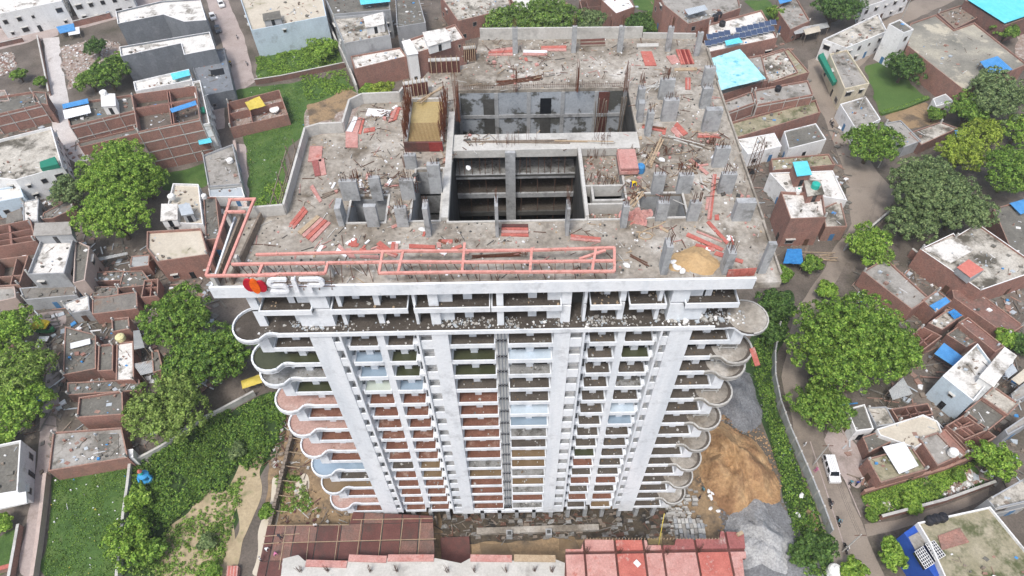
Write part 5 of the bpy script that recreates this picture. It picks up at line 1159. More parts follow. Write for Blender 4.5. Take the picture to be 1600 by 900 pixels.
h = house('white-roofed brick shed beyond the leafy canopy', 3, [(650, 85), (768, 42), (720, -30), (560, 0)], 5, 'brick', 'white_sheet', .2, name='shed', cat='shed', win=.2)
h = house('cluttered brick yard left of the white-roofed brick shed', 3, [(450, 110), (630, 100), (560, -10), (420, 0)], 3, 'brick_dark', 'dirt', .3, win=0, open_=2, junk=3)
h = house('tall brown brick house behind the back right of the tower', 3, [(1100, 150), (1260, 110), (1430, 50), (1400, -70), (900, -60), (950, 30)], 8.5, 'brick', 'grey_roof', .6, win=.25, junk=2)
sheetroof('pale green tin canopy on the tall brown brick house', 3, [(1105, 95), (1225, 60), (1205, 30), (1078, 58)], 10.6, 'grey_sheet', posts=False)
h = house('white-roofed house with rows of solar panels behind the tower', 3, [(1210, 330), (1660, 235), (1560, 60), (1230, 150)], 8, 'brick', 'white_roof', .5, win=.2)
sol = empty('solar_array', (*T(3, 1400, 240, 8.5), 8.5), 'long row of dark solar panels on the white-roofed house behind the tower', 'solar panels')
for i in range(12):
    for j in range(2):
        if (i, j) == (4, 1): continue
        x, y = T(3, 1225 + i * 36 + j * 10, 268 - i * 8.2 - j * 30, 9.2); mb = MB()
        q = [(x - .85, y - .9), (x + .85, y - .9 + .02), (x + .85, y + .9), (x - .85, y + .9)]
        z_ = 8.9 + .5 * j; mb.face([(*q[0], z_), (*q[1], z_), (*q[2], z_ + .5), (*q[3], z_ + .5)]); mb.face([(*p, zz - .06) for p, zz in zip(q, (z_, z_, z_ + .5, z_ + .5))][::-1]); o = mb.build('panel', 'solar', sol)
        mb = MB(); mb.bar((q[0][0], q[0][1], z_ + .03), (q[1][0], q[1][1], z_ + .03), .06); mb.bar((q[0][0], q[0][1], z_ + .03), (q[3][0], q[3][1], z_ + .53), .06); mb.build('rim', 'solar_rim', o)
sheetroof('small cyan sheet between the solar panels', 3, [(1340, 285), (1445, 265), (1420, 235), (1330, 255)], 9.6, 'tin_cyan', posts=False)
for i, (a, b) in enumerate(((1117, 30), (1128, 40), (1123, 26))): drum(a, b, 8.2, 'black_plastic', ('leftmost', 'nearest', 'farthest')[i] + ' black tank of three on the solar-panel house', .9, 1.5)
h = house('brick house under the big aqua tarpaulin right of the tower', 3, [(1290, 600), (1600, 500), (1560, 340), (1240, 400)], 6, 'brick', 'grey_roof', .5, win=.2)
sheetroof('big aqua tarpaulin stretched over a roof right of the tower', 3, [(1285, 568), (1588, 492), (1425, 305), (1232, 368)], 8.6, 'tarp_aqua', 'tarp', 'tarp', sag=.35, rib=False)
h = house('plain white-roofed house right of the big aqua tarpaulin', 3, [(1600, 520), (1790, 450), (1700, 300), (1500, 360)], 5, 'brick', 'stained_roof', .4, win=0, junk=2)
h = house('brick house with concrete grid directly right of the tower roof', 3, [(1310, 715), (1520, 640), (1500, 570), (1300, 640)], 6.5, 'brick', 'grey_roof', .5, win=0)
h = house('brick house with grey roof and black tank right of the grid house', 4, [(-70, 655), (285, 590), (250, 500), (-85, 560)], 6.6, 'brick', 'grey_roof', .5, win=0)
drum(1215, 141, 7, 'black_plastic', 'black tank on the grey-roofed brick house right of the tower', .8, 1.4)
h = house('long low brick house with mossy roof right of the tower', 4, [(-230, 870), (330, 700), (300, 620), (-260, 770)], 4, 'brick', 'moss_roof', .6, win=0)
h = house('small white house with two doors beside the tower on the right', 3, [(1475, 965), (1685, 912), (1640, 830), (1408, 872)], 4, W, 'white_roof', .2, win=.9)
h = house('white-walled house with a dark roof beside the right street', 4, [(130, 930), (365, 870), (300, 770), (100, 820)], 4.2, W, 'dark_roof', .3, win=.5)
h = house('low brick house with a mossy roof above the right street, near the solar panels', 4, [(20, 520), (260, 450), (130, 300), (-80, 370)], 5, 'brick', 'moss_roof', .4, win=.2, junk=2)
# top right
h = house('small brick courtyard house at the top right, left of a street tree', 4, [(140, 185), (265, 130), (170, -30), (50, 50)], 4, 'brick', 'grey_roof', .5, win=.2)
sheetroof('blue tin sheet at the top of the small brick courtyard house', 4, [(75, 25), (150, 5), (140, -30), (60, -10)], 5.5, 'tin_blue')
sheetroof('rusty pale tin awning over the street stalls by the street tree', 4, [(170, 215), (385, 170), (370, 140), (150, 180)], 3, 'tin_grey', 'awning', 'awning', tilt=.4)
sheetroof('yellowish tin awning beside the rusty street awning', 4, [(235, 218), (330, 195), (320, 160), (222, 185)], 3.5, 'tan_roof', 'awning', 'awning', rib=False)
h = house('pale shop row at the top edge beside the wide street', 4, [(600, 45), (900, -50), (880, -140), (590, -60)], 6, W, 'grey_roof', .5, win=.9)
h = house('long white house with a stained roof facing the lawn', 4, [(490, 300), (745, 195), (690, 85), (345, 245)], 6, W, 'stained_roof', .5, win=.9)
h = house('white stair tower with a dark cap beside the lawn', 4, [(850, 205), (912, 182), (825, 120), (755, 150)], 10.5, W, 'dark_roof', .35, name='tower_house', win=.35)
h = house('cream two-roofed house with a green balcony facing the right street', 4, [(480, 555), (635, 520), (495, 310), (385, 335)], 6, 'cream_plaster', 'grey_roof', .5, win=.9)
P = T(4, 325, 380, 4); Bq = Q(4, [(410, 520), (430, 510), (345, 330), (315, 345)], 5.2); mb = MB(); mb.prism(Bq, 4.3, 5.3); mb.build('balcony', 'green_net', h)
h = house('low grey porch house with columns below the cream house', 4, [(555, 815), (705, 745), (612, 602), (450, 650)], 4, W, 'grey_roof', .3, win=.5)
for i in range(4):
    x, y = T(4, 470 + i * 30, 690 + i * 45, 2); mb = MB(); mb.cyl((x - .6, y, 0), (x - .6, y, 3.8), .3, n=10); mb.build('column', 'white_plaster', h)
h = house('wide hall with a water-stained flat roof at the top right', 4, [(1235, 570), (1620, 400), (1290, 140), (1165, 185), (1050, 90), (890, 145), (872, 285)], 6, 'brick', 'hall_roof', .4, win=.0, door=False, junk=.3, name='hall', cat='hall')
sheetroof('blue tin canopy on the wide stained hall roof', 4, [(1390, 465), (1530, 435), (1435, 350), (1325, 385)], 8.2, 'tin_blue')
h = house('brick building under a broad cyan sheet roof in the top right corner', 4, [(1480, 160), (1760, 60), (1520, -140), (1230, 0)], 6, 'brick_dark', 'dark_roof', .2, win=0)
sheetroof('broad cyan sheet roof in the top right corner', 4, [(1480, 145), (1740, 55), (1510, -130), (1250, 0)], 6.9, 'tin_cyan', posts=False)
h = house('dark timber yard house between the wide hall and the cyan roof', 4, [(1170, 180), (1310, 110), (1210, 30), (1060, 80)], 3.6, 'brick_dark', 'old_timber', .4, win=0, junk=3)
h = house('small white gate house at the corner of the lawn', 4, [(1050, 665), (1165, 635), (1110, 585), (1030, 615)], 3, W, 'tin_grey', .2, win=.5)
h = house('low mottled flat shed below the lawn', 4, [(960, 905), (1190, 800), (1080, 760), (880, 830)], 2.8, 'brick_dark', 'stained_roof', .3, name='shed', cat='shed', win=0)
h = house('narrow dark shed behind the street tree below the lawn', 4, [(850, 920), (960, 880), (830, 750), (730, 770)], 3, 'grey_plaster', 'grey_roof', .3, name='shed', cat='shed', win=0)
sheetroof('blue curved sheet among the trees below the lawn', 4, [(1180, 860), (1240, 850), (1215, 805), (1165, 815)], 3, 'tin_blue')
# right
h = house('brick house with white parapet roof by the bend of the right street', 8, [(140, 468), (365, 458), (342, 310), (80, 295)], 8, 'brick', 'white_roof', .7, win=.15)
cabin(h, 8, [(250, 325), (345, 312), (320, 232), (230, 235)], 8, 10.2, 'brick', 'stained_roof')
h = house('white-roofed block behind the brick parapet house at the street bend', 8, [(120, 300), (495, 350), (405, 165), (10, 180)], 5, W, 'white_roof', .4, win=.4)
cabin(h, 8, [(185, 200), (268, 190), (240, 112), (160, 118)], 5, 8.4, 'brick', 'tin_cyan', 'roof_room')
h = house('narrow white stained strip house along the street in front of the brick house', 8, [(360, 520), (495, 515), (455, 350), (340, 400)], 4, 'brick_pale', 'stained_roof', .3, win=.2)
drum(1273, 293, 10.3, 'teal_plastic', 'teal water tank on the stair head of the brick house at the bend', .9, 1.5, 'teal_plastic'); drum(1246, 301, 8.3, 'white_plastic', 'white tank with a green lid on the brick house at the bend', .7, 1.3, 'teal_plastic')
sheetroof('bright blue tarpaulin shelter below the brick house at the bend', 8, [(95, 745), (222, 752), (210, 655), (120, 655)], 2.6, 'tarp_blue', 'tarp', 'tarp', sag=.2, rib=False)
h = house('dark walled yard with rubble above the brick house at the bend', 8, [(30, 165), (420, 130), (380, 60), (20, 90)], 2, 'brick', 'moss_roof', .4, win=0, junk=3)
h = house('white compound hall with half stained roof at the right edge', 8, [(1330, 915), (1720, 780), (1310, 495), (1175, 575), (1160, 555), (950, 655)], 5.5, 'brick', 'stained_roof', .4, win=.1, cap='white_plaster', name='hall', cat='hall')
P = Q(8, [(1140, 745), (1285, 665), (1165, 580), (975, 655)], 5.7); mb = MB(); mb.prism(P, 5.5, 5.75); mb.build('white_terrace', 'white_roof', h)
o = sheetroof('salmon red sheet over the box on the white compound hall', 8, [(1265, 835), (1350, 785), (1255, 720), (1180, 770)], 7.6, 'tarp_red', 'roof_box', 'roof box', rib=False, posts=False)
P = Q(8, [(1268, 840), (1348, 790), (1258, 728), (1185, 775)], 7.4); mb = MB(); mb.prism(P, 5.77, 7.4); mb.build('box', 'grey_plaster', o)
h = house('grey flat-roofed house with a brick side, below the white compound hall', 8, [(900, 1035), (1010, 960), (735, 712), (592, 795)], 4, 'brick', 'grey_roof', .4, win=0)
h = house('dark-roofed house at the right edge beside the olive tree', 8, [(1560, 760), (1720, 560), (1600, 345), (1410, 405)], 4, 'brick_dark', 'dark_roof', .3, win=0)
sheetroof('blue sheet on the dark-roofed house at the right edge', 8, [(1580, 440), (1680, 400), (1600, 345), (1510, 370)], 4.8, 'tin_blue', posts=False)
h = house('small brick house with a blue sheet roof right of the big round street tree', 12, [(1045, 155), (1150, 80), (1060, 12), (965, 72)], 4.2, 'brick', 'grey_roof', .3, win=0, junk=2)
sheetroof('blue sheet on the small brick house right of the big street tree', 12, [(1050, 145), (1140, 85), (1110, 55), (1010, 110)], 5, 'tin_blue', posts=False)
h = house('brick yard house with cluttered roof below the small blue-sheet house', 12, [(1090, 262), (1222, 172), (1130, 130), (1000, 218)], 3.2, 'brick_dark', 'stained_roof', .3, win=0, junk=5)
sheetroof('rumpled blue tarpaulin on the cluttered yard house', 12, [(1165, 195), (1215, 172), (1165, 130), (1125, 150)], 3.9, 'tarp_blue', 'tarp', 'tarp', rib=False, posts=False, sag=.1)
h = house('dark yard house with tanks left of the brick strip at the right', 12, [(1240, 370), (1320, 330), (1200, 230), (1115, 290)], 2.6, 'brick_dark', 'dark_roof', .3, win=0, junk=5)
h = house('long narrow brick house running down to the light blue house', 12, [(1420, 400), (1480, 365), (1250, 180), (1190, 215)], 3.6, 'brick', 'brick_dark', .3, win=0)
h = house('dark red walled yard under the compound hall wall', 12, [(1500, 300), (1600, 235), (1310, 20), (1150, 10), (1160, 60)], 2.4, 'brick', 'brick_dark', .2, win=0)
h = house('brown brick yard house right of the big street tree', 12, [(930, 420), (1090, 300), (960, 235), (890, 300)], 3, 'brick', 'brick_dark', .3, win=0, open_=2, junk=3)
sheetroof('sky blue corrugated roof with red rags beside the light blue house', 12, [(1165, 492), (1222, 432), (1100, 342), (1040, 410)], 3.2, 'tin_blue')
h = house('light blue two-storey house with a white terrace', 12, [(1285, 705), (1440, 520), (1310, 345), (1090, 550)], 6.6, 'pale_blue_plaster', 'white_roof', .5, win=.9, cap='white_plaster')
cabin(h, 12, [(1405, 612), (1545, 425), (1480, 378), (1325, 560)], 0, 8.4, W, 'white_roof')
h = house('stained white-roofed house behind the light blue house', 12, [(1500, 795), (1572, 722), (1412, 612), (1338, 682)], 3.6, 'brick', 'stained_roof', .3, win=.2)
h = house('dark mossy roof house below the light blue house', 12, [(1380, 890), (1490, 800), (1330, 690), (1230, 770)], 3, 'brick_dark', 'dark_roof', .3, win=0, junk=2)
h = house('roofless brick house with beams below the light blue house', 12, [(1230, 950), (1370, 890), (1230, 790), (1110, 860)], 3, 'brick', 'dirt', .3, win=0, open_=3, junk=3)
sheetroof('tan tin roof at the right edge above the dark mossy roof', 12, [(1570, 605), (1660, 540), (1620, 490), (1520, 570)], 3.4, 'tan_roof')
sheetroof('pale blue tin roof at the right edge beside the tan tin roof', 12, [(1500, 565), (1560, 520), (1530, 470), (1480, 520)], 3.2, 'grey_sheet')
h = house('grey house at the right edge below the tan tin roof', 12, [(1530, 720), (1680, 640), (1640, 560), (1520, 660)], 3.2, 'grey_plaster', 'grey_roof', .3, win=.3)
h = house('grey walled house in the right edge corner above the rubble plot', 12, [(1500, 920), (1660, 830), (1620, 790), (1480, 885)], 4, 'grey_plaster', 'grey_roof', .4, win=.5)
sheetroof('white ribbed tin roof tucked under the big street tree', 12, [(780, 700), (905, 662), (845, 560), (755, 640)], 3, 'tin_grey')
h = house('dark roofed house between the big street tree and the street', 12, [(550, 895), (662, 880), (605, 725), (490, 755)], 3.4, W, 'dark_roof', .3, win=.4)
h = house('cracked white-roofed house right of the dark roofed street house', 12, [(680, 865), (800, 850), (740, 740), (615, 745)], 3.2, 'grey_plaster', 'stained_roof', .2, win=.2)
h = house('roofless house with an orange tile strip under the ribbed tin roof', 12, [(820, 835), (1035, 790), (1000, 718), (768, 755)], 3, 'brick_dark', 'grey_roof', .3, win=0, open_=3, junk=2)
h = house('pale tan-roofed house with a green puddle below the orange tile strip', 12, [(920, 1000), (1090, 900), (1060, 830), (970, 790), (680, 880), (700, 920)], 3.3, W, 'tan_roof', .3, win=.2)
h = house('mossy slum house with a white sheet beside the right street', 16, [(705, 318), (1000, 235), (900, 90), (620, 165)], 3.6, 'brick', 'moss_roof', .3, win=.2, junk=3)
sheetroof('white sheet with red marks on the mossy slum house', 16, [(820, 262), (942, 210), (852, 60), (715, 92)], 4.5, 'white_sheet', rib=True, posts=False)
h = house('grey-roofed house with a white tank and brick strip, right of the white sheet', 16, [(1060, 212), (1200, 150), (1060, 0), (945, 38)], 3.6, 'brick', 'grey_roof', .3, win=0)
drum(1487, 709, 4, 'white_plastic', 'white round tank on the grey-roofed house above the rubble plot', .8, 1.3)
h = house('brick strip house with red floor above the rubble plot', 16, [(1195, 165), (1255, 130), (1110, -20), (1060, 0)], 3.4, 'brick', 'brick', .3, win=0)
h = house('brick yard at the right above the round garden tree', 16, [(1270, 130), (1430, 30), (1310, -60), (1140, -10)], 2.6, 'brick', 'brick_dark', .3, win=0, open_=2, junk=2)
h = house('dark rubble-roofed shack under the roofless beams, near the street', 16, [(630, 130), (860, 20), (800, -40), (590, 30)], 2.6, 'brick_dark', 'dark_roof', .2, win=0, junk=4)
h = house('concrete stair house at the right edge below the garden tree', 16, [(1420, 480), (1680, 420), (1600, 290), (1370, 420)], 5.5, 'grey_plaster', 'stained_roof', .4, win=.2)
h = house('blue-fronted house with stained roof in the bottom right corner', 16, [(1130, 960), (1720, 960), (1640, 770), (1390, 465), (935, 565), (1010, 690)], 7, W, 'moss_roof', .5, win=.2, cap='white_plaster')
bf = Q(16, [(1040, 905), (1130, 880), (950, 560), (850, 630)], 6.4); mb = MB(); mb.prism(bf, 0, 6.4); bl = mb.build('blue_front', 'blue_paint', h)
for q in ([(985, 855), (1040, 820), (970, 715), (918, 748)], [(1050, 805), (1110, 770), (1040, 678), (985, 700)]):
    P = [Vector(p) for p in Q(16, q, 7.2)]; mb = MB(); mb.prism([tuple(p) for p in P], 6.42, 7.1); g_ = mb.build('window_grid', 'window_dark', h)
    mb = MB()
    for i in range(7): f = i / 6; mb.bar((*P[0].lerp(P[3], f), 7.13), (*P[1].lerp(P[2], f), 7.13), .07)
    for i in range(6): f = i / 5; mb.bar((*P[0].lerp(P[1], f), 7.15), (*P[3].lerp(P[2], f), 7.15), .07)
    mb.build('grid_bars', 'white_plaster', g_)
P = Q(16, [(880, 655), (965, 612), (1000, 695), (925, 740)], 6.6); mb = MB(); mb.prism(P, 6.42, 6.5); mb.build('terrace_floor', 'grey_roof', h)
q = MB(); P = Q(16, [(1085, 740), (1255, 690), (1195, 600), (1060, 650)], 7.1); q.prism(P, 7.0, 7.25); q.build('brick_floor', 'brick', h)
for i, px in enumerate((1003, 1040, 1080)): drum(1200 + px / 4, 675 + (560 - i * 9) / 4, 7.2, 'black_plastic', 'black tank by the blue front, ' + ('leftmost', 'middle', 'rightmost')[i] + ' of three', .75, 1.3)
# left lower slum
h = house('small white-roofed house right of the brown yard at the left', 9, [(440, 158), (560, 138), (552, 42), (388, 100)], 3.2, 'grey_plaster', 'white_roof', .2, win=.3)
h = house('long rusty corrugated house above the slum roofs at the left', 9, [(575, 165), (860, 130), (855, 20), (575, 65)], 3.2, 'brick', 'tin_old', .15, win=0, junk=.5)
h = house('dark corrugated shed with teal doors at the left', 9, [(150, 75), (480, 45), (470, -30), (120, 0)], 3.4, 'grey_plaster', 'tin_old', .15, win=.5)
h = house('small dark square cabin above the slum yard at the left', 9, [(700, 275), (810, 255), (805, 180), (695, 192)], 4.2, 'brick', 'dark_roof', .5, win=0)
h = house('dark rubbish-strewn roof house beside the yellow auto rickshaw', 9, [(392, 545), (600, 505), (600, 290), (405, 240)], 3, 'brick_dark', 'dark_roof', .2, win=0, junk=5)
sheetroof('long white sheet lying over the rubbish-strewn roof', 9, [(442, 380), (565, 348), (562, 315), (438, 345)], 3.6, 'white_sheet', posts=False, rib=False)
h = house('dark sunken roof house between the rubbish roof and the pale roof', 9, [(608, 520), (705, 515), (708, 345), (615, 355)], 3.4, 'brick', 'dark_roof', .5, win=0)
h = house('pale dusty roof house left of the dark clump of trees', 9, [(722, 580), (838, 575), (832, 330), (728, 345)], 3.4, 'brick', 'white_roof', .3, win=0, junk=2)
drum(190, 530, 3.7, 'pale_yellow_plastic', 'pale yellow tank on the pale dusty roof', .9, 1.3)
sheetroof('cyan grey tin sheet beside the pale yellow tank', 9, [(838, 385), (905, 372), (872, 262), (832, 268)], 3.8, 'tin_grey')
sheetroof('grey tin sheet below the cyan grey tin sheet', 9, [(880, 545), (985, 520), (950, 450), (830, 475)], 3.4, 'tin_grey')
h = house('narrow brick shed at the left of the dark clump of trees', 9, [(955, 530), (1020, 510), (990, 385), (945, 390)], 4, 'brick', 'dark_roof', .3, win=0)
h = house('cluttered dark shack row below the pale dusty roof', 9, [(420, 670), (880, 640), (870, 570), (420, 590)], 2.4, 'brick_dark', 'dark_roof', .2, win=0, junk=6)
h = house('brick house with a dark ponded roof left of the pale green tree', 9, [(478, 810), (770, 790), (765, 640), (492, 682)], 4.6, 'brick', 'dark_roof', .5, win=0, junk=1.5)
h = house('long brick house with patched yard roofs above the green plot', 13, [(300, 245), (800, 160), (760, -30), (330, 0)], 3.4, 'brick', 'grey_roof', .4, win=0, junk=4)
P = Q(13, [(610, 125), (735, 120), (740, 10), (615, 10)], 3.6); mb = MB(); mb.prism(P, 3.42, 3.5); mb.build('roof_slab', 'dark_roof', h)
P = Q(13, [(780, 165), (832, 158), (832, 105), (778, 110)], 3.2); mb = MB(); mb.prism(P, 0, 3.2); o = mb.build('white_block', W, None, 'small white speckled tank block at the corner of the green plot', 'tank block')
h = house('white-walled house with a dark roof at the lower left edge', 13, [(-60, 400), (110, 372), (130, 50), (-60, 90)], 4.2, W, 'dark_roof', .6, win=.8, cap='white_plaster')
P = Q(13, [(-60, 490), (165, 440), (160, 370), (-60, 410)], 4.4); mb = MB(); mb.prism(P, 3.9, 4.3); mb.build('white_ledge', 'white_plaster', h)
h = house('brown roofed shack at the left edge by the tree', 9, [(-40, 90), (100, 60), (90, -10), (-40, 0)], 3, 'pink_plaster', 'grey_roof', .3, win=0)
h = house('pale pink house in the yard left of the tower, near the tin shacks', 5, [(600, 860), (800, 850), (790, 790), (600, 800)], 2.4, 'brick_dark', 'dark_roof', .2, win=0, junk=6)
sheetroof('grey tin sheet at the foot of the big round tree', 5, [(580, 740), (800, 690), (795, 675), (590, 715)], 2.4, 'tin_grey')
h = house('small striped-roof shed beside the tan-roofed brick house', 5, [(810, 775), (930, 760), (935, 690), (820, 700)], 3, 'brick', 'tin_grey', .15, name='shed', cat='shed', win=0)
h = house('cluttered dark shack in front of the tan-roofed brick house', 5, [(740, 900), (960, 880), (890, 790), (770, 795)], 2.6, 'brick_dark', 'dark_roof', .2, win=0, junk=6)
h = house('dark shack with sheets left of the cluttered dark shack', 5, [(560, 960), (740, 950), (740, 890), (580, 890)], 2.4, 'brick_dark', 'tin_old', .2, win=0, junk=6)
h = house('brick yard at the foot of the tower, left', 9, [(880, 60), (985, 50), (990, -60), (900, -50)], 3, 'brick', 'dirt', .3, win=0, open_=2, junk=3)
h = house('dark shed roofs beside the white-topped grey house', 5, [(260, 470), (330, 465), (470, 400), (440, 340), (270, 430)], 2.6, 'brick_dark', 'tin_old', .2, win=0, name='shed', cat='shed', junk=3)
# ------------------------------------------------------------------ compound walls and the tin fence
def bwall(label, pts, h_, th, mat, name='boundary_wall', cat='wall', cap=None):
    P = fx(pts); e = empty(name, (*P[0], 0), label, cat)
    for a, b in zip(P, P[1:]):
        mb = MB(); mb.bar((*a, h_ / 2), (*b, h_ / 2), th, h_); mb.build('wall_length', mat, e)
        mb = MB(); mb.bar((*a, h_ + .06), (*b, h_ + .06), th + .1, .1); mb.build('coping', cap or 'light_concrete', e)
    return e
bwall('tan boundary wall along the left side of the green plot', [(78, 745), (72, 800), (66, 850), (58, 905)], 1.6, .5, 'pink_plaster', cap='pink_plaster')
bwall('grey boundary wall along the right side of the green plot', [(209, 728), (205, 765), (200, 800), (193, 860), (189, 905)], 1.6, .35, 'light_concrete')
bwall('pale concrete wall running from the green plot up to the pale green tree', [(209, 728), (235, 715), (262, 700), (300, 670), (350, 645), (400, 618)], 1.6, .35, 'light_concrete')
bwall('brick wall of the small grass yard in the bottom left corner', [(36, 824), (30, 860), (22, 905)], 1.5, .35, 'brick_pale'); bwall('orange-topped brick wall in the bottom left corner', [(-20, 900), (22, 888)], 1.3, .6, 'brick_pale', cap='form_red')
bwall('brown brick wall across the grass plots at the upper left', [(400, 132), (440, 126), (540, 105)], 1.6, .3, 'brick_dark')
bwall('pale wall with a green net beside the grey terrace house', [(510, 35), (530, 80), (545, 110), (560, 148)], 3, .35, 'light_concrete')
bwall('brick wall beside the dirt plot at the top left', [(118, 42), (175, 28)], 1.8, .3, 'brick'); bwall('brick wall along the left edge of the white lane', [(62, 62), (72, 110), (80, 150)], 1.5, .3, 'brick_pale'); bwall('low brick wall at the left edge of the dirt plot', [(-20, 78), (38, 65)], 1.3, .3, 'brick_dark')
bwall('brick wall round the rubble and grass plot on the right', [(1372, 812), (1470, 786), (1548, 758)], 1.6, .35, 'brick'); bwall('brick wall on the far side of the rubble and grass plot', [(1345, 773), (1400, 757), (1470, 737), (1530, 712)], 1.6, .35, 'brick', cap='brick_pale')
bwall('low hedge-side kerb wall of the lawn', [(1376, 180), (1412, 170), (1450, 155)], .6, .8, 'grass', cap='lawn')
bwall('long brick compound wall in front of the white compound hall', [(1418, 400), (1450, 425), (1490, 452), (1530, 478)], 2.4, .4, 'brick'); bwall('grey wall beside the olive tree at the street', [(1318, 392), (1345, 372), (1388, 335)], 1.6, .3, 'grey_plaster')
bwall('brick wall at the back of the lawn under the wide hall', [(1441, 120), (1465, 145), (1490, 170)], 2, .3, 'white_plaster')
bwall('brown path wall along the left grass beside the tower', [(368, 225), (376, 280), (388, 335)], 1.2, .6, 'pink_plaster', cap='pink_plaster')
fe = empty('tin_fence', (*U(1212, 600, 0), 0), 'grey tin sheet fence between the weeds and the right street', 'fence')
FP = fx([(1214, 515), (1206, 560), (1206, 595), (1214, 635), (1228, 675), (1245, 715), (1262, 755), (1280, 800), (1294, 838)])
for a, b in zip(FP, FP[1:]):
    a, b = Vector(a), Vector(b); n = max(1, int((b - a).length / 2.2)); d = (b - a) / n
    for i in range(n):
        p, q = a + d * (i + .03), a + d * (i + .97); mb = MB(); mb.bar((*p, 1.35), (*q, 1.35), .25, 2.5); mb.build('fence_panel', 'tin_grey', fe)
        mb = MB(); mb.bar((*(a + d * i), 0), (*(a + d * i), 2.75), .3); mb.build('post', 'light_concrete', fe)
te = empty('shuttering_wall', (*U(437, 760, 0), 0), 'line of upright brown shuttering boards in the trench left of the tower', 'shuttering')
A, B = Vector(U(425, 828, 0)), Vector(U(460, 680, 0))
for i in range(26):
    p, q = A.lerp(B, i / 26 + .003), A.lerp(B, (i + 1) / 26 - .003); mb = MB(); mb.bar((*p, .9), (*q, .9), .5 + .1 * (i % 2), 1.8 + rnd.uniform(-.2, .2)); mb.build('board', 'old_timber', te)
    if i % 4 == 0: mb = MB(); mb.bar((p.x, p.y, 1.5), (p.x + 2.4, p.y + .2, .1), .14); mb.build('prop', 'timber', te)
P = up0([(353, 905), (355, 884), (372, 884), (370, 905)], 1.2); mb = MB(); e = empty('striped_hut', (*P[0], 0), 'small red and white striped tin hut at the bottom left', 'hut')
for i in range(7):
    a, b = Vector(P[1]).lerp(Vector(P[2]), i / 7), Vector(P[1]).lerp(Vector(P[2]), (i + 1) / 7); c_, d_ = Vector(P[0]).lerp(Vector(P[3]), (i + 1) / 7), Vector(P[0]).lerp(Vector(P[3]), i / 7)
    mb = MB(); mb.prism([tuple(a), tuple(b), tuple(c_), tuple(d_)], 0, 1.2 + .03 * (i % 2)); mb.build('roof_strip', 'form_red' if i % 2 else 'form_pink', e)
# ------------------------------------------------------------------ trees and plants
def quads(name, C, Nn, size, mats, parent, org, aspect=.62, mi=None, seed=0, kind=None, label=None, cat=None):
    """many small leaf faces: centres C, facing directions Nn"""
    rg = np.random.default_rng(seed); n = len(C)
    Nn = Nn / np.maximum(np.linalg.norm(Nn, axis=1, keepdims=True), 1e-6)
    r = rg.normal(size=(n, 3)); A = np.cross(Nn, r); A /= np.maximum(np.linalg.norm(A, axis=1, keepdims=True), 1e-6); B = np.cross(Nn, A)
    s = size * rg.uniform(.65, 1.25, (n, 1)); A = A * s * .5; B = B * s * .5 * aspect; tip = Nn * s * .12
    V = np.empty((n, 4, 3)); V[:, 0] = C - A - tip; V[:, 1] = C - B; V[:, 2] = C + A - tip; V[:, 3] = C + B
    V = (V - np.array(org)).reshape(-1, 3).astype(np.float32)
    me = bpy.data.meshes.new(name); me.vertices.add(n * 4); me.vertices.foreach_set('co', V.ravel())
    me.loops.add(n * 4); me.loops.foreach_set('vertex_index', np.arange(n * 4, dtype=np.int32))
    me.polygons.add(n); me.polygons.foreach_set('loop_start', np.arange(0, n * 4, 4, dtype=np.int32)); me.polygons.foreach_set('loop_total', np.full(n, 4, np.int32))
    for m_ in (mats if isinstance(mats, list) else [mats]): me.materials.append(MATS[m_])
    if mi is not None: me.polygons.foreach_set('material_index', mi.astype(np.int32))
    me.update(calc_edges=True); me.validate()
    o = bpy.data.objects.new(name, me); COL.objects.link(o)
    if parent: o.parent = parent
    else: o.location = org
    return setp(o, label, cat, None, kind)
def clumps(rg, P, N0, rc, per):
    """leaves over small lumps at P (outward N0)"""
    n = len(P); d = rg.normal(size=(n, per, 3)); d /= np.linalg.norm(d, axis=2, keepdims=True)
    d = d + N0[:, None, :] * .75; d[..., 2] += .25; d /= np.linalg.norm(d, axis=2, keepdims=True)
    rr = rc[:, None, None] * rg.uniform(.55, 1.08, (n, per, 1))
    C = P[:, None, :] + d * rr * np.array([1, 1, .8]); Nn = d + rg.normal(size=d.shape) * .32
    return C.reshape(-1, 3), Nn.reshape(-1, 3)
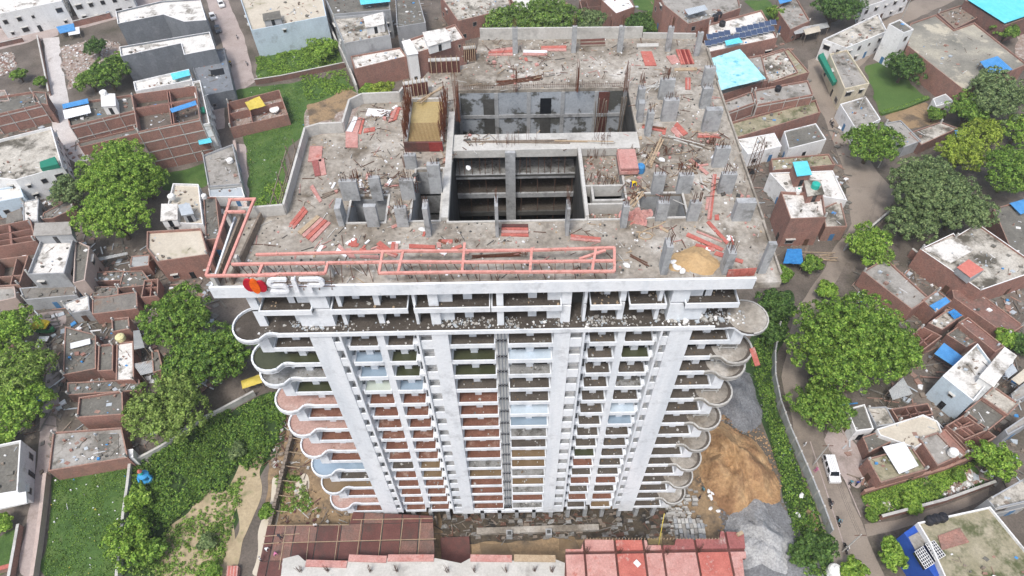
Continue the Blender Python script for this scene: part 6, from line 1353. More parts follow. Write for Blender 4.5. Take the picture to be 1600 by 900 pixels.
def tree(label, px, py, rpx, mat, name='tree', cat='tree', flat_=.68, trunk=None, dens=1., seed=None, leaf=.46, squash=1., group=None, mat2=None):
    seed = seed if seed is not None else int(px * 7 + py); rg = np.random.default_rng(seed)
    z = 3.5
    for _ in range(3):
        x, y = U(px, py, z); d = y * ct + (H - z) * st; Rm = rpx / FPX * d; tr = trunk if trunk is not None else .22 * Rm + .4; hz = Rm * flat_; z = tr + hz * .75
    e = empty(name, (x, y, 0), label, cat, group); c = np.array([x, y, z])
    nl = int(7 + Rm * 1.0); lobes = []
    for i in range(nl):
        a = 2.399 * i + rg.uniform(-.3, .3); q = math.sqrt((i + .5) / nl) * .68
        lobes.append((c + np.array([math.cos(a) * q * Rm, math.sin(a) * q * Rm * squash, hz * (rg.uniform(.05, .5) * (1 - q * q * 1.1))]), Rm * rg.uniform(.26, .45)))
    Ps, Ns, Rc = [], [], []
    for lc, lr in lobes:
        n = int(max(8, 3.5 * lr * lr * dens) + 4); v = rg.normal(size=(n, 3)); v[:, 2] = np.abs(v[:, 2]) * 1.1 - .35; v /= np.linalg.norm(v, axis=1, keepdims=True)
        Ps.append(lc + v * lr * rg.uniform(.78, 1.16, (n, 1)) * np.array([1, 1, .85])); Ns.append(v); Rc.append(np.full(n, 1.) * rg.uniform(.5, 1.12, n) * min(1, .25 + Rm / 7))
    P, N0, Rc = np.concatenate(Ps), np.concatenate(Ns), np.concatenate(Rc)
    C, Nn = clumps(rg, P, N0, Rc, 42)
    # thin filler inside so that the far side does not show as sky
    k = int(len(C) * .12); L = rg.integers(0, len(lobes), k); lc = np.array([l[0] for l in lobes])[L]; lr = np.array([l[1] for l in lobes])[L]
    v = rg.normal(size=(k, 3)); v /= np.linalg.norm(v, axis=1, keepdims=True); C2 = lc + v * lr[:, None] * rg.uniform(.3, .85, (k, 1))
    C = np.concatenate([C, C2]); Nn = np.concatenate([Nn, v + rg.normal(size=v.shape) * .6])
    keep = C[:, 2] > .25; C, Nn = C[keep], Nn[keep]
    mi = None; mats = mat
    if mat2: mats = [mat, mat2]; mi = (rg.random(len(C)) < .3).astype(int)
    quads('crown', C, Nn, leaf, mats, e, (x, y, 0), mi=mi, seed=seed)
    mb = MB(); r0 = .05 * Rm + .08; mb.cyl((x, y, 0), (x + .1, y, tr), r0 * 1.25, r0 * .85, 8)
    for i in range(0, nl, 2):
        l = lobes[i][0]; m_ = Vector((x, y, tr)).lerp(Vector(l), .5) + Vector((0, 0, -.1 * Rm)); mb.cyl((x + .1, y, tr - .2), m_, r0 * .6, r0 * .42, 6); mb.cyl(m_, tuple(l), r0 * .42, r0 * .16, 6)
    mb.build('trunk', 'trunk_bark', e, smooth=True)
    return e
TREES = [('huge round street tree spreading over the right street', 1322, 545, 98, 'leaf_mid', dict(flat_=.62, mat2='leaf_bright')), ('lower leafy tree joined to the huge street tree, over the street edge', 1283, 640, 48, 'leaf_mid', {}), ('leafy tree on the right shoulder of the huge street tree', 1385, 545, 55, 'leaf_mid', dict(mat2='leaf_bright')),
 ('dark green tree beside the bend of the right street', 1362, 228, 44, 'leaf_mid', {}), ('big greyish olive tree at the right, over the street', 1452, 300, 66, 'leaf_olive', dict(flat_=.75)), ('olive tree leaning towards the compound hall', 1495, 330, 52, 'leaf_olive', {}), ('olive tree lobe above the small street tree', 1425, 345, 44, 'leaf_olive', {}),
 ('yellow green tree behind the olive tree', 1503, 240, 42, 'leaf_yellow', {}), ('dark leafy tree at the right edge above the blue roof sheet', 1580, 270, 52, 'leaf_mid', {}), ('bushy tree at the right edge below the wide hall', 1560, 155, 52, 'leaf_olive', {}), ('dense green tree beside the wide hall corner', 1512, 175, 34, 'leaf_mid', {}), ('small yellow green tree below the bushy trees at the right', 1535, 207, 30, 'leaf_yellow', {}), ('bright tree at the far right beside the yellow green tree', 1592, 205, 30, 'leaf_bright', {}),
 ('small bright green street tree above the grey flat-roofed house', 1358, 388, 42, 'leaf_bright', dict(flat_=.5)), ('drooping dark tree in the corner of the lawn', 1412, 108, 30, 'leaf_dark', {}), ('dark street tree beside the tin awnings at the top right', 1305, 14, 42, 'leaf_dark', {}), ('bush beside the wide hall at the right edge', 1572, 52, 20, 'leaf_mid', {}),
 ('big bright green round tree at the left, upper crown', 190, 272, 62, 'leaf_bright', dict(flat_=.6)), ('round bright tree at the left, lower crown', 180, 340, 58, 'leaf_bright', dict(flat_=.75)), ('leafy bright tree between the round tree and the brick grid wall', 230, 290, 34, 'leaf_bright', {}), ('pale grey-green tree on the left flank of the big round tree', 108, 300, 30, 'leaf_olive', {}),
 ('upper tree of the dark green clump left of the tower', 278, 500, 58, 'leaf_mid', {}), ('right tree of the dark green clump left of the tower', 345, 555, 58, 'leaf_mid', dict(mat2='leaf_dark')), ('lower tree of the dark green clump left of the tower', 305, 570, 50, 'leaf_mid', dict(mat2='leaf_dark')),
 ('pale yellowish tree above the green plot', 262, 640, 62, 'leaf_pale', {}), ('large pale green tree at the left edge', 28, 590, 58, 'leaf_pale', dict(mat2='leaf_bright')), ('green tree at the left edge above the pale tree', 20, 520, 44, 'leaf_bright', {}), ('green tree at the left edge below the pale tree', 30, 640, 50, 'leaf_bright', {}), ('small dark tree at the left edge beside the white-walled house', 2, 690, 20, 'leaf_mid', {}), ('small bush in the bottom left corner', 4, 820, 16, 'leaf_bright', {}),
 ('bright shrub in the middle of the wall by the green plot', 205, 843, 40, 'leaf_bright', dict(flat_=.55)), ('shrub beside the blue idol on the plot wall', 215, 780, 22, 'leaf_bright', {}), ('shrub spreading right of the plot wall shrub', 235, 860, 24, 'leaf_mid', {}), ('blue-green bush on the sandy slope', 324, 846, 13, 'leaf_olive', {}), ('blue-green bush near the trench on the weedy slope', 372, 705, 13, 'leaf_olive', {}), ('bush at the trench edge', 416, 800, 12, 'leaf_mid', {}), ('bush at the bottom of the sandy slope', 335, 892, 12, 'leaf_mid', {}),
 ('round bright garden tree beside the rubble plot at the right', 1552, 722, 35, 'leaf_bright', {}), ('bright tree in front of the blue-fronted house', 1396, 866, 24, 'leaf_bright', {}), ('bright bush at the bottom edge of the right street', 1332, 893, 22, 'leaf_bright', {}), ('dark bush by the lower end of the tin fence', 1278, 858, 30, 'leaf_dark', {}), ('dark bush left of the fence-end bush', 1248, 868, 18, 'leaf_dark', {}),
 ('dark trees between the tower and the tin fence, upper', 1212, 480, 30, 'leaf_dark', {}), ('dark tree close to the round balcony at the top right', 1205, 520, 22, 'leaf_dark', {}), ('bush beside the blue tarpaulin shelter', 1268, 415, 18, 'leaf_mid', {}), ('bush at the wall below the blue tarpaulin shelter', 1222, 430, 16, 'leaf_mid', {}), ('bright bush at the top of the huge street tree', 1290, 455, 18, 'leaf_bright', {}),
 ('leafy canopy tree behind the tower, left of three', 795, 38, 40, 'leaf_mid', dict(mat2='leaf_olive')), ('leafy canopy tree behind the tower, middle of three', 858, 32, 46, 'leaf_mid', dict(mat2='leaf_olive')), ('leafy canopy tree behind the tower, right of three', 918, 42, 36, 'leaf_olive', {}), ('dark shrub behind the tower parapet', 1000, 40, 22, 'leaf_dark', {}),
 ('dark low tree on the rubble plot at the top left, largest', 168, 118, 34, 'leaf_mid', dict(mat2='leaf_dark')), ('low tree on the rubble plot at the top left, upper', 150, 75, 18, 'leaf_dark', {}), ('low tree on the rubble plot at the top left, lower left', 142, 128, 22, 'leaf_mid', {}), ('low tree on the rubble plot beside the grey terrace wall', 192, 100, 22, 'leaf_mid', {}), ('bush at the left edge of the dirt plot', 30, 118, 12, 'leaf_mid', {}), ('bush on the dirt plot beside the white lane', 64, 128, 10, 'leaf_mid', {}),
 ('yellowish bush behind the stepped parapet of the tower', 598, 143, 20, 'leaf_yellow', {}), ('green bush behind the stepped parapet of the tower', 575, 142, 14, 'leaf_bright', {}), ('thick shrub on the grass plot under the pale blue house', 505, 78, 26, 'leaf_bright', dict(flat_=.3)), ('bright bush at the right edge by the white compound hall', 1572, 530, 18, 'leaf_bright', {}), ('dark bush at the right edge by the white compound hall', 1596, 540, 20, 'leaf_dark', {}), ('small bush on the bare yard below the lawn', 1460, 180, 14, 'leaf_mid', {}),
 ('tree in the top right corner behind the cyan roof', 1215, 22, 16, 'leaf_mid', {}), ('low bush on the rubble and grass plot', 1425, 788, 16, 'leaf_bright', dict(flat_=.4)), ('bush among the rubble at the right', 1498, 745, 9, 'leaf_mid', {}), ('bush at the near end of the rubble plot', 1362, 805, 11, 'leaf_mid', {})]
for l, px, py, r, mt, kw in TREES: tree(l, px, py, r, mt, **kw)
# weeds and grass: one mass per plot
def weeds(name, poly, n, hmax, mats, seed, leaf=.34, per=12, rc=(.25, .6)):
    rg = np.random.default_rng(seed); P0 = np.array(fx(poly)); lo, hi = P0.min(0), P0.max(0); pts = []
    pl = [tuple(p) for p in P0]
    while len(pts) < n:
        q = rg.uniform(lo, hi)
        if inp(q[0], q[1], pl) and (math.sin(q[0] * .9 + seed) + math.sin(q[1] * .7 + q[0] * .4) + rg.normal() * .8) > -.9: pts.append((q[0], q[1], rg.uniform(0, hmax)))
    P = np.array(pts); N0 = np.tile(np.array([0, 0, 1.]), (len(P), 1)); C, Nn = clumps(rg, P, N0, rg.uniform(*rc, len(P)), per)
    C[:, 2] = np.abs(C[:, 2]) + .05; mi = (rg.random(len(C)) < .4).astype(int); o = (float(P0[0][0]), float(P0[0][1]), 0)
    quads(name, C, Nn, leaf, mats, None, o, mi=mi, seed=seed, kind='stuff')
weeds('weeds', [(212, 725), (262, 690), (330, 655), (440, 612), (450, 640), (436, 690), (398, 745), (372, 722), (350, 765), (300, 790), (262, 825), (215, 850), (205, 800)], 4600, .8, ['leaf_mid', 'leaf_dark'], 1)
weeds('weeds', [(238, 850), (300, 800), (345, 770), (385, 740), (372, 800), (340, 905), (196, 905)], 700, .25, ['leaf_mid', 'leaf_pale'], 2)
weeds('weeds', [(1172, 560), (1204, 470), (1232, 500), (1206, 560), (1212, 640), (1243, 720), (1288, 830), (1300, 900), (1255, 900), (1232, 800), (1207, 700), (1190, 640)], 1500, .6, ['leaf_mid', 'leaf_dark'], 3)
weeds('weeds', [(1345, 778), (1400, 757), (1470, 738), (1525, 722), (1460, 780), (1372, 806)], 1500, .3, ['leaf_bright', 'leaf_mid'], 4)
weeds('weeds', [(400, 92), (440, 80), (528, 64), (538, 104), (470, 118), (404, 128)], 1300, .35, ['leaf_bright', 'leaf_mid'], 5)
weeds('weeds', [(470, 120), (540, 110), (552, 140), (480, 160)], 420, .35, ['leaf_bright', 'leaf_mid'], 9); weeds('weeds', [(980, 24), (1018, 20), (1028, 50), (978, 52)], 500, .6, ['leaf_dark', 'leaf_mid'], 6)
weeds('weeds', [(418, 290), (450, 285), (445, 328), (395, 330)], 420, .3, ['leaf_bright', 'leaf_mid'], 7); weeds('weeds', [(430, 745), (462, 735), (480, 770), (500, 800), (440, 800)], 160, .15, ['leaf_mid', 'leaf_pale'], 8)
weeds('short_grass', [(86, 748), (200, 730), (206, 762), (188, 903), (66, 903), (80, 800)], 2000, .02, ['leaf_mid', 'leaf_dark'], 10, .2, 6, (.1, .3)); weeds('short_grass', [(362, 150), (440, 135), (480, 128), (470, 205), (448, 240), (438, 325), (394, 325), (384, 225)], 1700, .03, ['leaf_mid', 'leaf_dark'], 11, .22, 6, (.1, .3))
weeds('hedge', [(1376, 181), (1412, 171), (1450, 156), (1449, 152), (1410, 167), (1374, 177)], 260, .5, ['leaf_bright', 'leaf_mid'], 12, .25, 10, (.3, .5))
# litter and scrap on the ground
def scatter(name, polys, n, mats, seed, s0=.1, s1=.5, long_=.3, wts=None):
    rr = random.Random(seed); q = MB(); PL = [[tuple(p) for p in fx(po)] for po in polys]; cnt = 0; tries = 0
    while cnt < n and tries < n * 30:
        tries += 1; pl = rr.choice(PL); xs_ = [p[0] for p in pl]; ys_ = [p[1] for p in pl]; x, y = rr.uniform(min(xs_), max(xs_)), rr.uniform(min(ys_), max(ys_))
        if not inp(x, y, pl): continue
        cnt += 1; s_ = rr.uniform(s0, s1) ** 1.3; a = rr.random() * 6.28; m_ = rr.choices(range(len(mats)), wts)[0] if wts else rr.randrange(len(mats))
        if rr.random() < long_: L = rr.uniform(1, 4) * s_ * 2; q.bar((x, y, .12), (x + L * math.cos(a), y + L * math.sin(a), rr.uniform(.12, .4)), s_ * .35, .1, m_)
        else: q.prism([(x + s_ * math.cos(a + w_) * rr.uniform(.6, 1.4), y + s_ * math.sin(a + w_)) for w_ in (0, 1.4, 3.1, 4.5)], 0, rr.uniform(.08, .4), m_, bottom=False)
    q.build(name, mats, kind='stuff')
SL = [(0, 330), (330, 420), (360, 600), (200, 720), (60, 740), (0, 500)]
scatter('yard_scrap', [SL], 1300, ['old_timber', 'white_sheet', 'grey_sheet', 'brick_pale', 'tin_old', 'tin_blue', 'dark_roof'], 21, .15, .9, .35, [4, 1.6, 2, 3, 4, .3, 4])
scatter('yard_scrap', [[(1300, 640), (1340, 420), (1600, 380), (1600, 760), (1340, 760)]], 1000, ['old_timber', 'white_sheet', 'grey_sheet', 'brick_pale', 'tin_old', 'tin_blue', 'dark_roof'], 22, .15, .9, .35, [4, 1.4, 2, 4, 4, .4, 4])
scatter('yard_scrap', [[(560, 0), (1160, 0), (1280, 100), (1220, 250), (1180, 260), (1100, 60), (640, 90)], [(1180, 240), (1320, 190), (1330, 330), (1240, 420), (1200, 400)], [(0, 150), (130, 240), (100, 330), (0, 330)]], 900, ['old_timber', 'white_sheet', 'grey_sheet', 'brick_pale', 'tin_old', 'dark_roof'], 23, .2, .9, .35, [4, 1.4, 2, 4, 3, 4])
scatter('rubble', [[(94, 75), (140, 62), (188, 66), (192, 90), (160, 100), (110, 140), (98, 110)], [(-20, 85), (20, 82), (26, 100), (10, 118), (-20, 120)], [(1465, 755), (1490, 738), (1520, 735), (1535, 752), (1475, 780)], [(1355, 790), (1388, 785), (1388, 800), (1368, 806)]], 1300, ['white_plaster', 'brick_pale', 'light_concrete', 'rubble_ground'], 24, .12, .5, .05)
scatter('litter', [[(85, 745), (200, 728), (205, 760), (188, 905), (62, 905)], [(398, 90), (440, 78), (530, 62), (540, 105), (402, 130)], [(372, 138), (440, 132), (480, 205), (440, 330), (384, 330)], [(1215, 640), (1245, 720), (1290, 830), (1260, 850), (1210, 700)]], 130, ['white_sheet', 'cloth_white', 'tarp_yellow', 'tin_blue'], 25, .08, .26, .05, [5, 5, 1, .6])
scatter('rubble', [[(448, 780), (470, 690), (500, 790), (560, 800), (560, 818), (440, 818)], [(420, 720), (452, 640), (470, 690), (440, 760)]], 300, ['old_timber', 'bay_brown', 'form_wine', 'light_concrete'], 26, .1, .5, .5)
# ------------------------------------------------------------------ people
def person_mesh(kind):
    J = {'stand': [(0, 0, .92), (0, 0, 1.12), (0, .01, 1.38), (0, 0, 1.5), (0, -.02, 1.63), (-.1, 0, .88), (-.12, -.06, .48), (-.12, .1, .06), (.1, 0, .88), (.12, .1, .48), (.12, .22, .08), (-.2, .01, 1.4), (-.26, -.04, 1.12), (-.24, -.2, .9), (.2, .01, 1.4), (.27, .02, 1.12), (.26, -.14, .9), (-.12, -.06, .03), (.12, .1, .03)],
         'sit': [(0, .1, .78), (0, .06, .98), (0, -.02, 1.24), (0, -.04, 1.36), (0, -.08, 1.5), (-.12, .06, .76), (-.18, -.38, .7), (-.16, -.3, .3), (.12, .06, .76), (.18, -.38, .7), (.16, -.3, .3), (-.2, -.02, 1.26), (-.28, -.2, 1.04), (-.26, -.46, 1.0), (.2, -.02, 1.26), (.28, -.2, 1.04), (.26, -.46, 1.0), (-.16, -.42, .26), (.16, -.42, .26)],
         'bend': [(0, .1, .85), (0, -.08, 1.0), (0, -.34, 1.1), (0, -.46, 1.1), (0, -.58, 1.06), (-.1, .1, .82), (-.14, -.02, .46), (-.13, .12, .06), (.1, .1, .82), (.14, -.02, .46), (.13, .12, .06), (-.2, -.34, 1.08), (-.24, -.42, .82), (-.18, -.52, .6), (.2, -.34, 1.08), (.24, -.42, .82), (.18, -.52, .6), (-.13, 0, .03), (.13, 0, .03)]}[kind]
    E = [(0, 1), (1, 2), (2, 3), (3, 4), (0, 5), (5, 6), (6, 7), (7, 17), (0, 8), (8, 9), (9, 10), (10, 18), (2, 11), (11, 12), (12, 13), (2, 14), (14, 15), (15, 16)]
    RAD = [.15, .14, .17, .065, .11, .095, .075, .05, .095, .075, .05, .07, .05, .038, .07, .05, .038, .045, .045]
    me = bpy.data.meshes.new('person'); me.from_pydata(J, E, []); o = bpy.data.objects.new('tmp_person', me); COL.objects.link(o)
    sk = o.modifiers.new('s', 'SKIN'); o.modifiers.new('u', 'SUBSURF').levels = 1
    for i, v in enumerate(me.skin_vertices[0].data): v.radius = (RAD[i], RAD[i] * (.75 if i in (0, 1, 2) else 1)); v.use_root = i == 0
    bpy.context.view_layer.update(); ev = o.evaluated_get(bpy.context.evaluated_depsgraph_get()); m2 = bpy.data.meshes.new_from_object(ev); m2.name = 'person_' + kind
    bpy.data.objects.remove(o)
    m2.materials.clear()
    for k in ('cloth_dark', 'cloth_white', 'skin', 'hair'): m2.materials.append(MATS[k])
    Jv = [Vector(j) for j in J]; hd = Jv[4]
    for p in m2.polygons:
        c = p.center; i = min(range(len(J)), key=lambda q: (Jv[q] - c).length - RAD[q])
        p.material_index = 3 if (c - hd).length < .17 and c.z > hd.z + .03 else 2 if i in (3, 4, 13, 16, 17, 18) else 0 if i in (0, 5, 6, 7, 8, 9, 10) else 1
        p.use_smooth = True
    return m2
PM = {k: person_mesh(k) for k in ('stand', 'sit', 'bend')}
def person(px, py, z, label, shirt, rz, kind='stand', trousers='cloth_dark', loc=None, group=None):
    o = bpy.data.objects.new('person', PM[kind]); COL.objects.link(o); o.location = loc or (*U(px, py, z), z); o.rotation_euler = (0, 0, rz); o.scale = (1.06,) * 3
    for i, m_ in ((0, trousers), (1, shirt)): o.material_slots[i].link = 'OBJECT'; o.material_slots[i].material = MATS[m_]
    return setp(o, label, 'person', group)
person(987, 294, RZ + .01, 'person in a yellow shirt and blue trousers working on the tower roof', 'cloth_yellow', .3, 'bend', 'cloth_blue')
person(417, 860, ZD + .05, 'person in a white shirt bending on the dark formwork deck', 'cloth_white', 1.2, 'bend'); person(409, 876, ZD + .05, 'person in pinkish white at the left edge of the dark formwork deck', 'cloth_white', 2.2)
person(495, 824, ZD + .05, 'person in a white shirt at the back edge of the dark formwork deck', 'cloth_white', 0); person(432, 866, ZD + .05, 'person in pink crouching on the dark formwork deck', 'cloth_pink', .5, 'bend')
person(440, 842, ZD + .05, 'person in dark clothes on the dark formwork deck', 'cloth_dark', 4, 'bend')
person(1256, 697, .05, 'person in white walking on the right street beside the tin fence', 'cloth_white', .8, trousers='cloth_white'); person(1273, 737, .05, 'person in pink walking beside the white car', 'cloth_pink', 1.8, trousers='cloth_pink')
person(1327, 757, .05, 'person in a teal shirt at the street side, leftmost of three', 'cloth_teal', 2.4); person(1337, 758, .05, 'person in blue at the street side, middle of three', 'cloth_blue', 3); person(1343, 752, .05, 'person in white at the street side, rightmost of three', 'cloth_white', 3.5)
person(1092, 780, .05, 'person in dark clothes walking by the foot of the orange sand', 'cloth_dark', 1, trousers='cloth_dark'); person(1097, 768, .05, 'person in a teal shirt by the white sacks', 'cloth_teal', 5)
person(1297, 192, .05, 'person in white standing on the right street near the cream house', 'cloth_white', 1)
# ------------------------------------------------------------------ vehicles
def wheel(e, x, y, r, wd, z=None):
    mb = MB(); mb.cyl((x - wd / 2, y, r), (x + wd / 2, y, r), r, n=14); t = mb.build('wheel', 'tyre', e); mb = MB(); mb.cyl((x - wd / 2 - .01, y, r), (x + wd / 2 + .01, y, r), r * .55, n=10); mb.build('rim', 'chrome', t)
def car(name, label, cat, px, py, rz, paint, L=4.3, Wd=1.75, Hh=1.5, suv=False, z=.05):
    e = empty(name, (0, 0, 0), label, cat); h = L / 2; b = .28; hood = .85 if not suv else 1.05
    prof = [(-h, b + .1), (-h + .05, hood - .12), (-h + .95, hood), (-h + 1.55, Hh - .02), (h - (1.1 if not suv else .35), Hh), (h - (.35 if not suv else .05), hood + .05), (h, hood - .05), (h, b + .05)]
    mb = MB(); sec = []
    for y, zz in prof:
        w_ = Wd / 2 * (1 if zz < hood + .08 else .84); sec.append([(-w_, y, zz), (w_, y, zz)])
    lowL = [(-Wd / 2 * .95, y, b) for y, _ in prof]
    for i in range(len(sec) - 1): a, c = sec[i], sec[i + 1]; mb.face([a[0], a[1], c[1], c[0]])
    mb.face([(-Wd / 2, -h, b), (Wd / 2, -h, b), sec[0][1], sec[0][0]]); mb.face([(Wd / 2, h, b), (-Wd / 2, h, b), sec[-1][0], sec[-1][1]])
    for s in (0, 1):
        sg_ = -1 if s == 0 else 1; pts = [(sg_ * Wd / 2, -h, b)] + [sec[i][s] for i in (0, 1, 2)] + [(sg_ * Wd / 2, sec[5][s][1], hood)] + [sec[i][s] for i in (6, 7)] + [(sg_ * Wd / 2, h, b)]
        mb.face(pts if s else pts[::-1]); up_ = [sec[2][s], sec[3][s], sec[4][s], sec[5][s]]; mb.face(up_[::-1] if s == 0 else up_)
    mb.build('body', paint, e)
    def pane(nm, q, off):
        c = sum((Vector(p) for p in q), Vector()) / 4; mm = MB(); o_ = Vector(off); mm.face([tuple(c + (Vector(p) - c) * .84 + o_) for p in q]); mm.build(nm, 'glass', e)
    pane('windscreen', [sec[2][0], sec[2][1], sec[3][1], sec[3][0]], (0, -.02, .02)); pane('rear_window', [sec[4][0], sec[4][1], sec[5][1], sec[5][0]], (0, .02, .02))
    for s in (0, 1):
        x_ = .03 * (1 if s else -1); y2, y3, y4, y5 = (sec[i][s] for i in (2, 3, 4, 5)); lerp = lambda a, b_, t: tuple(Vector(a).lerp(Vector(b_), t)); n = 3 if suv else 2
        for k in range(n):
            q = [lerp(y2, y5, (k + .1) / n), lerp(y2, y5, (k + .95) / n), lerp(y3, y4, (k + .95) / n), lerp(y3, y4, (k + .1) / n)]; pane('side_window', q if s else q[::-1], (x_, 0, 0))
        mb = MB(); mb.box(Wd / 2 * (.9 if s else -.9) - .2 * s, Wd / 2 * (.9 if s else -.9) + .2 * (1 - s), -h - .03, -h + .06, hood - .3, hood - .14); mb.build('headlight', 'lamp_glass', e)
        mb = MB(); mb.box(Wd / 2 * (1 if s else -1.0) + (0 if s else -.16), Wd / 2 * (1 if s else -1.0) + (.16 if s else 0), -h + 1.35, -h + 1.5, hood, hood + .13); mb.build('mirror', paint, e)
    for x_ in (-Wd / 2 + .1, Wd / 2 - .1):
        for y_ in (-h + .8, h - .8): wheel(e, x_, y_, .33, .22)
    e.location = (*U(px, py, z), z); e.rotation_euler = (0, 0, rz); return e
def hdg(p, q):                                # heading of the nose (-y of the model) from pixel p to pixel q
    a, b = Vector(U(*p, 0)), Vector(U(*q, 0)); d = b - a; return math.atan2(d.y, d.x) + math.pi / 2
car('suv', 'white estate car with a long roof driving down the right street', 'car', 1297, 735, hdg((1290, 710), (1304, 758)), 'car_white', 5.0, 1.9, 1.75, True)
car('parked_car', 'white car parked at the top end of the paved lane', 'car', 346, 8, hdg((343, 0), (350, 16)), 'car_white'); car('parked_car', 'white car parked in the paved lane, behind the grey one', 'car', 333, 28, hdg((329, 18), (338, 38)), 'car_white', 4, 1.7)
car('parked_car', 'dark grey car parked in front of the white car in the paved lane', 'car', 341, 48, hdg((338, 40), (344, 56)), 'car_grey', 3.9, 1.65)
def bike_proto():
    e = empty('motorbike', (0, 0, 0)); 
    for y_ in (-.62, .62): wheel(e, 0, y_, .3, .1)
    mb = MB(); mb.prism([(-.09, -.35), (.09, -.35), (.11, .25), (-.11, .25)], .38, .68); mb.prism([(-.11, -.38), (.11, -.38), (.13, -.02), (-.13, -.02)], .68, .86); mb.bar((0, -.62, .32), (0, -.4, .98), .08); mb.bar((0, .62, .3), (0, .1, .45), .12); mb.build('body', 'black_plastic', e)
    mb = MB(); mb.prism([(-.12, -.02), (.12, -.02), (.1, .7), (-.1, .7)], .74, .84); mb.build('seat', 'tyre', e)
    mb = MB(); mb.bar((-.34, -.36, 1.0), (.34, -.36, 1.0), .05); mb.build('handlebar', 'chrome', e); mb = MB(); mb.cyl((0, -.56, .86), (0, -.48, .86), .1, n=10); mb.build('headlight', 'lamp_glass', e)
    return e
bk = bike_proto(); BK = [(1296, 788, (1290, 760), (1300, 800), 'motorbike with a rider in grey on the right street, behind the white car', 'cloth_dark', 1), (1309, 816, (1300, 790), (1316, 840), 'motorbike with a rider in teal on the right street', 'cloth_teal', 1), (1320, 858, (1316, 840), (1326, 875), 'motorbike with a rider in white by the lowest street pole', 'cloth_white', 1),
      (1299, 197, (1297, 190), (1304, 204), 'motorbike with a rider in dark clothes near the cream house', 'cloth_dark', 1), (352, 80, (350, 70), (354, 88), 'motorbike parked halfway down the paved lane', None, 0), (371, 60, (368, 52), (372, 66), 'motorbike parked at the right kerb of the paved lane', None, 0), (386, 101, (384, 95), (389, 108), 'motorbike parked at the lower right of the paved lane', None, 0), (361, 102, (358, 96), (364, 106), 'orange-clad rider on a motorbike in the paved lane', 'cloth_yellow', 1), (78, 545, (76, 540), (82, 552), 'motorbike parked below the yellow auto rickshaw', None, 0)]
for i, (px, py, a, b, l, sh, rider) in enumerate(BK):
    o = bk if i == 0 else copy_tree(bk); o.location = (*U(px, py, .05), .05); o.rotation_euler = (0, 0, hdg(a, b)); setp(o, l, 'motorbike', 'motorbikes on the streets')
    if rider: person(0, 0, 0, 'rider on the ' + l.replace('motorbike with a rider ', 'motorbike, ').replace('orange-clad rider on a motorbike', 'motorbike, in orange'), sh, hdg(a, b), 'sit', loc=(*U(px, py, .05), .08))
e = empty('auto_rickshaw', (0, 0, 0), 'yellow-topped auto rickshaw parked in the lane at the left', 'auto rickshaw')
mb = MB(); mb.prism([(-.65, -.4), (.65, -.4), (.68, 1.2), (-.68, 1.2)], .35, .95); mb.prism([(-.2, -1.2), (.2, -1.2), (.65, -.4), (-.65, -.4)], .35, .9); mb.build('body', 'rick_green', e)
mb = MB(); mb.prism([(-.6, -.85), (.6, -.85), (.7, -.4), (.7, 1.25), (-.7, 1.25), (-.7, -.4)], 1.55, 1.75); mb.prism([(-.55, -.5), (.55, -.5), (.6, 1.1), (-.6, 1.1)], 1.75, 1.85); mb.box(-.68, .68, 1.1, 1.22, .95, 1.55); mb.build('hood', 'rick_yellow', e)
mb = MB(); mb.face([(-.45, -.85, 1.0), (.45, -.85, 1.0), (.5, -.7, 1.54), (-.5, -.7, 1.54)]); mb.build('windscreen', 'glass', e)
for x_, y_ in ((0, -1.0), (-.6, .9), (.6, .9)): wheel(e, x_, y_, .22, .12)
e.location = (*U(75, 517, .05), .05); e.rotation_euler = (0, 0, hdg((65, 515), (88, 518))); e.scale = (1.5, 1.5, 1.4)
e = empty('handcart', (*U(72, 534, 0), 0), 'small handcart with a white top beside the auto rickshaw', 'cart'); x, y, _ = e.location
mb = MB(); mb.box(x - 1, x + 1, y - .6, y + .6, 1.0, 1.1); mb.build('top', 'white_sheet', e); mb = MB(); mb.box(x - .9, x + .9, y - .5, y + .5, .6, .7); mb.build('tray', 'old_timber', e)
for dx in (-.8, .8):
    mb = MB(); mb.cyl((x + dx, y - .6, .35), (x + dx, y - .52, .35), .35, n=12); mb.build('wheel', 'tyre', e)
    for dy in (-.5, .5): mb = MB(); mb.bar((x + dx, y + dy, .3), (x + dx, y + dy, 1.02), .07); mb.build('post', 'old_timber', e)
sheetroof('yellow-green tarpaulin stretched over a cart left of the tower', 9, [(1515, 630), (1640, 590), (1620, 540), (1505, 580)], 2.2, 'tarp_yellow', 'tarp', 'tarp', sag=-.5, rib=False)
sheetroof('blue tin sheets over the dirt plot wall at the top left', 1, [(375, 210), (470, 190), (460, 145), (350, 168)], 1.8, 'tin_blue'); sheetroof('white tin sheet in front of the blue tin sheets at the top left', 1, [(430, 222), (500, 210), (495, 168), (418, 178)], 1.6, 'white_sheet')
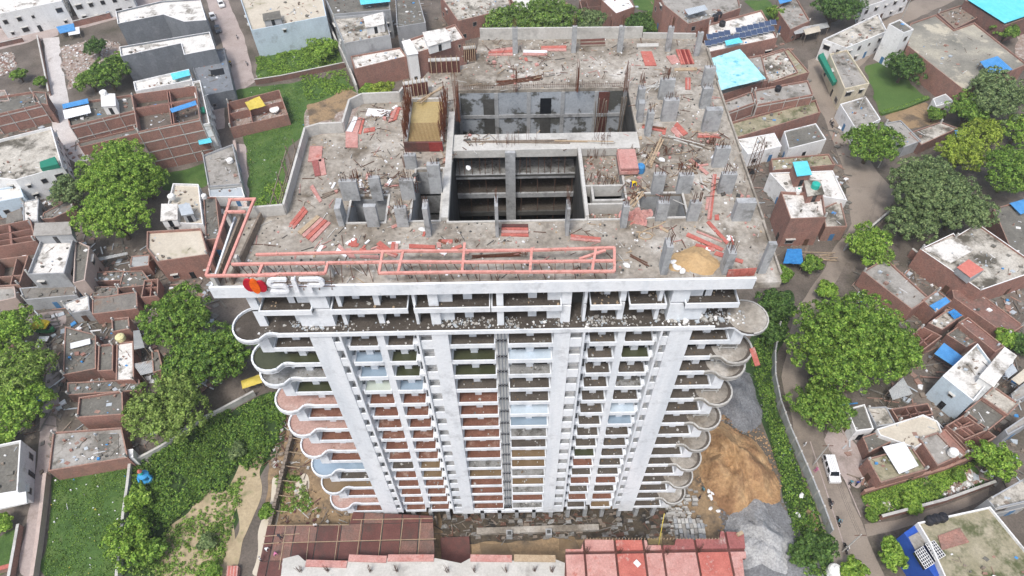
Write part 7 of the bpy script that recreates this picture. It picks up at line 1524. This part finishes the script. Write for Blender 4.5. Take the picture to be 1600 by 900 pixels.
# blue garlanded idol left on the weedy plot
ix_, iy_ = U(234, 752, 0); e = empty('idol', (ix_, iy_, 0), 'bright blue discarded idol standing among weeds by the plot wall', 'idol')
mb = MB(); mb.lathe((ix_, iy_, 0), [(0, 0), (.9, 0), (1.0, .5), (.8, 1.1), (.55, 1.5), (.8, 2.2), (.9, 2.7), (.5, 3.1), (.28, 3.25), (0, 3.3)], 16); mb.build('body', 'idol_blue', e, smooth=True)
mb = MB(); mb.lathe((ix_, iy_ - .1, 3.2), [(0, 0), (.32, .12), (.4, .4), (.3, .7), (0, .8)], 14); mb.build('head', 'teal_plastic', e, smooth=True); mb = MB(); mb.lathe((ix_, iy_, 3.9), [(.34, 0), (.42, .2), (.2, .6), (0, .8)], 12); mb.build('crown', 'form_red', e)
for s in (-1, 1): mb = MB(); mb.cyl((ix_ + s * .7, iy_, 2.7), (ix_ + s * 1.15, iy_ - .3, 1.9), .24, .18, 8); mb.cyl((ix_ + s * 1.15, iy_ - .3, 1.9), (ix_ + s * .8, iy_ - .9, 1.7), .18, .14, 8); mb.build('arm', 'idol_blue', e)
mb = MB(); mb.box(ix_ - .8, ix_ + .8, iy_ - 2.4, iy_ - 1.0, 0, .5); mb.build('pedestal', 'white_sheet', e)
# poles and wires
PO = [(1270, 727, 8, 'leaning'), (1316, 862, 8, 'lowest'), (1302, 520, 8, 'shaded'), (1372, 262, 8, 'bend'), (1332, 190, 8, 'upper'), (1290, 120, 8, 'far'), (1405, 38, 8, 'top')]
PT = []
for px, py, h_, nm in PO:
    x, y = U(px, py, 0); e = empty('utility_pole', (x, y, 0), {'leaning': 'grey utility pole beside the white car on the right street', 'lowest': 'grey utility pole near the bottom end of the tin fence', 'shaded': 'grey utility pole under the huge street tree', 'bend': 'grey utility pole at the bend by the dark street tree', 'upper': 'grey utility pole in front of the porch house', 'far': 'grey utility pole opposite the long white house', 'top': 'grey utility pole at the top of the right street'}[nm], 'pole')
    mb = MB(); mb.cyl((x, y, 0), (x, y, h_), .13, .09, 8); mb.build('pole', 'light_concrete', e); mb = MB(); mb.bar((x - .9, y, h_ - .4), (x + .9, y, h_ - .4), .1); mb.build('crossarm', 'rebar_steel', e); PT.append((x, y, h_))
for i, j in ((1, 0), (2, 3), (3, 4), (4, 5), (5, 6)):
    a, b = Vector(PT[i]), Vector(PT[j]); mb = MB()
    for dx in (-.3, 0, .25):
        for k in range(8):
            f, g_ = k / 8, (k + 1) / 8; p, q = a.lerp(b, f), a.lerp(b, g_); p.z += -.4 - 3.2 * f * (1 - f); q.z += -.4 - 3.2 * g_ * (1 - g_); p.x += dx; q.x += dx; mb.bar(p, q, .02)
    mb.build('power_line', 'cable', None, 'sagging black wires between %s' % ['the two lowest utility poles of the right street', 'the shaded pole and the bend pole', 'the bend pole and the porch house pole', 'the porch house pole and the pole opposite', 'the two farthest utility poles of the right street'][[(1, 0), (2, 3), (3, 4), (4, 5), (5, 6)].index((i, j))], 'wires')
bundle('pole_bundle', 'heap of bamboo and firewood beside the blue tarpaulin shelter', 'poles', (1258, 400), (1298, 402), 26, 1.4, ['timber', 'old_timber'], z=.3, r=.06)
bundle('pole_bundle', 'heap of brown sticks by the olive tree at the street', 'poles', (1385, 340), (1410, 308), 20, 1.2, ['old_timber'], z=.3, r=.07)
drum(1300, 895, .1, 'white_plastic', 'big white tank at the bottom edge beside the right street', 1.1, 2.2)
for px, py, l in ((1272, 845, 'big white sack on the bush at the lower end of the tin fence'), (1252, 775, 'white sheet scrap on the weeds inside the tin fence'), (1246, 805, 'blue and white scrap on the weeds near the dark gravel')):
    o = sack(px, py, .4, l); o.scale = (1.4, 1.3, 1.2)
# scaffolding of bamboo beside the left parapet
e = empty('bamboo_scaffold', (-25.5, 60, 50), 'grey pole scaffold rising outside the left parapet of the tower roof', 'scaffold')
for i in range(5):
    for j in range(2):
        x, y = -25.2 - j * 1.1, 54 + i * 2.4; mb = MB(); mb.bar((x, y, 30), (x, y, RZ + 1.4 - j), .1); mb.build('upright', 'old_timber', e)
for k in range(6):
    for j in range(2): mb = MB(); mb.bar((-25.2 - j * 1.1, 53.6, 52 + k * 1.8), (-25.2 - j * 1.1, 64, 52 + k * 1.8), .09); mb.build('ledger', 'old_timber', e)
# ------------------------------------------------------------------ humid monsoon air
hz = MB(); hz.box(-420, 420, -60, 420, -1, 125)
hm = bpy.data.materials.new('haze'); hm.use_nodes = True; ht = hm.node_tree; ht.nodes.remove(ht.nodes['Principled BSDF'])
pv = ht.nodes.new('ShaderNodeVolumePrincipled'); pv.inputs['Color'].default_value = (.93, .96, 1, 1); pv.inputs['Density'].default_value = .00025; pv.inputs['Anisotropy'].default_value = .2
ht.links.new(pv.outputs[0], ht.nodes['Material Output'].inputs['Volume']); MATS['haze'] = hm
hz.build('haze', 'haze', kind='stuff')
